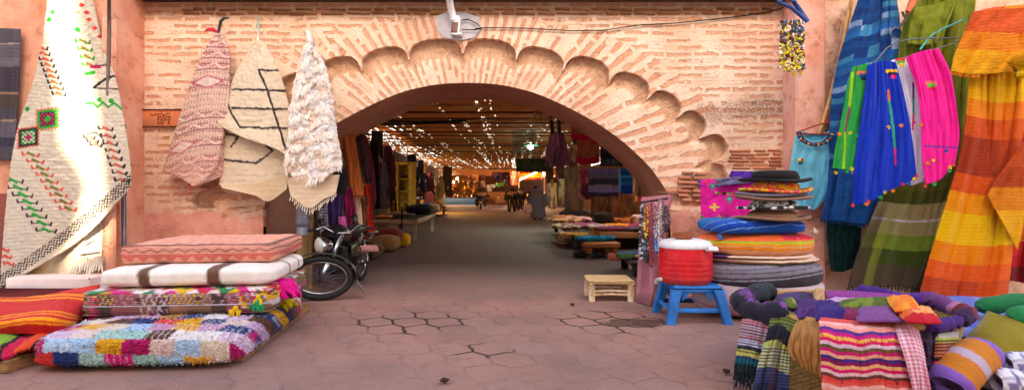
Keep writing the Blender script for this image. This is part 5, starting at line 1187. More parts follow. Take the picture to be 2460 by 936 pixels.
# olive shawl
def oliv(U, V, px, py):
    q = py+5*np.sin(px/40)
    b = bands(q, [(415, C(104, 110, 30)), (455, C(92, 92, 30)), (486, C(78, 84, 26)), (524, C(160, 146, 96)), (529, C(206, 196, 206)), (562, C(160, 150, 100)), (598, C(120, 146, 50)), (634, C(66, 84, 30)), (800, C(84, 74, 56))])
    b = over(b, (q < 415)*sstep(.5, .7, fbm(px/30, py/60, 5))*.6, C(128, 140, 36)); b = over(b, (U < .14)*sstep(440, 560, py)*.7, C(80, 62, 52)); b = over(b, ((U > .16) & (U < .26))*(py > 520)*.5, C(140, 150, 50))
    return tint(b, px, py, .14, 2.5, 5)
ol = cloth('hanging_shawl', [[(2190, -20), (2168, 70), (2154, 160), (2150, 260), (2150, 350), (2128, 440), (2086, 540), (2052, 630), (2036, 690)], [(2230, -20), (2210, 130), (2200, 260), (2190, 400), (2160, 520), (2128, 620), (2110, 686)],
                             [(2290, -20), (2270, 130), (2260, 260), (2250, 400), (2226, 520), (2200, 620), (2180, 688)], [(2345, -20), (2335, 100), (2325, 250), (2318, 350), (2300, 450), (2270, 540), (2240, 630), (2214, 694)]],
            oliv, Y=7.80, step=2.2, fold=folds(3.2, .075, 2, .2), mat='cloth', thick=.014)
tag(ol, 'olive green shawl with khaki stripes hanging behind the pink scarf', 'shawl')
E = o_edges[ol.name][:, -1]; strands('fringe', [E[int(i)] for i in np.linspace(0, len(E)-1, 60)], .07, .008, [C(84, 72, 62), C(60, 56, 48)], ol)
b = MB(); b.tube([W(2204, -20, 7.7), W(2190, 10, 7.6), W(2180, 30, 7.55)], [.05, .045, .03], 10); tag(b.build('wrapped_stub', plain('coral_cloth', C(214, 100, 66), .8, 0, .3)), 'coral cloth wrapped stub above the wire hanger hook', 'cloth')
cloth_ = cloth('top_fold', [[(2196, 20), (2184, 70), (2180, 106)], [(2250, 10), (2240, 60), (2234, 108)], [(2300, -10), (2276, 60), (2262, 96)]], lambda U, V, px, py: tint(np.broadcast_to(C(120, 130, 34), px.shape+(3,)).copy(), px, py, .2, 10, 20), Y=7.66, step=2.5, fold=folds(2, .05, 3), thick=.014, parent=ol)
# wire hanger and scarves
hg = thing('wire_hanger', 'large bent wire hanger holding green, blue, white and pink scarves', 'hanger', W(2160, 140, 7.28))
b = MB(); b.tube([W(x, y, 7.3) for x, y in ((2162, 70), (2150, 66), (2138, 76), (2142, 88), (2158, 96), (2156, 100))], .009, 6); b.build('hook', M['grey_steel'], hg)
b = MB(); b.tube([W(x, y, Y_) for x, y, Y_ in ((2156, 100, 7.3), (2130, 116, 7.25), (2110, 140, 7.22), (2088, 160, 7.2), (2130, 150, 7.26), (2200, 132, 7.28), (2262, 114, 7.3), (2338, 88, 7.34), (2300, 92, 7.33), (2220, 92, 7.3), (2180, 96, 7.3), (2156, 100, 7.3))], .008, 6); b.build('shoulder_wire', M['grey_steel'], hg)
b = MB(); b.tube([W(x, y, 7.45) for x, y in ((2318, 46), (2296, 56), (2268, 68), (2240, 84), (2222, 104), (2210, 120))], .012, 6); tag(b.build('turquoise_cord', plain('turquoise_cord_m', C(70, 176, 160), .7, 0, .2)), 'turquoise cord tied in front of the olive shawl', 'cord')
b = MB(); b.tube([W(2168, 30, 7.6), W(2175, 45, 7.5), W(2165, 62, 7.35), W(2158, 70, 7.3)], .015, 7); tag(b.build('hanger_strap', plain('black_strap', C(60, 44, 44), .7, 0, .2)), 'dark strap from which the wire hanger is hung', 'strap')
TP = [C(240, 70, 60), C(30, 170, 80), C(240, 200, 30), C(20, 90, 180), C(226, 40, 130), C(250, 140, 40)]
def pomset(name, parent, pts, Y, r=.03):
    for i, (x, y) in enumerate(pts):
        b = MB(); p = W(x, y, Y); c = TP[(i*5+int(x)) % 6]
        for k_ in range(6):
            a_ = random.uniform(-1.1, 1.1)+(0 if i % 2 else PI); b.tube([p, p+np.array([math.cos(a_)*r*1.5, -.01, math.sin(a_)*r*.8])], [r*.22, r*.34], 5, c*random.uniform(.8, 1.1))
        b.build(name, M['cloth'], parent)
def embr(b, px, py, pts, pal, w=4.0):
    acc = 0
    for a, c in zip(pts[:-1], pts[1:]):
        m = seg(px, py, a, c) < w; b = np.where(m[..., None], pal[acc % len(pal)]*np.ones(3), b); acc += 1
    return b
def mk(col, c2, deco, sd):
    def fn(U, V, px, py):
        b = np.broadcast_to(col, px.shape+(3,)).copy(); b = over(b, sstep(.45, .7, fbm(px/9, py/50, sd))*.35, c2); b = deco(b, px, py) if deco else b
        return tint(b, px, py, .06, 3, 6, sd)
    return fn
YG = C(150, 200, 40)
def blob(b, px, py, x, y, pal, w=22, h=13):
    for i, c in enumerate(pal): b = over(b, ((np.abs(px-x-(i-1)*2) < w*(1-.25*i)) & (np.abs(py-y-(i-1)*h*.5) < h*.36))*1., c)
    return b
g_ = cloth('hanging_scarf', [[(2048, 162), (2036, 200), (2028, 250), (2016, 310), (2006, 360), (2000, 404)], [(2062, 158), (2058, 230), (2046, 300), (2036, 360), (2032, 408)], [(2090, 152), (2096, 220), (2086, 300), (2070, 360), (2056, 414)]],
           mk(C(10, 150, 70), C(60, 170, 60), lambda b, px, py: blob(embr(b, px, py, [(2048, 176), (2040, 260), (2030, 320), (2030, 352), (2026, 404)], [YG, C(140, 70, 90), YG, YG], 3.2), px, py, 2072, 182, [C(240, 120, 80), C(20, 90, 140), C(30, 40, 80)], 12), 3), Y=7.16, step=1.8, fold=folds(2.4, .02, 1, .1), mat='silk', thick=.007)
tag(g_, 'green scarf with lime embroidered line, leftmost on the wire hanger', 'scarf', 'scarves on the wire hanger'); pomset('tassel', g_, [(2012, 414), (2030, 412), (2050, 406), (2012, 322), (2046, 320), (2052, 326)], 7.1)
bl_ = cloth('hanging_scarf', [[(2084, 158), (2076, 230), (2064, 310), (2052, 400), (2047, 492)], [(2104, 150), (2104, 240), (2098, 330), (2090, 410), (2086, 486)], [(2130, 146), (2140, 230), (2150, 320), (2150, 400), (2140, 456)], [(2152, 150), (2172, 230), (2186, 300), (2196, 370), (2202, 428)]],
           mk(C(4, 50, 176), C(0, 34, 140), lambda b, px, py: blob(embr(b, px, py, [(2134, 218), (2136, 245), (2144, 300), (2150, 358), (2152, 396)], [C(230, 110, 60), C(20, 160, 120), C(20, 160, 110), C(230, 50, 120)], 3), px, py, 2144, 178, [C(240, 190, 40), C(30, 20, 70), C(226, 40, 130)], 14), 5), Y=7.12, step=1.8, fold=folds(3.6, .028, 4, .1), mat='silk', thick=.007)
tag(bl_, 'royal blue scarf with knotted tassels in the middle of the wire hanger', 'scarf', 'scarves on the wire hanger'); pomset('tassel', bl_, [(2052, 492), (2076, 490), (2090, 484), (2110, 474), (2130, 462), (2140, 458), (2138, 306), (2160, 302), (2200, 430), (2178, 440)], 7.06)
wh_ = cloth('hanging_scarf', [[(2140, 146), (2166, 220), (2180, 300), (2178, 380), (2166, 440)], [(2162, 140), (2184, 220), (2196, 300), (2198, 380), (2192, 444)], [(2184, 142), (2204, 220), (2216, 300), (2220, 380), (2222, 434)]],
           mk(C(232, 228, 240), C(206, 196, 220), lambda b, px, py: blob(embr(b, px, py, [(2194, 200), (2194, 240), (2194, 276), (2192, 310)], [C(120, 50, 120), C(30, 160, 140), C(220, 60, 80)], 2.6), px, py, 2164, 150, [C(230, 50, 60), C(60, 180, 60), C(240, 220, 60)], 12), 7), Y=7.18, step=1.8, fold=folds(2.2, .018, 7, .1), mat='silk', thick=.007)
tag(wh_, 'white scarf between the blue and the pink scarves on the wire hanger', 'scarf', 'scarves on the wire hanger'); pomset('tassel', wh_, [(2200, 296), (2208, 300), (2172, 442), (2192, 432), (2206, 424), (2218, 430)], 7.1)
pk_ = cloth('hanging_scarf', [[(2176, 138), (2202, 210), (2212, 290), (2214, 370), (2222, 442)], [(2200, 128), (2226, 210), (2240, 300), (2246, 380), (2250, 436)], [(2230, 120), (2258, 200), (2274, 290), (2276, 360), (2270, 420)], [(2256, 118), (2284, 180), (2298, 260), (2304, 330), (2292, 396)]],
           mk(C(242, 30, 142), C(226, 20, 124), lambda b, px, py: blob(over(b, (np.abs(py-352-.05*(px-2250)) < 2.4)*(px > 2220)*.9, C(110, 50, 150)), px, py, 2238, 206, [C(240, 120, 110), C(60, 200, 60), C(220, 30, 60)], 13), 9), Y=7.08, step=1.8, fold=folds(2.6, .028, 2, .1), mat='silk', thick=.007)
tag(pk_, 'hot pink scarf with tassel trim, rightmost on the wire hanger', 'scarf', 'scarves on the wire hanger'); pomset('tassel', pk_, [(2226, 446), (2240, 442), (2256, 360), (2268, 362), (2286, 402), (2224, 392), (2246, 384), (2276, 410), (2294, 396)], 7.02)
# orange blanket
def orng(U, V, px, py):
    q = py-.05*(px-2380)-10*np.sin(U*3)
    b = bands(q, [(75, C(226, 92, 34)), (120, C(240, 128, 26)), (236, C(248, 168, 22)), (278, C(238, 130, 26)), (326, C(206, 78, 26)), (416, C(160, 52, 24)), (460, C(216, 82, 28)), (508, C(246, 142, 22)), (582, C(252, 176, 24)), (628, C(246, 128, 18)), (668, C(226, 88, 30)), (800, C(190, 66, 30))])
    col2 = bands(q, [(236, C(250, 180, 30)), (326, C(226, 96, 26)), (460, C(214, 78, 24)), (582, C(252, 190, 36)), (800, C(238, 96, 30))]); b = over(b, (U > .62)*.45, col2)
    return np.minimum(tint(b, px, py, .12, 9, 2)*1.22, .98)
og = cloth('hanging_blanket', [[(2336, 30), (2326, 120), (2326, 200), (2318, 300), (2298, 400), (2262, 520), (2232, 620), (2210, 700)], [(2376, 20), (2370, 150), (2366, 300), (2346, 420), (2318, 540), (2294, 630), (2280, 710)],
                               [(2420, 15), (2418, 150), (2412, 300), (2400, 420), (2384, 540), (2368, 640), (2352, 716)], [(2480, 10), (2474, 150), (2462, 300), (2446, 420), (2436, 540), (2428, 640), (2418, 716)]],
            orng, Y=7.32, step=2.0, fold=folds(2.4, .06, 5, .2), mat='wool', thick=.016, ragged=1)
tag(og, 'big orange, yellow and rust banded blanket hanging to the ground at right', 'blanket')
E = o_edges[og.name][:, -1]; strands('fringe', [E[int(i)] for i in np.linspace(0, len(E)-1, 70)], .08, .008, [C(236, 150, 30), C(206, 110, 30)], og, (.05, -.08, -1), .6)
ff = cloth('top_flap', [[(2340, 28), (2316, 80), (2294, 130), (2284, 172)], [(2400, 22), (2372, 80), (2348, 140), (2330, 178)], [(2470, 18), (2440, 80), (2420, 140), (2400, 176)], [(2500, 16), (2500, 80), (2490, 140), (2470, 168)]],
           lambda U, V, px, py: tint(bands(py-.05*(px-2380), [(78, C(228, 92, 38)), (122, C(240, 134, 30)), (300, C(246, 170, 28))]), px, py, .12, 9, 2), Y=7.18, step=2, fold=folds(2, .05, 3, .3), mat='wool', thick=.014, parent=og)
E = o_edges[ff.name][:, -1]; strands('fringe', [E[int(i)] for i in np.linspace(0, len(E)*.45, 30)], .04, .007, [C(236, 150, 30), C(226, 110, 30)], og)
lp = cloth('crossing_fold', [[(2468, 330), (2430, 380), (2392, 430), (2372, 470)], [(2474, 360), (2450, 410), (2420, 470), (2400, 520)], [(2476, 400), (2466, 460), (2456, 540), (2444, 600)]], lambda U, V, px, py: tint(bands(py, [(400, C(206, 80, 30)), (450, C(190, 70, 26)), (505, C(240, 140, 30)), (700, C(250, 176, 34))]), px, py, .12, 8, 2), Y=7.24, step=2, fold=folds(1.5, .03, 3), mat='wool', thick=.014, parent=og)
b = MB(); 
for k_ in range(5): b.tube([W(2420+10*k_, 150+6*k_, 7.08), W(2440, 140+k_*9, 7.0), W(2476, 120+14*k_, 7.05)], [.03, .06, .05], 10, C(248, 160+6*k_, 26))
b.build('knot', M['wool'], og)
rd = cloth('hanging_blanket', [[(2462, 300), (2450, 420), (2434, 540), (2424, 640), (2420, 672)], [(2500, 300), (2500, 420), (2496, 540), (2492, 640), (2490, 684)], [(2560, 300), (2560, 420), (2556, 540), (2550, 640), (2548, 690)]],
           lambda U, V, px, py: tint(bands(py, [(420, C(200, 30, 34)), (446, C(150, 20, 34)), (478, C(220, 30, 30)), (508, C(236, 70, 50)), (580, C(248, 130, 60)), (612, C(226, 40, 50)), (640, C(206, 24, 40)), (900, C(130, 24, 34))]), px, py, .12, 8, 2), Y=7.45, step=2.2, fold=folds(2, .05, 3), mat='wool', thick=.014)
tag(rd, 'red and orange striped blanket cut off by the right edge of the photo', 'blanket')
b = MB(); b.tube([W(1990, -30, 7.9), W(2600, -30, 7.5)], .03, 10); tag(b.build('hanging_rail', M['raw_wood']), 'wooden rail along the rubble wall carrying blankets', 'rail')
# hanger with bead cords by the pier
bh = thing('bead_hanger', 'blue plastic hanger loaded with yellow and purple bead cords on the pier', 'hanger', W(1905, 100, 7.85))
b = MB(); b.tube([W(1868, 6, 7.85), W(1900, 18, 7.85), W(1938, 50, 7.84), W(1940, 54, 7.84)], .028, 8); b.tube([W(1906, 4, 7.86), W(1920, 22, 7.86), W(1940, 52, 7.86)], .03, 8); b.tube([W(1868, 6, 7.85), W(1886, -8, 7.86), W(1906, 4, 7.86)], .026, 8); b.build('frame', plain('dark_blue_plastic', C(40, 66, 130), .4, 0, .2), bh)
pal = [C(150, 40, 80), C(226, 196, 50), C(236, 220, 200), C(110, 30, 60), C(60, 120, 150), C(220, 200, 60), C(80, 60, 50), C(230, 210, 210)]
for i in range(15):
    b = MB(); x0_ = 1878+i*3.5; yb = (172 if i < 7 else 184)-random.random()*20-(14 if i in (6, 7) else 0); n = int((yb-50)/2.6); xo = random.uniform(-3, 3)
    for k_ in range(n):
        f = k_/n; x = x0_+xo*f-4*math.sin(f*3)*(1 if i < 7 else -1)*.6; y = 50+(yb-50)*f+(i % 3)
        ci = int(_h(np.array(i), np.floor(np.array(k_/3.)), 4)*8); 
        if f > .45 and random.random() < .35: ci = 1
        b.ball(W(x+random.uniform(-2, 2), y, 7.80-random.random()*.06), .017*random.uniform(.8, 1.3), 5, pal[ci])
    b.build('bead_cord', M['glossy_bead'], bh)
# ---- basket
BC = np.array([2.70, 4.70]); RX, RY, RZ = .83, .68, .60
bk = thing('wicker_basket', 'big wicker basket heaped with folded scarves at the front right', 'basket', (BC[0], BC[1], 0))
a = np.linspace(0, 2*PI, 400, endpoint=False); z = np.linspace(0, RZ, 120); A_, Z_ = np.meshgrid(a, z)
row = np.floor(Z_/.0165); ph = np.where(row % 2 == 0, 0, PI); wv = np.sin(A_*64+ph); rf = 1-.16*(1-Z_/RZ)**1.5
hh_ = .010*wv*np.sin((Z_/.0165 % 1)*PI); V = np.stack([BC[0]+(RX*rf-.04+hh_)*np.cos(A_), BC[1]+(RY*rf-.04+hh_)*np.sin(A_), Z_], -1)
cc = C(206, 160, 98)*np.ones(V.shape)*(.55+.45*np.sin((Z_/.0165 % 1)*PI)*(.6+.4*np.abs(wv)))[..., None]*(.85+.3*_h(row, np.floor(A_*20), 2))[..., None]
b = MB(); b.grid(V, cc, wrapv=True); b.build('woven_side', M['cloth'], bk, solid=.012)
b = MB(); b.tube([(BC[0]+RX*.97*math.cos(q), BC[1]+RY*.97*math.sin(q), RZ) for q in np.linspace(0, 2*PI, 60)], .03, 8, C(190, 140, 84)); b.build('rim', M['cloth'], bk)
b = MB(); V = np.array([[(BC[0]+RX*.95*r*math.cos(q), BC[1]+RY*.95*r*math.sin(q), RZ-.10+.04*math.sin(r*5+q*3)) for q in np.linspace(0, 2*PI, 40, endpoint=False)] for r in np.linspace(.02, 1, 10)]); b.grid(V, C(60, 30, 70)*np.ones(V.shape), wrapv=True); tag(b.build('scarf_filling', M['cloth']), 'dark purple scarves filling the inside of the basket under the heap', 'scarf')
def rimroll(name, lab, q0, q1, r, colf, mat='silk', parent=None, zz=RZ+.02, k=.98, flat=1):
    n = 90; q = np.linspace(q0, q1, n); pts = np.array([(BC[0]+RX*k*math.cos(t_), BC[1]+RY*k*math.sin(t_), zz+.012*math.sin(t_*7)) for t_ in q])
    rr = r*(1+.12*np.sin(q*9)+.05*np.sin(q*23)); rr[:4] *= np.linspace(.4, 1, 4); rr[-4:] *= np.linspace(1, .4, 4)
    sg_ = 22; b = MB(); b.tube(pts, rr, sg_); V = b.v[0].reshape(n, sg_, 3); f, A = np.meshgrid(np.linspace(0, 1, n), np.arange(sg_)/sg_, indexing='ij')
    V += ((np.abs(fbm(V[..., 0]*13+V[..., 2]*9, V[..., 1]*13+V[..., 2]*17, 3)-.5)*2-.4)*.04)[..., None]*np.array([.3, .3, 1]); cc = colf(f, A)*(.85+.3*fbm(f*40, A*8, 3))[..., None]; b.v[0] = V.reshape(-1, 3); b.c[0] = cc.reshape(-1, 3); b.has = True
    o = b.build(name, M[mat], parent); 
    return tag(o, lab, 'scarf') if lab else o
rimroll('rolled_scarf', 'thick black padded scarf with violet stripes rolled over the left rim of the basket', PI*.62, PI*1.20, .082, lambda f, A: over(over(np.broadcast_to(C(40, 34, 46), f.shape+(3,)).copy(), ((np.sin(f*170) > .2) & (f > .3) & (np.abs(A-.5) < .3))*.8, C(150, 70, 160)), ((f < .25))*.5, C(50, 62, 60)))
rimroll('rolled_scarf', 'purple and maroon striped scarf rolled over the right rim of the basket', -PI*.30, PI*.34, .062, lambda f, A: bands(f*1.0+0*A, [(.12, C(60, 30, 66)), (.34, C(120, 26, 40)), (.42, C(180, 110, 140)), (.60, C(110, 60, 110)), (.78, C(92, 44, 130)), (1.1, C(70, 36, 110))]))
rimroll('rolled_scarf', 'indigo scarf rolled along the front right rim of the basket above the checked cloth', -PI*.44, -PI*.08, .045, lambda f, A: over(np.broadcast_to(C(70, 34, 110), f.shape+(3,)).copy(), ((f > .45) & (f < .6))*.8, C(150, 40, 60)))
def st_dark(U, V, px, py):
    b = bands(V*100+2*np.sin(U*4), [(20, C(40, 38, 46)), (28, C(210, 130, 140)), (46, C(190, 150, 160)), (50, C(206, 120, 130)), (60, C(196, 186, 206)), (66, C(44, 44, 54)), (76, C(190, 180, 90)), (80, C(30, 60, 90)), (88, C(10, 84, 96)), (110, C(24, 36, 40))])
    b = over(b, ((np.sin(V*150) > .25) & (V > .22) & (V < .7))*.8, C(40, 34, 44)); return tint(b, px, py, .1, 3, 2)
s1 = cloth('hanging_scarf', [[(1786, 735, 4.75), (1782, 770, 4.62), (1774, 820, 4.58), (1766, 870, 4.55), (1764, 890, 4.55)], [(1815, 740, 4.6), (1812, 780, 4.45), (1806, 830, 4.42), (1798, 870, 4.42), (1796, 896, 4.42)], [(1852, 750, 4.5), (1846, 790, 4.36), (1838, 830, 4.35), (1828, 870, 4.35), (1824, 898, 4.36)]], st_dark, Y=4.5, step=1.8, fold=folds(3, .02, 3), mat='silk', thick=.01)
tag(s1, 'dark scarf with yellow and teal end stripes hanging on the left side of the basket', 'scarf')
strands('fringe', [o_edges[s1.name][:, -1][int(i)] for i in np.linspace(0, len(o_edges[s1.name])-1, 22)], .10, .008, C(26, 34, 38), s1)
def st_olv(U, V, px, py):
    b = bands(V*100+3*np.sin(U*5), [(18, C(110, 116, 40)), (34, C(30, 28, 36)), (40, C(176, 178, 90)), (62, C(190, 190, 140)), (78, C(60, 70, 120)), (90, C(40, 50, 84)), (120, C(16, 66, 72))])
    b = over(b, ((np.sin(V*190) > .1) & (V > .02) & ((V < .17) | (V > .38)))*.85, C(34, 32, 42)); b = over(b, (np.abs(U-.5) < .1)*(V > .3)*.6, C(70, 40, 44)); return tint(b, px, py, .1, 3, 2)
s2 = cloth('hanging_scarf', [[(1852, 744, 4.4), (1846, 790, 4.24), (1828, 850, 4.2), (1812, 920, 4.18), (1806, 975, 4.18)], [(1884, 744, 4.35), (1880, 790, 4.16), (1866, 850, 4.12), (1856, 920, 4.1), (1850, 975, 4.1)], [(1918, 756, 4.3), (1906, 800, 4.14), (1898, 850, 4.1), (1896, 920, 4.08), (1898, 975, 4.08)]], st_olv, Y=4.2, step=1.8, fold=folds(3, .03, 5), mat='silk', thick=.01)
tag(s2, 'olive and navy striped scarf knotted over the rim beside the brown cloth', 'scarf')
br = cloth('draped_cloth', [[(1918, 758, 4.3), (1900, 800, 4.1), (1892, 840, 4.06), (1906, 862, 4.04)], [(1944, 754, 4.28), (1930, 800, 4.06), (1926, 850, 4.0), (1936, 884, 3.98)], [(1974, 760, 4.2), (1972, 800, 4.0), (1974, 860, 3.95), (1974, 906, 3.94)]], lambda U, V, px, py: tint(np.broadcast_to(C(176, 118, 64), px.shape+(3,)).copy(), px, py, .2, 6, 14), Y=4.0, step=1.8, fold=folds(3, .03, 8), mat='silk', thick=.01)
tag(br, 'plain ochre brown cloth draped over the basket rim left of the pink stripes', 'cloth')
PS = [C(232, 90, 80), C(246, 180, 170), C(246, 150, 130), C(90, 40, 120), C(206, 20, 110), C(246, 170, 80), C(226, 30, 90), C(226, 190, 200), C(110, 90, 50), C(214, 30, 110), C(246, 170, 140), C(70, 44, 130), C(150, 20, 84), C(246, 180, 120), C(222, 24, 100), C(240, 190, 190), C(110, 60, 50), C(232, 70, 60)]
def st_pnk(U, V, px, py):
    q = V*26+.35*np.sin(U*9+V*4)+.25*np.sin(U*23); i = np.floor(q).astype(int); b = np.array(PS)[i % len(PS)]; f = q-i
    b = over(b, ((fbm(U*30, q*1.2, 4) > .62) & (i % 6 == 5))*.7, C(90, 40, 40)); b = over(b, (V < .045)*1., C(226, 84, 74)); return tint(b, px, py, .1, 4, 2)
pb = cloth('draped_blanket', [[(1966, 762, 4.1), (1970, 800, 3.93), (1972, 860, 3.9), (1976, 975, 3.88)], [(2030, 768, 4.02), (2034, 810, 3.84), (2042, 870, 3.8), (2050, 985, 3.78)], [(2095, 774, 4.0), (2104, 815, 3.82), (2118, 880, 3.78), (2132, 985, 3.76)], [(2160, 780, 4.02), (2172, 820, 3.85), (2190, 880, 3.8), (2218, 985, 3.78)]], st_pnk, Y=3.9, step=1.7, fold=folds(4.5, .022, 2), mat='cloth', thick=.012)
tag(pb, 'pink, purple and orange striped blanket draped over the front of the basket', 'blanket')
def st_ging(U, V, px, py):
    w = (np.sin(U*34) > 0)*.5+(np.sin(V*130) > 0)*.5; b = over(np.broadcast_to(C(242, 206, 214), px.shape+(3,)).copy(), w*.85, C(214, 60, 100)); return tint(b, px, py, .08, 4, 2)
gm = cloth('draped_cloth', [[(2146, 778, 4.0), (2162, 820, 3.8), (2180, 880, 3.74), (2202, 975, 3.72)], [(2180, 778, 4.02), (2196, 820, 3.82), (2210, 880, 3.76), (2222, 975, 3.74)], [(2206, 790, 4.05), (2216, 830, 3.88), (2226, 880, 3.8), (2242, 975, 3.78)]], st_ging, Y=3.85, step=1.5, fold=folds(2, .02, 6), mat='silk', thick=.008)
tag(gm, 'red and white checked cloth strip hanging beside the pink striped blanket', 'cloth')
def st_kn(U, V, px, py):
    b = bands(V*100, [(10, C(60, 30, 60)), (18, C(190, 180, 180)), (24, C(180, 180, 70)), (44, C(206, 110, 70)), (48, C(40, 30, 40)), (70, C(206, 20, 130)), (78, C(50, 30, 40)), (100, C(190, 120, 80)), (120, C(40, 30, 36))]); b = over(b, (np.sin(V*150) > .1)*(((V > .2) & (V < .48)) | (V > .75))*.85, C(44, 34, 44)); return tint(b, px, py, .1, 3, 2)
kn = cloth('hanging_scarf', [[(2246, 780, 4.10), (2246, 830, 3.98), (2242, 880, 3.93), (2240, 960, 3.92)], [(2268, 778, 4.14), (2272, 830, 4.0), (2266, 880, 3.95), (2262, 960, 3.94)], [(2304, 776, 4.3), (2300, 830, 4.12), (2290, 880, 4.06), (2282, 960, 4.04)]], st_kn, Y=4.2, step=1.5, fold=folds(2, .02, 2), mat='silk', thick=.01)
tag(kn, 'narrow dark scarf with pink and copper stripes hanging at the right rim of the basket', 'scarf')
dk = cloth('hanging_scarf', [[(2200, 780, 4.06), (2210, 830, 3.96), (2226, 900, 3.92), (2236, 960, 3.92)], [(2256, 786, 4.06), (2258, 850, 3.98), (2260, 900, 3.96), (2262, 960, 3.96)]], lambda U, V, px, py: tint(over(np.broadcast_to(C(48, 34, 54), px.shape+(3,)).copy(), (np.sin(V*40) > .8)*.4, C(120, 60, 110)), px, py, .2, 5, 5), Y=4.1, step=2, fold=folds(2, .02, 4), mat='silk', thick=.01)
tag(dk, 'plum black scarf hanging in the gap right of the checked cloth', 'scarf')
def crumple(name, lab, curves, c1, z, amp=.05, sd=1, c2=None, pat=None, cat='scarf', st=2.0, group='jumbled scarves heaped in the basket'):
    def col(U, V, px, py):
        b = np.broadcast_to(c1, px.shape+(3,)).copy()
        if c2 is not None: b = over(b, sstep(.48, .54, fbm(px/22+sd, py/14, sd)), c2)
        if pat: b = pat(b, U, V, px, py)
        return tint(b, px, py, .12, 4, 4, sd)
    def fo(U, V, px, py):
        e = np.minimum(np.minimum(U, 1-U), np.minimum(V, 1-V)); r = np.abs(((px*.045+py*.11+sd*.37+1.6*fbm(px/30, py/14, sd)) % 1)*2-1)*.45+.4*np.abs(fbm(px/18+sd, py/9, sd+3)-.5)*2
        return amp*(sstep(0, .25, e)*.5+.55*r*sstep(0, .1, e))
    o = cloth(name, curves, col, z=z, step=st, fold=fo, mat='silk', thick=.012)
    return tag(o, lab, cat, group) if lab else o
crumple('crumpled_scarf', 'indigo scarf bundled at the back of the basket', [[(1864, 712), (1862, 730), (1870, 745)], [(1900, 704), (1904, 725), (1905, 742)], [(1950, 702), (1955, 722), (1950, 742)]], C(70, 44, 100), .60, .05, 2, C(50, 40, 70))
crumple('crumpled_scarf', 'violet scarf heaped at the left of the basket', [[(1890, 730), (1900, 750), (1920, 764)], [(1940, 722), (1946, 745), (1952, 764)], [(1990, 728), (2010, 748), (2040, 768)]], C(86, 40, 106), .62, .06, 3, C(66, 32, 88))
crumple('crumpled_scarf', 'deep blue violet satin scarf in the middle of the basket', [[(1950, 736), (1955, 750), (1960, 768)], [(1990, 724), (2000, 745), (2010, 766)], [(2040, 745), (2050, 758), (2060, 772)]], C(54, 26, 104), .64, .06, 4)
crumple('crumpled_scarf', 'tan paper wrapped bundle at the back rim of the basket', [[(1952, 698), (1954, 710), (1958, 726)], [(1968, 696), (1970, 708), (1972, 724)], [(1982, 700), (1982, 712), (1980, 726)]], C(196, 146, 96), .62, .05, 5, cat='bundle')
crumple('folded_scarf', 'purple scarf folded flat along the back rim of the basket', [[(1982, 698), (1984, 706), (1986, 714)], [(2060, 700), (2060, 707), (2060, 716)], [(2170, 710), (2166, 716), (2160, 722)]], C(146, 44, 130), .64, .02, 6, pat=lambda b, U, V, px, py: over(b, (np.sin(px*.9) > .6)*.3, C(90, 30, 90)))
crumple('folded_scarf', 'pale lilac knit scarf folded under the orange one', [[(1984, 712), (1986, 728), (1990, 740)], [(2040, 714), (2040, 730), (2040, 745)], [(2120, 720), (2120, 728), (2100, 745)]], C(196, 150, 186), .62, .03, 7)
crumple('crumpled_scarf', 'olive green scarf lying across the basket heap', [[(2012, 726), (2014, 732), (2020, 740)], [(2080, 718), (2085, 730), (2090, 742)], [(2150, 716), (2150, 730), (2150, 745)]], C(112, 128, 34), .68, .04, 8, C(80, 96, 26))
crumple('crumpled_scarf', 'bright orange scarf folded on top of the basket heap', [[(2130, 716), (2136, 730), (2150, 748)], [(2165, 712), (2172, 728), (2180, 746)], [(2190, 716), (2202, 728), (2210, 742)]], C(246, 150, 36), .71, .05, 9, C(240, 120, 30))
crumple('crumpled_scarf', 'mauve scarf lying in the middle front of the basket', [[(2050, 740), (2052, 756), (2060, 772)], [(2100, 738), (2104, 754), (2110, 772)], [(2150, 742), (2160, 758), (2166, 772)]], C(132, 72, 130), .66, .05, 10)
crumple('crumpled_scarf', 'fiery orange and red striped scarf at the right of the heap', [[(2156, 744), (2162, 760), (2180, 772)], [(2200, 740), (2210, 760), (2226, 776)], [(2240, 748), (2252, 762), (2262, 776)]], C(238, 100, 40), .68, .06, 11, C(250, 160, 90), lambda b, U, V, px, py: over(b, (V > .75)*1., C(206, 34, 44)))
crumple('crumpled_scarf', 'crimson scarf corner poking out beside the orange scarf', [[(2020, 752), (2024, 760), (2030, 768)], [(2044, 740), (2048, 752), (2052, 768)], [(2062, 752), (2064, 760), (2066, 768)]], C(130, 26, 70), .65, .05, 12)
crumple('crumpled_scarf', 'mustard and lime scarf tip near the violet scarf', [[(1880, 720), (1884, 728), (1890, 738)], [(1895, 718), (1898, 728), (1902, 740)], [(1910, 724), (1912, 732), (1914, 740)]], C(150, 150, 40), .66, .04, 13, C(90, 100, 40))
b = MB(); pt = W(2236, 778, 4.35)
b.ball(pt, .022, 8, C(240, 40, 110)); 
for i in range(16): b.tube([pt, pt+np.array([random.uniform(-.05, .05), -.03, random.uniform(-.10, -.06)])], [.012, .009], 5, C(236, 30, 120))
tag(b.build('pink_tassel', M['cloth']), 'bright pink tassel dangling at the right rim of the basket', 'tassel')
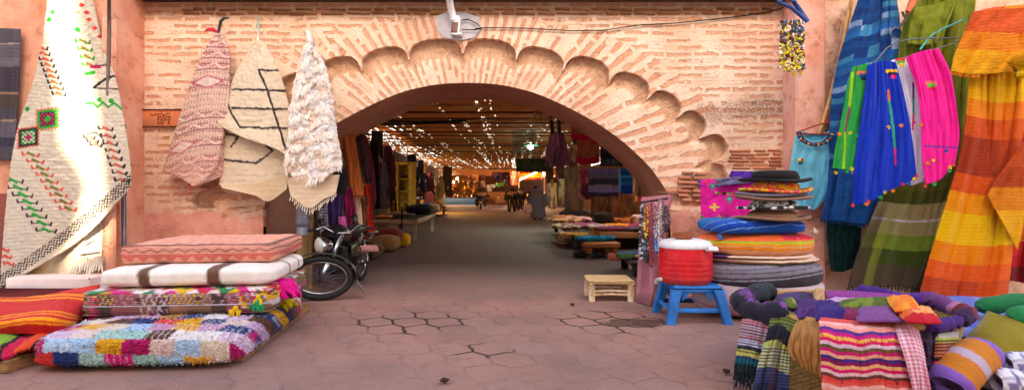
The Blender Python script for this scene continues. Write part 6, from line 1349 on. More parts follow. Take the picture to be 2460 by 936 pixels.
# ---- low table with blue tarp and rolled cloths
b = MB(); b.box((4.95, 5.5, .20), (2.9, 1.5, .40), bev=.02); tag(b.build('low_table', M['dark_wood']), 'low dark wooden platform under the blue plastic sheet', 'table')
tp = cloth('plastic_sheet', [[(2180, 716, .42), (2190, 760, .42), (2210, 800, .40)], [(2300, 712, .42), (2310, 760, .42), (2320, 810, .41)], [(2400, 716, .42), (2420, 760, .42), (2440, 812, .41)], [(2560, 720, .42), (2580, 770, .42), (2600, 820, .41)]], lambda U, V, px, py: tint(over(np.broadcast_to(C(0, 112, 204), px.shape+(3,)).copy(), sstep(.5, .62, fbm(px/40, py/9, 4))*.6, C(110, 160, 220)), px, py, .1, 20, 6), z=.42, step=3, fold=lambda U, V, px, py: .025*(fbm(px/30, py/12, 2)-.3), mat='enamel', thick=.006)
tag(tp, 'shiny blue plastic sheet covering the platform behind the basket', 'sheet')
def roll(name, lab, p0, p1, r, colf, cat='roll', flat=.7, nn=60, seg_=28, mat='cloth', parent=None, tip=.35, rough=.01):
    p0, p1 = np.array(p0, float), np.array(p1, float); f = np.linspace(0, 1, nn); pts = p0+(p1-p0)*f[:, None]+np.array([0, 0, 1])*(.03*np.sin(f*PI))[:, None]
    e = np.minimum(f, 1-f)/.12; rr = r*np.clip(tip+(1-tip)*np.sqrt(np.clip(e, 0, 1)*(2-np.clip(e, 0, 1))), 0, 1)
    b = MB(); b.tube(pts, rr, seg_, flat=flat); V = b.v[0].reshape(nn, seg_, 3); F_, A = np.meshgrid(f, np.arange(seg_)/seg_, indexing='ij'); V += ((fbm(F_*9, A*7, 3)-.5)*rough*2)[..., None]*np.array([.4, .4, 1])
    b.v[0] = V.reshape(-1, 3); b.c[0] = (colf(F_, A)*(.86+.28*fbm(F_*14, A*6, 2))[..., None]).reshape(-1, 3); b.has = True; o = b.build(name, M[mat], parent)
    return tag(o, lab, cat, None) if lab else o
K = lambda c: (lambda F_, A: np.broadcast_to(c, F_.shape+(3,)).copy())
roll('rolled_cloth', 'dark green rolled cloth at the right edge on the blue sheet', W(2352, 738, 5.0), W(2600, 722, 5.2), .10, K(C(16, 112, 62)), tip=.15)
roll('rolled_cloth', 'lighter green rolled cloth half out of the photo, nearer than the dark green roll', W(2430, 762, 4.6), W(2620, 752, 4.7), .10, K(C(30, 130, 70)), tip=.15)
oc_ = cloth('draped_cloth', [[(2372, 746, 4.75), (2340, 790, 4.5), (2300, 830, 4.3), (2276, 868, 4.15)], [(2400, 756, 4.7), (2380, 800, 4.4), (2350, 840, 4.25), (2330, 880, 4.1)], [(2460, 770, 4.6), (2450, 810, 4.35), (2440, 850, 4.2), (2430, 900, 4.05)], [(2560, 790, 4.5), (2560, 830, 4.3), (2560, 870, 4.15), (2560, 930, 4.0)]], lambda U, V, px, py: tint(over(np.broadcast_to(C(146, 124, 24), px.shape+(3,)).copy(), (U < .14)*.6, C(126, 110, 84)), px, py, .1, 30, 10), Y=4.4, step=2.4, fold=lambda U, V, px, py: .03*np.sin(U*8+V*2), mat='cloth', thick=.014)
tag(oc_, 'mustard olive cloth draped over the goods at the lower right corner', 'cloth')
b = MB(); b.box((4.0, 4.3, .1), (1.6, .9, .2), bev=.02); tag(b.build('wooden_crate', M['dark_wood']), 'low dark crate under the mustard cloth at the lower right corner', 'crate')
def knit(F_, A): return bands(F_*100+3*np.sin(A*9), [(16, C(142, 96, 190)), (46, C(214, 126, 44)), (60, C(196, 170, 184)), (88, C(214, 126, 44)), (120, C(146, 100, 196))])
roll('knitted_roll', 'fat knitted roll banded purple, orange and lilac at lower right', W(2362, 848, 4.05), W(2276, 930, 3.85), .145, knit, mat='cloth', tip=.72, flat=.85)
SCR = random.Random(5)
def scrip(F_, A):
    b = np.broadcast_to(C(240, 230, 232), F_.shape+(3,)).copy(); n = fbm(F_*16, A*7, 21); b = over(b, sstep(.60, .64, n)*.9, C(120, 96, 150)); b = over(b, (np.abs((A*5) % 1-.5) < .04)*.5, C(90, 70, 110)); return b
roll('folded_scarf', 'white scarf with violet ink script folded above another', W(2420, 872, 3.95), W(2560, 900, 3.9), .10, scrip, 'scarf', tip=.6)
roll('folded_scarf', 'white and violet script scarf lowest at the right corner', W(2392, 915, 3.85), W(2540, 955, 3.8), .12, scrip, 'scarf', tip=.6)

for (x, y, yaw, lab) in ((W(1068, 921, 4.66)[0], 4.66, .4, 'small dry brown leaf lying on the paving at the bottom middle'), (W(1745, 897, 4.9)[0], 4.9, 1.1, 'curled dry leaf on the paving left of the basket scarves'), (W(1375, 735, 7.75)[0], 7.75, 2.0, 'dark scrap lying on the paving left of the straw stool')):
    b = MB(); g = np.array([[[u*.045*(1-v*v), v*.028, .012+.02*u*u+.012*v*v] for v in np.linspace(-1, 1, 7)] for u in np.linspace(-1, 1, 9)])@rotm(0, 0, yaw).T+np.array([x, y, 0]); b.grid(g)
    tag(b.build('dry_leaf', plain('dry_brown', C(86, 52, 38), .8, 0, .3), solid=.003), lab, 'litter')
# ================================================================== THE COVERED LANE
xl = lambda Y: -4.6-(Y-10)*.045
def wallstrip(name, lab, xs, y0, y1, h, mat, th=.3, cat='wall'):
    b = MB(); V = []
    for y in np.linspace(y0, y1, 12):
        x = xs(y); V.append([(x, y, 0), (x, y, h), (x+(th if x > 0 else -th), y, h), (x+(th if x > 0 else -th), y, 0)])
    b.grid(np.array(V), wrapv=True); k = len(V)*4; b.f.append((0, 1, 2, 3)); b.f.append((k-4, k-3, k-2, k-1)[::-1])
    o = b.build(name, mat, smooth=False); return tag(o, lab, cat)
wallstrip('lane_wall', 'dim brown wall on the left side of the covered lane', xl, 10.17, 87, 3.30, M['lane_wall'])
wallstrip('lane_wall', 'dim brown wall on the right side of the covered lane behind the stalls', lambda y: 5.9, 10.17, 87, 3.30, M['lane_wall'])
# ---- lath roof with gaps
def latmat():
    t = NT('reed_mat'); P = t.pos(); s = t.sep(P); n = t.math('ADD', t.math('MULTIPLY', t.noise(t.scale(P, (1, 9, 1)), 3, 4, .7), .6), t.math('MULTIPLY', t.math('SINE', t.math('MULTIPLY', s[1], 14)), .22))
    c = t.mix(t.step(n, .3, .7), [*C(112, 64, 40), 1], [*C(66, 38, 26), 1]); t.fin(c, .9, 0, .1)
    tr = t.node('ShaderNodeBsdfTranslucent'); t.put(tr.inputs[0], [*C(206, 110, 50), 1]); mx = t.node('ShaderNodeMixShader'); mx.inputs[0].default_value = .09
    t.t.links.new(t.b.outputs[0], mx.inputs[1]); t.t.links.new(tr.outputs[0], mx.inputs[2]); t.t.links.new(mx.outputs[0], t.out.inputs[0]); return t.m
M['reed'] = latmat()
def roofmat(name, lab, y0, y1, zf, seed, dens, xr=6.2):
    r = np.random.default_rng(seed); ny = int((y1-y0)/.34); ys = np.linspace(y0, y1, ny+1); nx = 440
    X = np.linspace(-8.0, xr, nx+1); VX, VY = np.meshgrid(X, ys, indexing='ij'); VZ = zf(VX, VY)+.01*np.sin(VX*8+VY)
    I = np.arange((nx+1)*(ny+1)).reshape(nx+1, ny+1); Q = np.stack([I[:-1, :-1], I[1:, :-1], I[1:, 1:], I[:-1, 1:]], -1)
    cx = (X[:-1]+X[1:])/2; cy = (ys[:-1]+ys[1:])/2; CX_, CY_ = np.meshgrid(cx, cy, indexing='ij')
    lane = vn(CX_*7.0+.3*np.sin(CY_*.7), CY_*.10, seed); clump = fbm(CX_*.5, CY_*.25, seed+3)
    pr = dens(CX_, CY_)*sstep(.55, .85, lane)*(.5+clump)*1.1
    hole = r.random(CX_.shape) < pr
    left = CX_ < (-4.05-(CY_-13)*.045+.25*(fbm(CY_*.9, CX_*2, 5)-.5)); hole |= (CX_ > 4.0) & (CY_ < 24) & (y0 < 20)  # roof left open above the right stalls to let in added fill light
    hole |= left & (r.random(CX_.shape) < .13)
    b = MB(); b.add(np.stack([VX, VY, VZ], -1).reshape(-1, 3), Q[~hole].tolist()); o = b.build(name, M['reed'], smooth=False)
    return tag(o, lab, 'roof')
zr = lambda x, y: 3.62-.0045*(y-10)+0*x
roofmat('reed_mat_roof', 'brown reed mat roof pierced by bright gaps over the covered lane', 10.17, 52, zr, 3, lambda x, y: .16+.22*sstep(30, 50, y))
b = MB(); b.box((2.6, 53.5, 3.46), (9.6, 3.3, .02)); b.box((-5.0, 54.15, 3.47), (5.6, 2.0, .02)); tag(b.build('sun_block_canvas', plain('brown_canvas', C(110, 72, 50), .9, 0, .2)), 'brown canvas sheet added across the far roof gap to narrow the sun patch', 'canvas')  # added to narrow the sun let through the roof gap
roofmat('reed_mat_roof', 'far stretch of reed mat roof beyond the sunlit gap at the end of the lane', 55, 90, lambda x, y: 3.6+0*x, 5, lambda x, y: .02+0*x)
b = MB(); b.grid(np.array([[[x, y, zr(x, y)+.22] for y in np.linspace(10.2, 40, 12)] for x in np.linspace(-1, 1, 6)])*np.array([1, 1, 1])+0)
V = b.v[0]; V[:, 0] = np.where(V[:, 0] < 0, (-3.7-(V[:, 1]-13)*.045)*-V[:, 0]+1.0*(1+V[:, 0]), 1+3*V[:, 0])
t = NT('roof_diffuser'); tr = t.node('ShaderNodeBsdfTranslucent'); tr.inputs[0].default_value = (.24, .21, .17, 1); t.t.links.new(tr.outputs[0], t.out.inputs[0])  # translucent layer added above the roof to dim the light gaps
tag(b.build('diffuser', t.m), 'unseen tarpaulin laid over the near part of the reed mat roof', 'diffuser')
for y in np.r_[np.arange(11.3, 30, 1.25), np.arange(30, 52, 2.0)]:
    b = MB(); a_ = random.uniform(-.25, .25); z = zr(0, y)-.05
    b.tube([(-5.2-(y-10)*.045, y-a_, z), (0, y, z+random.uniform(-.03, .02)), (6.0, y+a_, z)], .028, 6)
    tag(b.build('roof_pole', M['dark_wood'] if random.random() < .7 else M['raw_wood']), 'thin pole under the reed roof running across the lane', 'pole', 'poles carrying the reed roof')
for (p, q, lab) in (((1050, 264, 13), (1400, 236, 13.5), 'pale bamboo cane slanting under the roof near the arch crown'), ((930, 292, 14), (1330, 286, 14.4), 'second bamboo cane just below the slanting one'), ((870, 290, 12.5), (1120, 290, 13.2), 'dark iron rail under the roof at the left side'), ((900, 300, 16), (1100, 292, 17), 'thin iron rod beyond the dark rail')):
    b = MB(); b.tube([W(*p), (W(*p)+W(*q))/2+np.array([0, 0, -.02]), W(*q)], .026, 7); tag(b.build('roof_cane', M['bamboo'] if 'bamboo' in lab else M['dark_iron']), lab, 'cane')
b = MB(); b.box(W(1328, 276, 15)+np.array([0, 0, 0]), (1.0, .03, .42)); 
vt = thing('slatted_panel', 'pale slatted shutter panel hanging under the roof at the right', 'panel', W(1328, 290, 15))
for i in range(9): b = MB(); b.box(W(1328, 262+i*3.4, 15), (.95, .03, .018)); b.build('slat', M['pale_poplar'], vt)
for s_ in (-.46, .46): b = MB(); b.box(W(1328, 276, 15)+np.array([s_, 0.02, 0]), (.03, .02, .34)); b.build('stile', M['pale_poplar'], vt)
# ---- hanging stock, left
def hang(name, lab, x0, x1, y0, y1, Y, c1, c2=None, cat='garment', tap=.0, pat=None, sd=1, amp=.05, n=3, mat='cloth', st=2.6):
    w = (x1-x0); return scarf(name, lab, [[(x0+tap*w, y0), (x0, (y0+y1)/2), (x0-tap*w*.3, y1)], [((x0+x1)/2, y0-1), ((x0+x1)/2, (y0+y1)/2), ((x0+x1)/2, y1+2)], [(x1-tap*w, y0), (x1, (y0+y1)/2), (x1+tap*w*.3, y1)]], Y, c1, c2, n, amp, cat, None, None, st, mat, pat, sd)
hang('hanging_robe', 'black robe hanging on the left lane wall nearest the arch', 884, 912, 338, 500, 14.0, C(36, 28, 32), C(52, 36, 40), tap=.2, sd=1)
hang('hanging_robe', 'silvery grey robe hanging from a pole on the left lane wall', 911, 934, 392, 500, 15.5, C(120, 108, 116), C(80, 70, 80), tap=.3, sd=2)
hang('hanging_robe', 'plum robe hanging behind the silvery grey one', 918, 946, 350, 470, 18, C(92, 46, 62), C(66, 36, 50), tap=.2, sd=3)
hang('hanging_robe', 'brown robe hanging beside the yellow shelf', 936, 950, 372, 480, 20, C(84, 56, 46), None, tap=.1, sd=4)
hang('hanging_robe', 'dark olive robe hanging high at the left above the grey robe', 892, 920, 315, 380, 16.5, C(62, 54, 40), C(40, 36, 32), sd=5)
hang('hanging_robe', 'near black coat hanging right of the yellow shelf', 978, 1000, 372, 470, 25, C(32, 27, 30), None, sd=6)
hang('hanging_robe', 'dark coat hanging beside the glowing bulb', 1000, 1018, 384, 455, 30, C(40, 33, 34), None, sd=7)
hang('hanging_robe', 'dark brown curtain at the left end of the lane', 1064, 1086, 400, 470, 46, C(44, 31, 27), None, 'curtain', sd=8)
b = MB(); b.tube([W(898, 360, 14.5), W(918, 390, 15.2)], .03, 7); tag(b.build('hook_pole', M['raw_wood']), 'short pale pole from which the silvery grey robe hangs', 'pole')
# yellow shelf
ys_ = thing('yellow_shelf', 'tall yellow shelf unit with goods on the left lane wall', 'shelf', W(960, 500, 22)*np.array([1, 1, 0]))
yel = plain('ochre_paint', C(206, 146, 40), .6, 0, .25); c0_ = W(962, 425, 22)
b = MB(); b.box((c0_[0]+.10, 22.35, 1.55), (.85, .03, 2.1)); b.build('back_panel', yel, ys_)
for x in (-.42, -.1, .34): b = MB(); b.box((c0_[0]+x, 22.1, 1.5), (.06, .4, 2.1)); b.build('upright', yel, ys_)
for z in (.7, 1.1, 1.5, 1.95, 2.5): b = MB(); b.box((c0_[0], 22.1, z), (.86, .4, .035)); b.build('shelf_board', yel, ys_)
rnd = random.Random(8)
for z in (.72, 1.12, 1.52, 1.97):
    for x in (-.26, .08, .22):
        if rnd.random() < .8:
            b = MB(); h_ = rnd.uniform(.1, .26); b.lathe([(0, 0), (.07, 0), (.085, h_*.5), (.04, h_*.85), (.05, h_), (0, h_)], (c0_[0]+x, 22.05, z), 12, col=[C(60, 40, 30), C(190, 120, 40), C(120, 60, 40), C(40, 40, 50)][rnd.randrange(4)])
            tag(b.build('jar', M['enamel']), 'small jar standing on the yellow shelf', 'jar', 'jars on the yellow shelf')
# tables at the left
def table(lab, x0, x1, y0, y1, h, mat, legs=True, th=.07, name='stall_table'):
    t_ = thing(name, lab, 'table', ((x0+x1)/2, (y0+y1)/2, 0)); b = MB(); b.box(((x0+x1)/2, (y0+y1)/2, h-th/2), (x1-x0, y1-y0, th)); b.build('tabletop', mat, t_)
    for x in (x0+.12, x1-.12):
        for y in (y0+.12, y1-.12): b = MB(); b.box((x, y, (h-th)/2), (.13, .13, h-th)); b.build('leg', mat, t_)
    return t_
table('stall table with pale front edge and wooden legs beside the motorbike', -4.2, -2.82, 17.4, 21.5, .67, wood('dusty_pine', C(190, 158, 132), C(160, 124, 98)), th=.16)
tcl = MB(); tcl.box((-3.5, 19.4, .68), (1.3, 4.0, .02)); tag(tcl.build('table_cloth', plain('dark_cloth', C(54, 40, 44), .9, 0, .2)), 'dark cloth spread on the stall table beside the motorbike', 'tablecloth')
table('long low red-brown table in front of the seated person', -5.0, -4.2, 26, 37, .53, plain('red_brown', C(116, 62, 46), .6, 0, .3), th=.1)
def pile(name, lab, x, y, z, dim, col, sd=1, cat='cloth', yaw=0, mat='cloth', pat=None, ev=.7, group=None, rough=.03):
    def cf(x_, y_, z_, T, Q):
        b = np.broadcast_to(np.minimum(np.array(col)*1.5, .9), Q.shape).copy()
        if pat is not None: b = over(b, sstep(.5, .56, fbm(Q[..., 0]*9+sd, (Q[..., 1]*5+Q[..., 2]*14), sd)), pat)
        return b*(.8+.4*fbm(Q[..., 0]*12, Q[..., 1]*9+Q[..., 2]*30, sd))[..., None]
    return tag(pouf(name, (x, y, z), dim, yaw, cf, .5, ev, mat, (70, 20), rough, tex=6), lab, cat, group)
pile('cloth_pile', 'black bag lying at the back of the stall table', -3.2, 20.2, .69, (.9, .9, .34), C(30, 27, 32), 2, 'bag')
pile('cloth_pile', 'orange folded cloth at the front left of the stall table', -3.95, 18.0, .69, (.5, .5, .06), C(226, 110, 36), 3)
pile('cloth_pile', 'teal cloth on top of the black bag', -3.0, 20.1, 1.02, (.4, .4, .06), C(40, 110, 140), 4)
pile('cloth_pile', 'beige hat lying on the stall table behind the teal cloth', -2.9, 21.0, .69, (.6, .5, .36), C(150, 118, 96), 5, 'hat')
pile('cloth_pile', 'dark folded rugs stacked on the near half of the stall table', -3.6, 18.8, .69, (.9, .9, .10), C(70, 58, 66), 6, 'rug')
b = MB(); b.tube([(-3.25, 17.2, 0), (-3.25, 17.2, 1.05)], .022, 8); tag(b.build('iron_post', M['dark_iron']), 'thin iron post standing before the stall table', 'post')
pile('sack', 'bulging brown sack on the ground behind the motorbike', -3.4, 13.2, 0, (.9, 1.3, .42), C(120, 86, 58), 7, 'sack', pat=C(90, 64, 46))
pile('sack', 'tan sack leaning against the bulging brown one', -3.2, 14.7, 0, (.7, .9, .40), C(150, 112, 76), 8, 'sack')
pile('bag', 'maroon bag on top of the sacks under the table edge', -3.3, 15.7, .1, (.7, .9, .42), C(120, 50, 52), 9, 'bag')
pile('bag', 'yellow plastic bag beside the table leg', -2.95, 15.9, 0, (.34, .5, .36), C(206, 160, 40), 10, 'bag')
pile('paper', 'white paper lying on the maroon bag', -3.45, 14.2, .5, (.36, .3, .04), C(226, 222, 236), 11, 'paper')
pile('cloth_pile', 'red cloth goods on the low table near the seated person', -4.6, 30, .53, (.6, 1.6, .2), C(150, 40, 36), 12, pat=C(206, 160, 120))
pile('cloth_pile', 'pink garment propped on the low table', -4.7, 33, .53, (.5, .6, .9), C(196, 110, 110), 13)
pile('cloth_pile', 'brown leather bags heaped at the near end of the low table', -4.6, 27.2, .53, (.6, 1.2, .26), C(92, 58, 42), 14)
b = MB(); b.grid(np.array([[[x, y, 3.5+.03*math.sin(x*3+y)] for y in np.linspace(10.6, 24, 20)] for x in np.linspace(3.9, 6.0, 8)]))
t = NT('fill_light_sheet'); tr = t.node('ShaderNodeBsdfTranslucent'); tr.inputs[0].default_value = (.85, .82, .76, 1); t.t.links.new(tr.outputs[0], t.out.inputs[0])  # added translucent sheet giving soft fill light to the right stalls
tag(b.build('fill_light_sheet', t.m), 'unseen translucent sheet added over the right stalls to spread soft fill light', 'sheet')
# ---- people
SK = [C(150, 104, 80), C(120, 80, 60)]
def person(lab, loc, face, h, robe, pal, pose='walk', hood=False, wide=1.0, hair=C(24, 20, 20), bag=None):
    # one continuous skinned body, clothing and hair as children; local +y is the way the person faces
    t_ = bpy.data.meshes.new('person'); s = h/1.72
    J = {'pel': (0, 0, .93), 'chest': (0, .02, 1.28), 'neck': (0, .03, 1.46), 'head': (0, .06, 1.60), 'crown': (0, .05, 1.68)}
    st = .16 if pose == 'walk' else .04
    for sg, nm in ((-1, 'l'), (1, 'r')):
        f = sg*st
        J[nm+'hip'] = (sg*.10, 0, .9); J[nm+'knee'] = (sg*.11, f*.9+.03, .48); J[nm+'ank'] = (sg*.11, f*1.5, .08); J[nm+'toe'] = (sg*.12, f*1.5+.15, .035)
        J[nm+'sh'] = (sg*.19, .0, 1.40); J[nm+'elb'] = (sg*.25, -f*.6-.02, 1.12); J[nm+'wri'] = (sg*.27, -f*.9+.08, .88); J[nm+'hand'] = (sg*.27, -f+.11, .80)
        for q in range(4): J[nm+'fin%d' % q] = (sg*(.25+.012*q), -f+.10+.02*q, .715+.01*abs(q-1.5))
        J[nm+'thumb'] = (sg*.24, -f+.16, .79)
    if pose == 'ride':
        for sg, nm in ((-1, 'l'), (1, 'r')):
            J[nm+'hip'] = (sg*.12, .02, .80); J[nm+'knee'] = (sg*.2, .40, .68); J[nm+'ank'] = (sg*.17, .30, .30); J[nm+'toe'] = (sg*.17, .46, .27); J[nm+'elb'] = (sg*.34, .14, 1.12); J[nm+'wri'] = (sg*.30, .42, 1.06); J[nm+'hand'] = (sg*.29, .50, 1.05)
            for q in range(4): J[nm+'fin%d' % q] = (sg*(.26+.02*q), .55, 1.02)
            J[nm+'thumb'] = (sg*.25, .50, 1.03)
        J['pel'] = (0, 0, .82); J['chest'] = (0, .08, 1.20); J['neck'] = (0, .12, 1.38); J['head'] = (0, .17, 1.52); J['crown'] = (0, .16, 1.60)
        for nm, sg in (('l', -1), ('r', 1)): J[nm+'sh'] = (sg*.19, .09, 1.32)
    if pose == 'sit':
        for sg, nm in ((-1, 'l'), (1, 'r')):
            J[nm+'hip'] = (sg*.10, .03, .5); J[nm+'knee'] = (sg*.13, .46, .50+.04*sg); J[nm+'ank'] = (sg*.12, .72, .09); J[nm+'toe'] = (sg*.12, .87, .04); J[nm+'sh'] = (sg*.19, -.08, .98); J[nm+'elb'] = (sg*.24, .06, .74); J[nm+'wri'] = (sg*.16, .28, .66); J[nm+'hand'] = (sg*.13, .35, .63)
            for q in range(4): J[nm+'fin%d' % q] = (sg*(.09+.02*q), .42, .60)
            J[nm+'thumb'] = (sg*.08, .36, .64)
        J['pel'] = (0, 0, .5); J['chest'] = (0, -.06, .86); J['neck'] = (0, -.06, 1.04); J['head'] = (0, -.02, 1.18); J['crown'] = (0, -.03, 1.26)
    E = [('pel', 'chest'), ('chest', 'neck'), ('neck', 'head'), ('head', 'crown')]
    for nm in 'lr': E += [('pel', nm+'hip'), (nm+'hip', nm+'knee'), (nm+'knee', nm+'ank'), (nm+'ank', nm+'toe'), ('chest', nm+'sh'), (nm+'sh', nm+'elb'), (nm+'elb', nm+'wri'), (nm+'wri', nm+'hand'), (nm+'hand', nm+'thumb')]+[(nm+'hand', nm+'fin%d' % q) for q in range(4)]
    Rr = {'pel': .16, 'chest': .165, 'neck': .06, 'head': .105, 'crown': .075, 'hip': .095, 'knee': .062, 'ank': .045, 'toe': .035, 'sh': .068, 'elb': .045, 'wri': .032, 'hand': .034, 'thumb': .012}
    ks = list(J); bm = bpy.data.meshes.new('person'); bm.from_pydata([np.array(J[k])*np.array([wide, 1, 1])*s for k in ks], [(ks.index(a_), ks.index(b_)) for a_, b_ in E], [])
    o = bpy.data.objects.new('person', bm); COL.objects.link(o); o.location = loc; o.rotation_euler = (0, 0, face); o['_o'] = list(loc)
    m = o.modifiers.new('Skin', 'SKIN'); m.use_smooth_shade = True
    for i, k in enumerate(ks):
        r = next((v for n_, v in Rr.items() if k == n_ or k[1:] == n_), .010)*s
        bm.skin_vertices[0].data[i].radius = (r*wide, r); 
    bm.skin_vertices[0].data[0].use_root = True
    m2 = o.modifiers.new('Sub', 'SUBSURF'); m2.levels = 1; m2.render_levels = 1
    bm.materials.append(plain(pal['skin_name'], pal['skin'], .7, 0, .1)); tag(o, lab, 'person')
    def child(b, nm, mat):
        off = np.zeros(3); V = np.concatenate(b.v); me = bpy.data.meshes.new(nm); me.from_pydata((V*np.array([wide, 1, 1])*s).tolist(), [], b.f)
        me.polygons.foreach_set('use_smooth', [True]*len(me.polygons)); me.materials.append(mat); c = bpy.data.objects.new(nm, me); COL.objects.link(c); c.parent = o; c['_o'] = [0, 0, 0]; return c
    top = np.array(J['chest']); cm = robe
    def tubec(path, rs, nm, flat=1.0, seg_=14):
        b = MB(); P_ = np.array([J[p] if isinstance(p, str) else p for p in path], float); b.tube(P_, rs, seg_, flat=flat); return child(b, nm, cm)
    if pose == 'walk' and hood:
        b = MB(); a_ = np.linspace(0, 2*PI, 28, endpoint=False)
        secs = [(.10, .25, .20), (.35, .245, .2), (.7, .235, .18), (.95, .235, .17), (1.2, .24, .165), (1.36, .215, .14), (1.44, .13, .11), (1.48, .10, .10)]
        V = np.array([[(w*math.cos(q)*(1+.05*math.sin(7*q+z*3)*(1.2-z)), d*math.sin(q)*(1+.05*math.sin(7*q)*(1.2-z)), z) for q in a_] for z, w, d in secs]); b.grid(V, wrapv=True); child(b, 'robe', cm)
        b = MB(); b.lathe([(.11, 1.43), (.135, 1.52), (.14, 1.6), (.12, 1.69), (.07, 1.755), (.01, 1.79)], (0, .02, 0), 20); child(b, 'hood', cm)
    else:
        c = J['chest']; p = J['pel']; nk = J['neck']
        tubec([(p[0], p[1], p[2]-.08), p, ((p[0]+c[0])/2, (p[1]+c[1])/2, (p[2]+c[2])/2), c, (nk[0], nk[1]-.01, nk[2]-.03)], np.array([.205, .215, .20, .215, .10]), 'jacket', .8, 20)
        for nm in 'lr': tubec([nm+'hip', nm+'knee', nm+'ank'], np.array([.115, .085, .07]), 'trouser_leg')
        hd = J['head']; b = MB(); b.ball((hd[0], hd[1]-.02, hd[2]+.03), (.118, .125, .125), 16); child(b, 'hair', plain('dark_hair', hair, .7, 0, .2))
    for nm in 'lr': tubec([nm+'sh', nm+'elb', nm+'wri'], np.array([.095, .075, .062]), 'sleeve')
    # face
    hd = np.array(J['head']); b = MB(); b.ball(hd+np.array([0, .105, -.01]), (.016, .025, .026), 8)
    for sg in (-1, 1): b.ball(hd+np.array([sg*.105, 0, 0]), (.016, .024, .034), 8)
    child(b, 'nose_and_ears', bm.materials[0]); b = MB()
    for sg in (-1, 1): b.ball(hd+np.array([sg*.038, .094, .02]), (.014, .008, .008), 6)
    b.ball(hd+np.array([0, .093, -.055]), (.03, .008, .007), 6); child(b, 'eyes_and_mouth', M['dark_hair'] if 'dark_hair' in M else plain('dark_hair', hair, .7, 0, .2))
    for nm in 'lr':
        b = MB(); an = np.array(J[nm+'ank']); to = np.array(J[nm+'toe']); b.tube([an+np.array([0, -.06, -.03]), (an+to)/2+np.array([0, 0, -.012]), to+np.array([0, .04, 0])], [.05, .055, .035], 10); child(b, 'shoe', M['black_rubber'])
    return o, J, s
pl1 = {'skin': C(150, 104, 80), 'skin_name': 'brown_skin'}
gl = W(1292, 527, 30.2); gl[2] = 0
gp, Jg, sg_ = person('person in a long grey hooded robe walking away with a pink bag', gl, .1, 1.60, plain('grey_robe', C(126, 116, 132), .9, 0, .2), pl1, 'walk', True, 1.7)
pb_ = W(1267, 507, 30.1); pile('carrier_bag', 'pale pink plastic bag carried by the person in the grey robe', pb_[0], pb_[1], .28, (.50, .36, .52), C(226, 150, 140), 3, 'bag', ev=.8)
bh_ = MB(); bh_.tube([pb_+np.array([0, 0, .30]), pb_+np.array([.05, 0, .42]), (gl[0]-.36, gl[1]+.02, .72)], .02, 6); tag(bh_.build('bag_twist', plain('pink_plastic', C(220, 150, 140), .5, 0, .1)), 'twisted top of the pink bag held by the person in the grey robe', 'bag handle')
dkc = plain('black_jacket', C(17, 16, 19), .85, 0, .2)
person('person with black hair in dark clothes just beyond the grey robed one', np.array([W(1287, 512, 34)[0], 34, 0]), .05, 1.72, plain('charcoal_coat', C(22, 20, 22), .85, 0, .2), pl1, 'walk', False, 1.5)
person('person in a black jacket walking away in the middle of the lane', np.array([W(1230, 507, 41)[0], 41, 0]), 0, 1.62, dkc, pl1, 'walk', False, 1.8)
person('person in dark clothes half hidden behind the black jacketed one', np.array([W(1250, 504, 43.5)[0], 43.5, 0]), .1, 1.62, plain('dark_blue_coat', C(20, 21, 28), .85, 0, .2), pl1, 'walk', False, 1.6)
rl = np.array([W(1155, 500, 46)[0], 46, 0]); person('person in a dark jacket riding a moped toward the far end of the lane', rl, 0, 1.6, dkc, pl1, 'ride', False, 1.9)
mo = thing('moped', 'dark moped ridden away from the arch in the middle distance', 'moped', rl)
for dy, nm in ((-.55, 'rear_wheel'), (.75, 'front_wheel')): ring(rl+np.array([0, dy, .28]), np.array([0, 1.0, 0]), .25, .25, .06, None).build(nm, M['black_rubber'], mo)
b = MB(); b.tube([rl+np.array(q) for q in ((0, -.55, .3), (0, -.3, .55), (0, .1, .42), (0, .5, .5), (0, .6, 1.0))], .05, 8); b.build('frame', M['dark_iron'], mo)
b = MB(); b.box(rl+np.array([0, -.15, .70]), (.34, .7, .14)); b.build('seat', M['black_rubber'], mo); b = MB(); b.box(rl+np.array([0, -.62, .55]), (.16, .04, .1)); b.build('number_plate', M['white_metal'], mo)
b = MB(); b.tube([rl+np.array(q) for q in ((-.45, .5, 1.06), (0, .6, 1.0), (.45, .5, 1.06))], .03, 8); b.build('handlebar', M['chrome'], mo)
person('person sitting at the left of the lane with legs stretched toward the middle', np.array([W(1046, 480, 42)[0], 42, .0]), -PI/2*.9, 1.62, plain('brown_jacket', C(70, 52, 44), .85, 0, .2), pl1, 'sit', False, 1.25)
b = MB(); b.box((W(1040, 480, 42)[0], 42, .2), (.8, .5, .4)); tag(b.build('bench', M['dark_wood']), 'low dark bench under the seated person', 'bench')
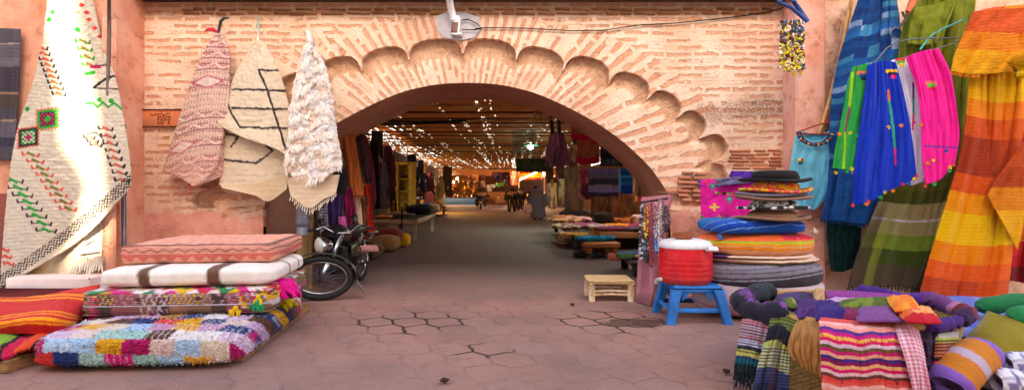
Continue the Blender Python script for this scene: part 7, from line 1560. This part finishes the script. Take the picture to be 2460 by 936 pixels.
# ---- hanging stock, right
def crim(b, U, V, px, py): return over(b, (V > .88)*1., C(214, 20, 60))
b_ = hang('hanging_shawl', 'crimson edged tan shawl hanging nearest the top of the right arch', 1372, 1422, 286, 334, 13.2, C(190, 100, 72), C(170, 86, 64), 'shawl', pat=lambda b, U, V, px, py: over(b, ((py < 300) | (py > 322))*1., C(206, 20, 60)), sd=2, amp=.03)
hang('hanging_shawl', 'second crimson and brown shawl hanging below the first one', 1386, 1440, 300, 392, 13.6, C(186, 96, 70), C(166, 82, 60), 'shawl', pat=lambda b, U, V, px, py: over(b, ((py > 379) | ((U > .72) & (py < 345)))*1., C(206, 20, 60)), sd=3, amp=.03)
hang('hanging_dress', 'dark purple patterned dress hanging under the slatted panel', 1312, 1364, 318, 398, 15, C(120, 76, 96), C(170, 110, 140), 'dress', tap=.2, sd=4, n=4)
b = MB(); b.tube([W(1322, 270, 15), W(1328, 320, 15)], .05, 7); b.tube([W(1342, 272, 15), W(1344, 320, 15)], .05, 7); tag(b.build('hanging_strap', plain('plum_strap', C(60, 40, 52), .9, 0, .2)), 'pair of dark straps holding the purple patterned dress', 'strap')
hang('hanging_bag', 'pink and red patterned bag hanging over the right stall', 1391, 1416, 396, 438, 13.5, C(196, 70, 90), C(236, 180, 160), 'bag', tap=.25, sd=5, n=2)
hang('hanging_bag', 'striped maroon bag hanging below the pink one', 1386, 1414, 438, 478, 13.8, C(110, 46, 76), C(220, 160, 130), 'bag', tap=.0, sd=6, n=2)
hang('hanging_bag', 'pale brown patterned bag hanging above the pink bag', 1366, 1390, 350, 400, 15.5, C(130, 92, 70), C(196, 160, 130), 'bag', tap=.2, sd=16, n=2)
def gstr(b, U, V, px, py): return bands(py+0*px, [(412, C(120, 116, 170)), (430, C(116, 108, 128)), (444, C(70, 66, 78)), (455, C(150, 140, 156)), (462, C(140, 130, 200)), (500, C(60, 54, 80))])
hang('hanging_blanket', 'grey and lavender striped blanket hung over a rail at the right stall', 1414, 1486, 404, 470, 12.6, C(100, 96, 110), None, 'blanket', pat=gstr, sd=7, amp=.03)
hang('hanging_blanket', 'black and grey striped blanket hanging above the lavender one', 1442, 1490, 320, 404, 13.2, C(44, 42, 48), None, 'blanket', pat=lambda b, U, V, px, py: over(b, (np.sin(py/5.5) > .4)*.6, C(96, 92, 98)), sd=8, amp=.03)
hang('hanging_blanket', 'navy blanket hanging by the right jamb of the arch', 1488, 1528, 340, 406, 12.0, C(22, 32, 64), C(30, 46, 84), 'blanket', sd=9, amp=.03)
def bst(b, U, V, px, py): return bands(py+0*px, [(412, C(20, 110, 180)), (420, C(10, 70, 140)), (427, C(60, 170, 210)), (436, C(20, 90, 160)), (444, C(40, 120, 200)), (500, C(24, 70, 170))])
hang('hanging_blanket', 'bright blue striped blanket hanging below the navy one', 1491, 1520, 404, 464, 11.8, C(20, 90, 170), None, 'blanket', pat=bst, sd=10, amp=.03)
hang('hanging_rug', 'folded brown and cream rugs hung beside the right jamb', 1526, 1548, 400, 470, 11.4, C(110, 84, 66), C(190, 160, 130), 'rug', sd=11, amp=.02)
hang('hanging_rug', 'dark brown kilim hanging on the right lane wall behind the bags', 1420, 1540, 460, 520, 19, C(70, 44, 30), C(120, 66, 34), 'rug', sd=12, amp=.03)
hang('hanging_rug', 'brown rug hanging on the right lane wall deeper in', 1356, 1400, 400, 505, 24, C(64, 42, 32), C(96, 60, 44), 'rug', sd=13, amp=.03)
hang('hanging_cloth', 'dark striped cloth high at the right side of the lane', 1376, 1420, 330, 400, 21, C(56, 48, 46), C(110, 90, 76), 'cloth', sd=14)
hang('hanging_cloth', 'olive green awning cloth over the far right stalls', 1240, 1322, 380, 412, 30, C(62, 64, 36), C(44, 44, 28), 'cloth', sd=15, amp=.2)
b = MB(); b.tube([W(1360, 285, 13.4), W(1540, 290, 12.4)], .03, 8); tag(b.build('hanging_rail', M['dark_iron']), 'iron rail carrying the crimson shawls inside the right half of the arch', 'rail')
b = MB(); b.tube([W(1380, 402, 13), W(1500, 402, 11.9)], .03, 8); tag(b.build('hanging_rail', M['raw_wood']), 'wooden rail carrying the lavender striped blanket', 'rail')
b = MB(); q = [W(1230, 312, 18), W(1288, 310, 18), W(1290, 372, 18), W(1232, 374, 18)]; V = np.array([[q[0]+(q[1]-q[0])*u_+(q[3]-q[0])*v_+np.array([0, .05*math.sin(u_*9+v_*5), 0]) for u_ in np.linspace(0, 1, 20)] for v_ in np.linspace(0, 1, 20)]); b.grid(V)
t = NT('clear_plastic'); t.fin([*C(120, 150, 130), 1], .25, 0, .5); t.b.inputs['Alpha'].default_value = .35; M['clear_plastic'] = t.m
tag(b.build('plastic_sheet', M['clear_plastic'], solid=.004), 'hanging greenish plastic sheet beside the green lamp', 'plastic sheet')
# lamps
def lamp(lab, px, py, Y, col, r, watt, shade=None, lw=True):
    t_ = thing('hanging_lamp', lab, 'lamp', W(px, py, Y)); c = W(px, py, Y)
    b = MB(); b.lathe([(.001, -r), (r*.7, -r*.75), (r, -.1*r), (r*.6, r*.9), (r*.35, r*1.3)], c, 14); b.build('bulb', emit('glow_%d_%d' % (px, py), col, watt), t_)
    b = MB(); zt = zr(0, Y) if Y < 52 else 3.6; b.tube([c+np.array([0, 0, r*1.2]), (c[0], c[1], max(zt, c[2]+.3))], .012, 6); b.build('cord', M['dark_iron'], t_)
    b = MB(); b.lathe([(r*.4, r*1.2), (r*2.2, r*.6), (r*2.5, r*.3)] if shade else [(r*.4, r*1.1), (r*.45, r*1.8), (.01, r*1.9)], c, 18); b.build('shade' if shade else 'socket', shade or M['dark_iron'], t_, solid=.006)
    if lw:
        L = bpy.data.lights.new('lamp_light', 'POINT'); L.energy = lw; L.color = col; L.shadow_soft_size = r; o = bpy.data.objects.new('lamp_light', L); COL.objects.link(o); o.location = c+np.array([0, 0, -r*1.6])
lamp('round white lamp with green glow hanging under the roof right of the middle', 1275, 352, 22, (.62, 1.0, .85), .11, 14, plain('green_enamel', C(40, 110, 90), .4, 0, .1), 26)
lamp('warm yellow bulb glowing on the left near the seated person', 1036, 424, 38, (1.0, .62, .16), .10, 22, None, 130)
lamp('warm bulb over the brassware stall at the far left', 1098, 429, 56, (1.0, .6, .2), .12, 14, None, 55)
lamp('second warm bulb lower over the brassware stall', 1090, 438, 57, (1.0, .66, .26), .10, 12, None, 30)
lamp('white bulb at the corner of the orange striped awning', 1306, 418, 46, (1.0, .72, .4), .11, 22, None, 110)
# far stalls
b = MB(); b.box((W(1106, 450, 62)[0], 62, 1.5), (4.4, .2, 3.2)); tag(b.build('ochre_wall', plain('ochre_wall', C(130, 88, 46), .8, 0, .3)), 'ochre back wall of the brassware stall at the far end', 'wall')
b = MB(); b.box((W(1106, 485, 59)[0], 59, .35), (3.6, 1.2, .7)); tag(b.build('stall_counter', plain('blue_counter', C(60, 96, 150), .7, 0, .3)), 'blue fronted counter of the brassware stall at the far end', 'counter')
rnd = random.Random(4)
for i in range(44):
    px = rnd.uniform(1072, 1140); py = rnd.uniform(430, 478); Yw = 59+rnd.uniform(-.4, 1.6); c = W(px, py, Yw); r = rnd.uniform(.08, .17)
    if py > 462: c[2] = max(.72, c[2])
    b = MB(); cc = [C(214, 150, 50), C(190, 110, 36), C(150, 74, 36), C(226, 180, 90), C(200, 60, 50), C(206, 206, 216)][rnd.randrange(6)]
    b.lathe([(.01, 0), (r*.5, .02), (r, r*.8), (r*.5, r*1.5), (r*.3, r*2), (r*.45, r*2.2), (.01, r*2.2)], c, 10, col=cc)
    tag(b.build('brass_pot', painted('brassware', .3, .5, .5)), 'small brass or copper pot on display at the far end stall', 'pot', 'brassware on the far left stall')
for i, (px, py, w, h_, c) in enumerate(((1122, 424, 14, 10, C(180, 120, 116)), (1141, 428, 17, 18, C(226, 160, 110)), (1158, 426, 14, 14, C(130, 100, 96)), (1124, 438, 12, 12, C(110, 70, 60)), (1140, 448, 16, 14, C(120, 80, 60)), (1160, 442, 10, 16, C(206, 180, 180)))):
    b = MB(); Yq = 60.6; b.box(W(px, py, Yq), (w*Yq/F, .05, h_*Yq/F), bev=.01); lb_ = ['dusty pink picture board high at the far end of the lane', 'salmon picture board at the far end of the lane', 'brownish picture board right of the salmon one', 'small dark picture board below the pink one', 'brown framed board low at the far end', 'pale narrow board next to the moped rider'][i]
    o = b.build('display_board', plain('board_%d' % i, c, .7, 0, .2)); tag(o, lb_, 'board')
hang('hanging_cloth', 'navy printed cloth hanging across the far end of the lane', 1182, 1206, 414, 432, 58, C(40, 34, 60), C(130, 60, 90), 'cloth', sd=2, amp=.1)
hang('hanging_cloth', 'dark maroon cloth hanging right of the navy one at the far end', 1206, 1224, 414, 430, 58, C(60, 26, 36), None, 'cloth', sd=3, amp=.1)
hang('hanging_cloth', 'salmon red garment hanging at the post of the orange awning', 1227, 1244, 412, 444, 50, C(206, 110, 84), C(226, 150, 120), 'garment', sd=4, amp=.1)
# awning stall
aw = thing('awning_stall', 'stall with orange and red striped awning at the far right of the lane', 'stall', (W(1278, 470, 46)[0], 46, 0))
q = [W(1250, 411, 46), W(1306, 409, 46), W(1304, 432, 45.6), W(1244, 432, 45.6)]; V = np.array([[q[0]+(q[1]-q[0])*u_+(q[3]-q[0])*v_ for u_ in np.linspace(0, 1, 24)] for v_ in np.linspace(0, 1, 24)]); vv = np.linspace(0, 1, 24)[:, None]*np.ones((24, 24))
b = MB(); b.grid(V, bands(vv, [(.28, C(214, 50, 28)), (.5, C(240, 150, 40)), (.62, C(226, 80, 36)), (.76, C(240, 160, 60)), (1.1, C(206, 50, 30))])); b.build('awning', M['cloth'], aw, solid=.02)
b = MB(); b.box((W(1280, 409, 46)[0], 46.3, W(1280, 407, 46)[2]), (2.1, .8, .08)); b.build('awning_top', M['white_metal'], aw)
for px in (1246, 1308): b = MB(); x_ = W(px, 470, 46)[0]; b.tube([(x_, 46, 0), (x_, 46, 2.95)], .05, 8); b.build('post', M['pale_poplar'], aw)
b = MB(); b.box((W(1278, 480, 46.5)[0], 46.6, .45), (2.0, .9, .9)); b.build('counter', M['dark_wood'], aw)
b = MB(); b.tube([W(1248, 432, 45.4), W(1298, 409, 45.4)], .045, 8); tag(b.build('tube_lamp', emit('neon', (1.0, .62, .36), 9)), 'slanting lit tube lamp in front of the orange striped awning', 'lamp')
rnd = random.Random(14)
for i in range(16):
    c = np.array([W(rnd.uniform(1250, 1306), 450, 46.3)[0], 46.4, .9]); b = MB(); r = rnd.uniform(.08, .16); b.lathe([(.01, 0), (r, .02), (r, r), (r*.5, r*2), (.01, r*2)], c, 10, col=[C(206, 120, 60), C(226, 190, 120), C(140, 60, 40), C(200, 160, 60)][i % 4]); tag(b.build('spice_jar', M['enamel']), 'small jar on the counter under the orange awning', 'jar', 'jars under the orange awning')
# far street: sunlit white sacks, greenery and a parked car
pile('parked_car_shape', 'x', 0, 300, -5, (.1, .1, .1), C(0, 0, 0)) if False else None
car = thing('parked_car', 'grey blue parked car in the daylight beyond the lane', 'car', W(1210, 470, 66)*np.array([1, 1, 0]))
cc_ = W(1210, 470, 66)[0]; prof = [(-2.0, .35), (-2.05, .75), (-1.3, .9), (-.8, 1.38), (.6, 1.42), (1.2, .98), (1.95, .85), (2.05, .4)]
b = MB(); V = np.array([[(cc_+x, 66+y*(1 if z < 1 else .8), z) for x, z in prof] for y in (-.85, -.8, .8, .85)]); b.grid(V); b.add(V[0], [tuple(range(8))]); b.add(V[-1], [tuple(range(8))[::-1]]); b.build('body', plain('grey_blue_paint', C(90, 100, 112), .3, .2, .1), car, sangle=30)
b = MB(); b.add([(cc_+x, 65.13, z) for x, z in ((-1.05, .95), (-.72, 1.32), (.5, 1.35), (.98, .98))], [(0, 1, 2, 3)]); b.build('window', plain('dark_glass', C(40, 46, 54), .1, 0, .1), car, solid=.02)
for x in (-1.25, 1.25):
    ring(np.array([cc_+x, 65.15, .32]), np.array([1.0, 0, 0]), .24, .24, .08, None).build('wheel', M['black_rubber'], car)
for i, (px, py, c) in enumerate(((1172, 448, C(236, 236, 226)), (1184, 446, C(226, 230, 220)), (1196, 444, C(120, 190, 110)), (1206, 442, C(90, 170, 100)), (1176, 455, C(226, 220, 206)))):
    pile('shop_goods', ['pale sack left of the greens on the far stall in daylight', 'white sack beside the greens on the far stall', 'leafy green vegetables on the far stall in daylight', 'green herbs heaped at the right of the far stall', 'cream sack below the white sacks on the far stall'][i], W(px, py, 63)[0], 63, W(px, py+5, 63)[2], (.55, .5, .42), c, i+3, 'goods')
b = MB(); b.box((W(1190, 470, 63)[0], 63.2, .65), (2.3, .9, 1.3)); tag(b.build('stall_counter', M['raw_wood']), 'wooden counter under the sacks and greens at the far end', 'counter')
b = MB(); b.box((0, 88, 2.4), (40, .4, 4.8)); tag(b.build('end_wall', plain('far_wall', C(130, 96, 76), .85, 0, .3, 1.5)), 'distant rendered wall closing the view beyond the lane', 'wall')
# ---- right stall tables and their goods
ow = wood('orange_wood', C(220, 146, 84), C(190, 116, 66)); ow2 = wood('grey_wood', C(96, 74, 62), C(60, 46, 40))
table('orange wooden bench with brown frame under the dark cloths at right', 2.05, 3.4, 13.7, 14.8, .55, ow, th=.14, name='stall_bench')
table('small orange bench in front of the turquoise cloth', 1.62, 2.45, 13.1, 13.7, .34, ow, th=.10, name='stall_bench')
table('long low dark table covered with slippers and scarves at right', 1.5, 4.2, 15.0, 21.5, .42, ow2, th=.08)
table('low table with bright striped cloth right of the small orange bench', 2.1, 3.1, 10.3, 11.6, .26, ow2, th=.05, name='low_table')
G_ = [  # label, x, y, z, dims, colour, pattern colour, kind
 ('tan slippers heaped at the left front of the long table', 1.75, 19.8, .42, (.9, 1.6, .16), C(196, 140, 96), C(140, 80, 60)), ('cream slippers in rows at the near left of the long table', 1.62, 17.2, .42, (.9, 1.4, .12), C(226, 190, 160), C(120, 70, 70)),
 ('beige sheepskin hanging over the left end of the long table', 1.55, 15.8, .12, (.6, .9, .28), C(190, 160, 120), C(130, 104, 84)), ('plum and pink scarf heap in the middle of the long table', 2.2, 17.4, .43, (.9, 1.3, .12), C(130, 66, 96), C(196, 120, 140)),
 ('pink and white checked cloth at the back of the long table', 2.3, 20.4, .42, (1.0, 1.2, .18), C(206, 150, 146), C(110, 60, 60)), ('black round hat standing among the cloths', 2.95, 18.8, .42, (.66, .6, .40), C(40, 28, 24), C(60, 40, 32)),
 ('rusty orange pouch at the back right of the long table', 3.5, 18.9, .42, (.6, .6, .22), C(170, 90, 40), C(120, 60, 30)), ('bright orange leather cushion on the long table', 3.1, 17.3, .44, (.8, .6, .10), C(240, 120, 24), None),
 ('white towel bundle in the middle of the long table', 2.4, 16.4, .45, (.55, .5, .12), C(226, 200, 200), C(190, 150, 160)), ('magenta cloth at the far right of the long table', 3.6, 17.4, .43, (.6, .8, .10), C(160, 30, 80), C(110, 26, 60)),
 ('yellow leather cloth lying at the right end of the long table', 3.25, 15.8, .45, (.75, .7, .05), C(240, 170, 24), None), ('yellow folded cloth across the brown bench', 2.35, 14.6, .56, (.75, .5, .05), C(246, 180, 20), None),
 ('maroon and purple cloths on the orange wooden bench', 2.55, 14.2, .56, (1.1, .7, .09), C(110, 40, 66), C(150, 80, 90)), ('dark grey cloth at the right of the orange wooden bench', 3.05, 14.1, .56, (.7, .8, .08), C(66, 54, 66), C(96, 78, 90)),
 ('turquoise cloth folded over the small bench', 1.95, 13.7, .35, (.95, .5, .12), C(10, 130, 170), C(20, 110, 150)), ('second yellow cloth lying above the turquoise one', 1.85, 14.3, .42, (.8, .5, .06), C(240, 170, 20), C(206, 130, 40)),
 ('peach cloth corner left of the second yellow cloth', 1.55, 14.6, .40, (.5, .5, .07), C(226, 150, 96), None), ('blue folded cloth on the low table', 2.3, 11.35, .265, (.5, .4, .07), C(40, 96, 180), C(60, 130, 200)),
 ('pink folded cloth on the low table', 2.68, 11.4, .265, (.45, .4, .08), C(214, 30, 100), None), ('green pouch at the left end of the low table', 2.12, 10.9, .26, (.3, .4, .10), C(70, 110, 70), None), ('terracotta pouch left of the green one', 1.98, 11.2, .2, (.28, .36, .12), C(190, 90, 70), None),
 ('yellow folded cloth on the low table', 2.45, 10.85, .268, (.55, .35, .05), C(246, 180, 30), C(60, 40, 90)), ('red striped cloth at the near right of the low table', 2.72, 10.45, .265, (.6, .5, .06), C(214, 30, 44), C(240, 130, 40)), ('orange cloth at the back right of the low table', 2.85, 11.0, .265, (.45, .4, .06), C(240, 120, 40), None),
 ('dark shoes under the small orange bench', 1.75, 13.4, 0, (.7, .5, .14), C(30, 30, 34), C(70, 76, 80)), ('woven mat spread under the long table front', 1.45, 16.6, 0, (.5, .8, .06), C(140, 110, 90), C(196, 170, 140)), ('small tan sandal on the lane paving by the long table', 1.28, 16.9, 0, (.26, .3, .05), C(190, 126, 66), None),
 ('purple and white print scarf on the long table right of the plum heap', 2.75, 16.5, .43, (.8, .7, .09), C(120, 80, 110), C(206, 180, 190)), ('brown woven caps at the back left of the long table', 1.9, 21.2, .42, (.9, .7, .2), C(150, 84, 54), C(190, 120, 84)), ('mustard cushions at the far right back of the table', 3.9, 20.6, .42, (.9, .7, .3), C(200, 130, 40), C(150, 84, 40)), ('beige bag leaning behind the orange cushion', 3.9, 17.9, .42, (.5, .5, .36), C(190, 150, 130), None)]
for i, (lab, x, y, z, d, c, p_) in enumerate(G_): pile('folded_goods', lab, x, y, z, d, c, i+2, 'goods', random.uniform(-.3, .3), pat=p_, ev=.6, rough=.025)
pile('folded_goods', 'low dark box behind the grey robed person', 2.7, 25, 0, (1.4, 1.2, .7), C(40, 32, 32), 3, 'box')
for i, (px0, px1, py0, py1, Yq, c1_, c2_) in enumerate(((1318, 1338, 440, 500, 24, C(110, 70, 50), C(190, 140, 100)), (1340, 1362, 430, 495, 25, C(84, 54, 42), C(200, 160, 120)), (1312, 1330, 400, 440, 32, C(96, 66, 44), C(206, 150, 90)), (1334, 1356, 398, 430, 33, C(110, 72, 60), C(190, 120, 110)))):
    hang('hanging_necklaces', ['dense curtain of brown bead necklaces on the right behind the grey robe', 'curtain of dark and cream necklaces right of the brown one', 'amber trinkets hanging above the brown necklaces', 'rosy trinkets hanging above the cream necklaces'][i], px0, px1, py0, py1, Yq, c1_, c2_, 'necklaces', sd=i, amp=.04)

for i, (Y, h0, h1, w, c1, c2, lab) in enumerate(((20.5, 2.5, 1.0, .55, C(120, 40, 50), C(80, 30, 40), 'wine red robe on the left lane wall behind the yellow shelf'), (24, 2.6, 1.1, .5, C(60, 70, 90), C(40, 46, 66), 'slate blue robe on the left lane wall beyond the yellow shelf'),
    (27, 2.5, .9, .6, C(150, 110, 80), C(110, 76, 56), 'camel robe on the left lane wall over the low table'), (31, 2.7, 1.2, .55, C(90, 60, 40), C(150, 90, 50), 'rust striped shawl on the left lane wall over the low table'),
    (34, 2.5, 1.0, .6, C(50, 44, 46), C(80, 70, 70), 'charcoal djellaba on the left lane wall just before the bulb'), (37, 2.6, 1.0, .6, C(136, 56, 60), C(90, 36, 44), 'faded red shawl on the left lane wall just beyond the bulb'),
    (45, 2.6, .9, .7, C(96, 80, 60), C(60, 50, 42), 'olive brown robe on the left lane wall behind the seated person'), (49, 2.7, 1.0, .7, C(170, 140, 110), C(120, 96, 76), 'pale linen robe on the left lane wall near the far end'))):
    x = xl(Y)+.35; pc = lambda x_, z_: (CX+x_*F/Y, CY-(z_-EYE)*F/Y); a_, b_ = pc(x-w*.6, h0), pc(x+w*.9, h1)
    hang('hanging_robe', lab, a_[0], b_[0], a_[1], b_[1], Y, c1, c2, 'robe', tap=.15, sd=i+20, amp=.05)
for i, (Y, x, h0, h1, w, c1, c2, lab) in enumerate(((17, 3.9, 2.3, 1.2, .5, C(180, 60, 60), C(220, 150, 90), 'red and sand woven bag hanging over the long table'), (20, 4.3, 2.4, 1.1, .6, C(150, 120, 60), C(90, 70, 40), 'mustard cape hanging behind the long table'), (22, 3.8, 2.5, 1.3, .5, C(40, 90, 110), C(30, 60, 80), 'teal shawl hanging behind the long table'),
    (27, 4.2, 2.6, 1.1, .6, C(160, 90, 60), C(100, 56, 40), 'terracotta cape on the right side deeper in the lane'), (36, 4.6, 2.6, 1.0, .8, C(110, 40, 60), C(160, 80, 90), 'plum cape on the right side deep in the lane'))):
    pc = lambda x_, z_: (CX+x_*F/Y, CY-(z_-EYE)*F/Y); a_, b_ = pc(x-w*.6, h0), pc(x+w*.6, h1)
    hang('hanging_cape', lab, a_[0], b_[0], a_[1], b_[1], Y, c1, c2, 'garment', tap=.15, sd=i+40, amp=.05)
# ================================================================== LIGHT, ADDED OPPOSITE HOUSES, CAMERA
EL = math.radians(33); AZ = math.radians(8)          # the sun stands behind the eye, a little to the right
sd_ = np.array([-math.sin(AZ)*math.cos(EL), math.cos(AZ)*math.cos(EL), -math.sin(EL)])   # the way its light travels
YH = -6.0
def back(px, py, Y=7.55):            # where the ray that lights this point crosses the opposite house
    p = W(px, py, Y); k = (YH-Y)/sd_[1]; q = p+sd_*k; return q[0], q[2]
# added slabs; slot edges projected back from the sun streak wanted on the rug
Lp = [back(*p) for p in ((26, 700), (30, 676), (150, 600), (196, 540), (214, 470), (218, 440), (196, 400), (158, 350), (146, 280), (140, 200), (122, 100), (112, -10))]
Rp = [back(*p) for p in ((60, 690), (130, 650), (240, 600), (254, 540), (262, 470), (262, 440), (258, 400), (250, 340), (246, 300), (236, 220), (214, 120), (190, -10))]
HT = back(600, -60, 8.5)[1]+.6
t = NT('opposite_render'); P = t.pos(); n = t.noise(P, .6, 4); M['opp'] = t.fin(t.mix(t.step(n, .35, .65), [*C(240, 222, 200), 1], [*C(230, 204, 176), 1]), .9, 0, .1)  # pale cream picked to bounce more fill light onto the front
def house(name, lab, edge, xs):
    e = np.array(edge); zz_ = np.r_[0, e[0, 1], e[:, 1], HT]; xx = np.r_[e[0, 0]+(0 if xs < 0 else -.0), e[0, 0], e[:, 0], e[-1, 0]]
    o_ = np.argsort(zz_, kind='stable'); zz_, xx = zz_[o_], xx[o_]
    V = np.zeros((2, len(zz_), 2, 3))
    G_ = np.array([[[(x, YH, z), (xs, YH, z), (xs, YH-.4, z), (x, YH-.4, z)][k] for k in range(4)] for x, z in zip(xx, zz_)])
    b = MB(); b.grid(G_, wrapv=True); k = (len(zz_)-1)*4; b.f.append((0, 1, 2, 3)); b.f.append((k+3, k+2, k+1, k)); o = b.build(name, M['opp'], smooth=False); return tag(o, lab, 'house')
e_l = [(x, z) for x, z in Lp]; e_r = [(x, z) for x, z in Rp]
house('streak_mask_house', 'added cream house front shading the archway, its edge cut to shape the sun streak', e_l, -26.0); house('streak_mask_house', 'second added cream house front right of the slot, edge cut to the sun streak', e_r, 24.0)
b = MB(); zc = min(e_l[0][1], e_r[0][1]); b.box(((e_l[0][0]+e_r[0][0])/2, YH-.2, zc/2-.02), (1.2, .36, zc)); tag(b.build('slot_foot_blocker', M['opp']), 'unseen wall added to stop sun below the slot between the opposite houses', 'wall')  # added to stop sun passing under the slot
w = bpy.data.worlds.new('World'); SC.world = w; w.use_nodes = True; nt = w.node_tree
sk = nt.nodes.new('ShaderNodeTexSky'); sk.sky_type = 'NISHITA'; sk.sun_disc = False; sk.sun_elevation = EL; sk.sun_rotation = math.atan2(-sd_[0], -sd_[1]); sk.dust_density = 2.0; sk.air_density = .8; sk.ozone_density = .6
bg = nt.nodes['Background']; nt.links.new(sk.outputs[0], bg.inputs[0]); bg.inputs[1].default_value = .15
L = bpy.data.lights.new('sun', 'SUN'); L.energy = 3.4; L.angle = math.radians(.9); L.color = (1, .93, .82); so_ = bpy.data.objects.new('sun', L); COL.objects.link(so_)
so_.rotation_euler = Vector(sd_.tolist()).to_track_quat('-Z', 'Y').to_euler(); so_.location = (0, 0, 30)
cam = bpy.data.cameras.new('camera'); co_ = bpy.data.objects.new('camera', cam); COL.objects.link(co_); co_.location = (0, 0, EYE); co_.rotation_euler = (PI/2, 0, 0)
cam.sensor_width = 36; cam.lens = F/2460*36; cam.shift_y = -(936/2-CY)/2460; cam.clip_start = .05; cam.clip_end = 500; SC.camera = co_
vs = SC.view_settings; vs.view_transform = 'Standard'; vs.look = 'None'; vs.gamma = 1; vs.use_curve_mapping = False; vs.exposure = EXPO
try:
    vs.use_white_balance = True; vs.white_balance_temperature = WBT; vs.white_balance_tint = WBTI
except Exception: pass
SC.cycles.max_bounces = 8; SC.cycles.diffuse_bounces = 5; SC.cycles.use_denoising = True; SC.cycles.sample_clamp_indirect = 6
for o in bpy.data.objects:
    if '_o' in o: del o['_o']
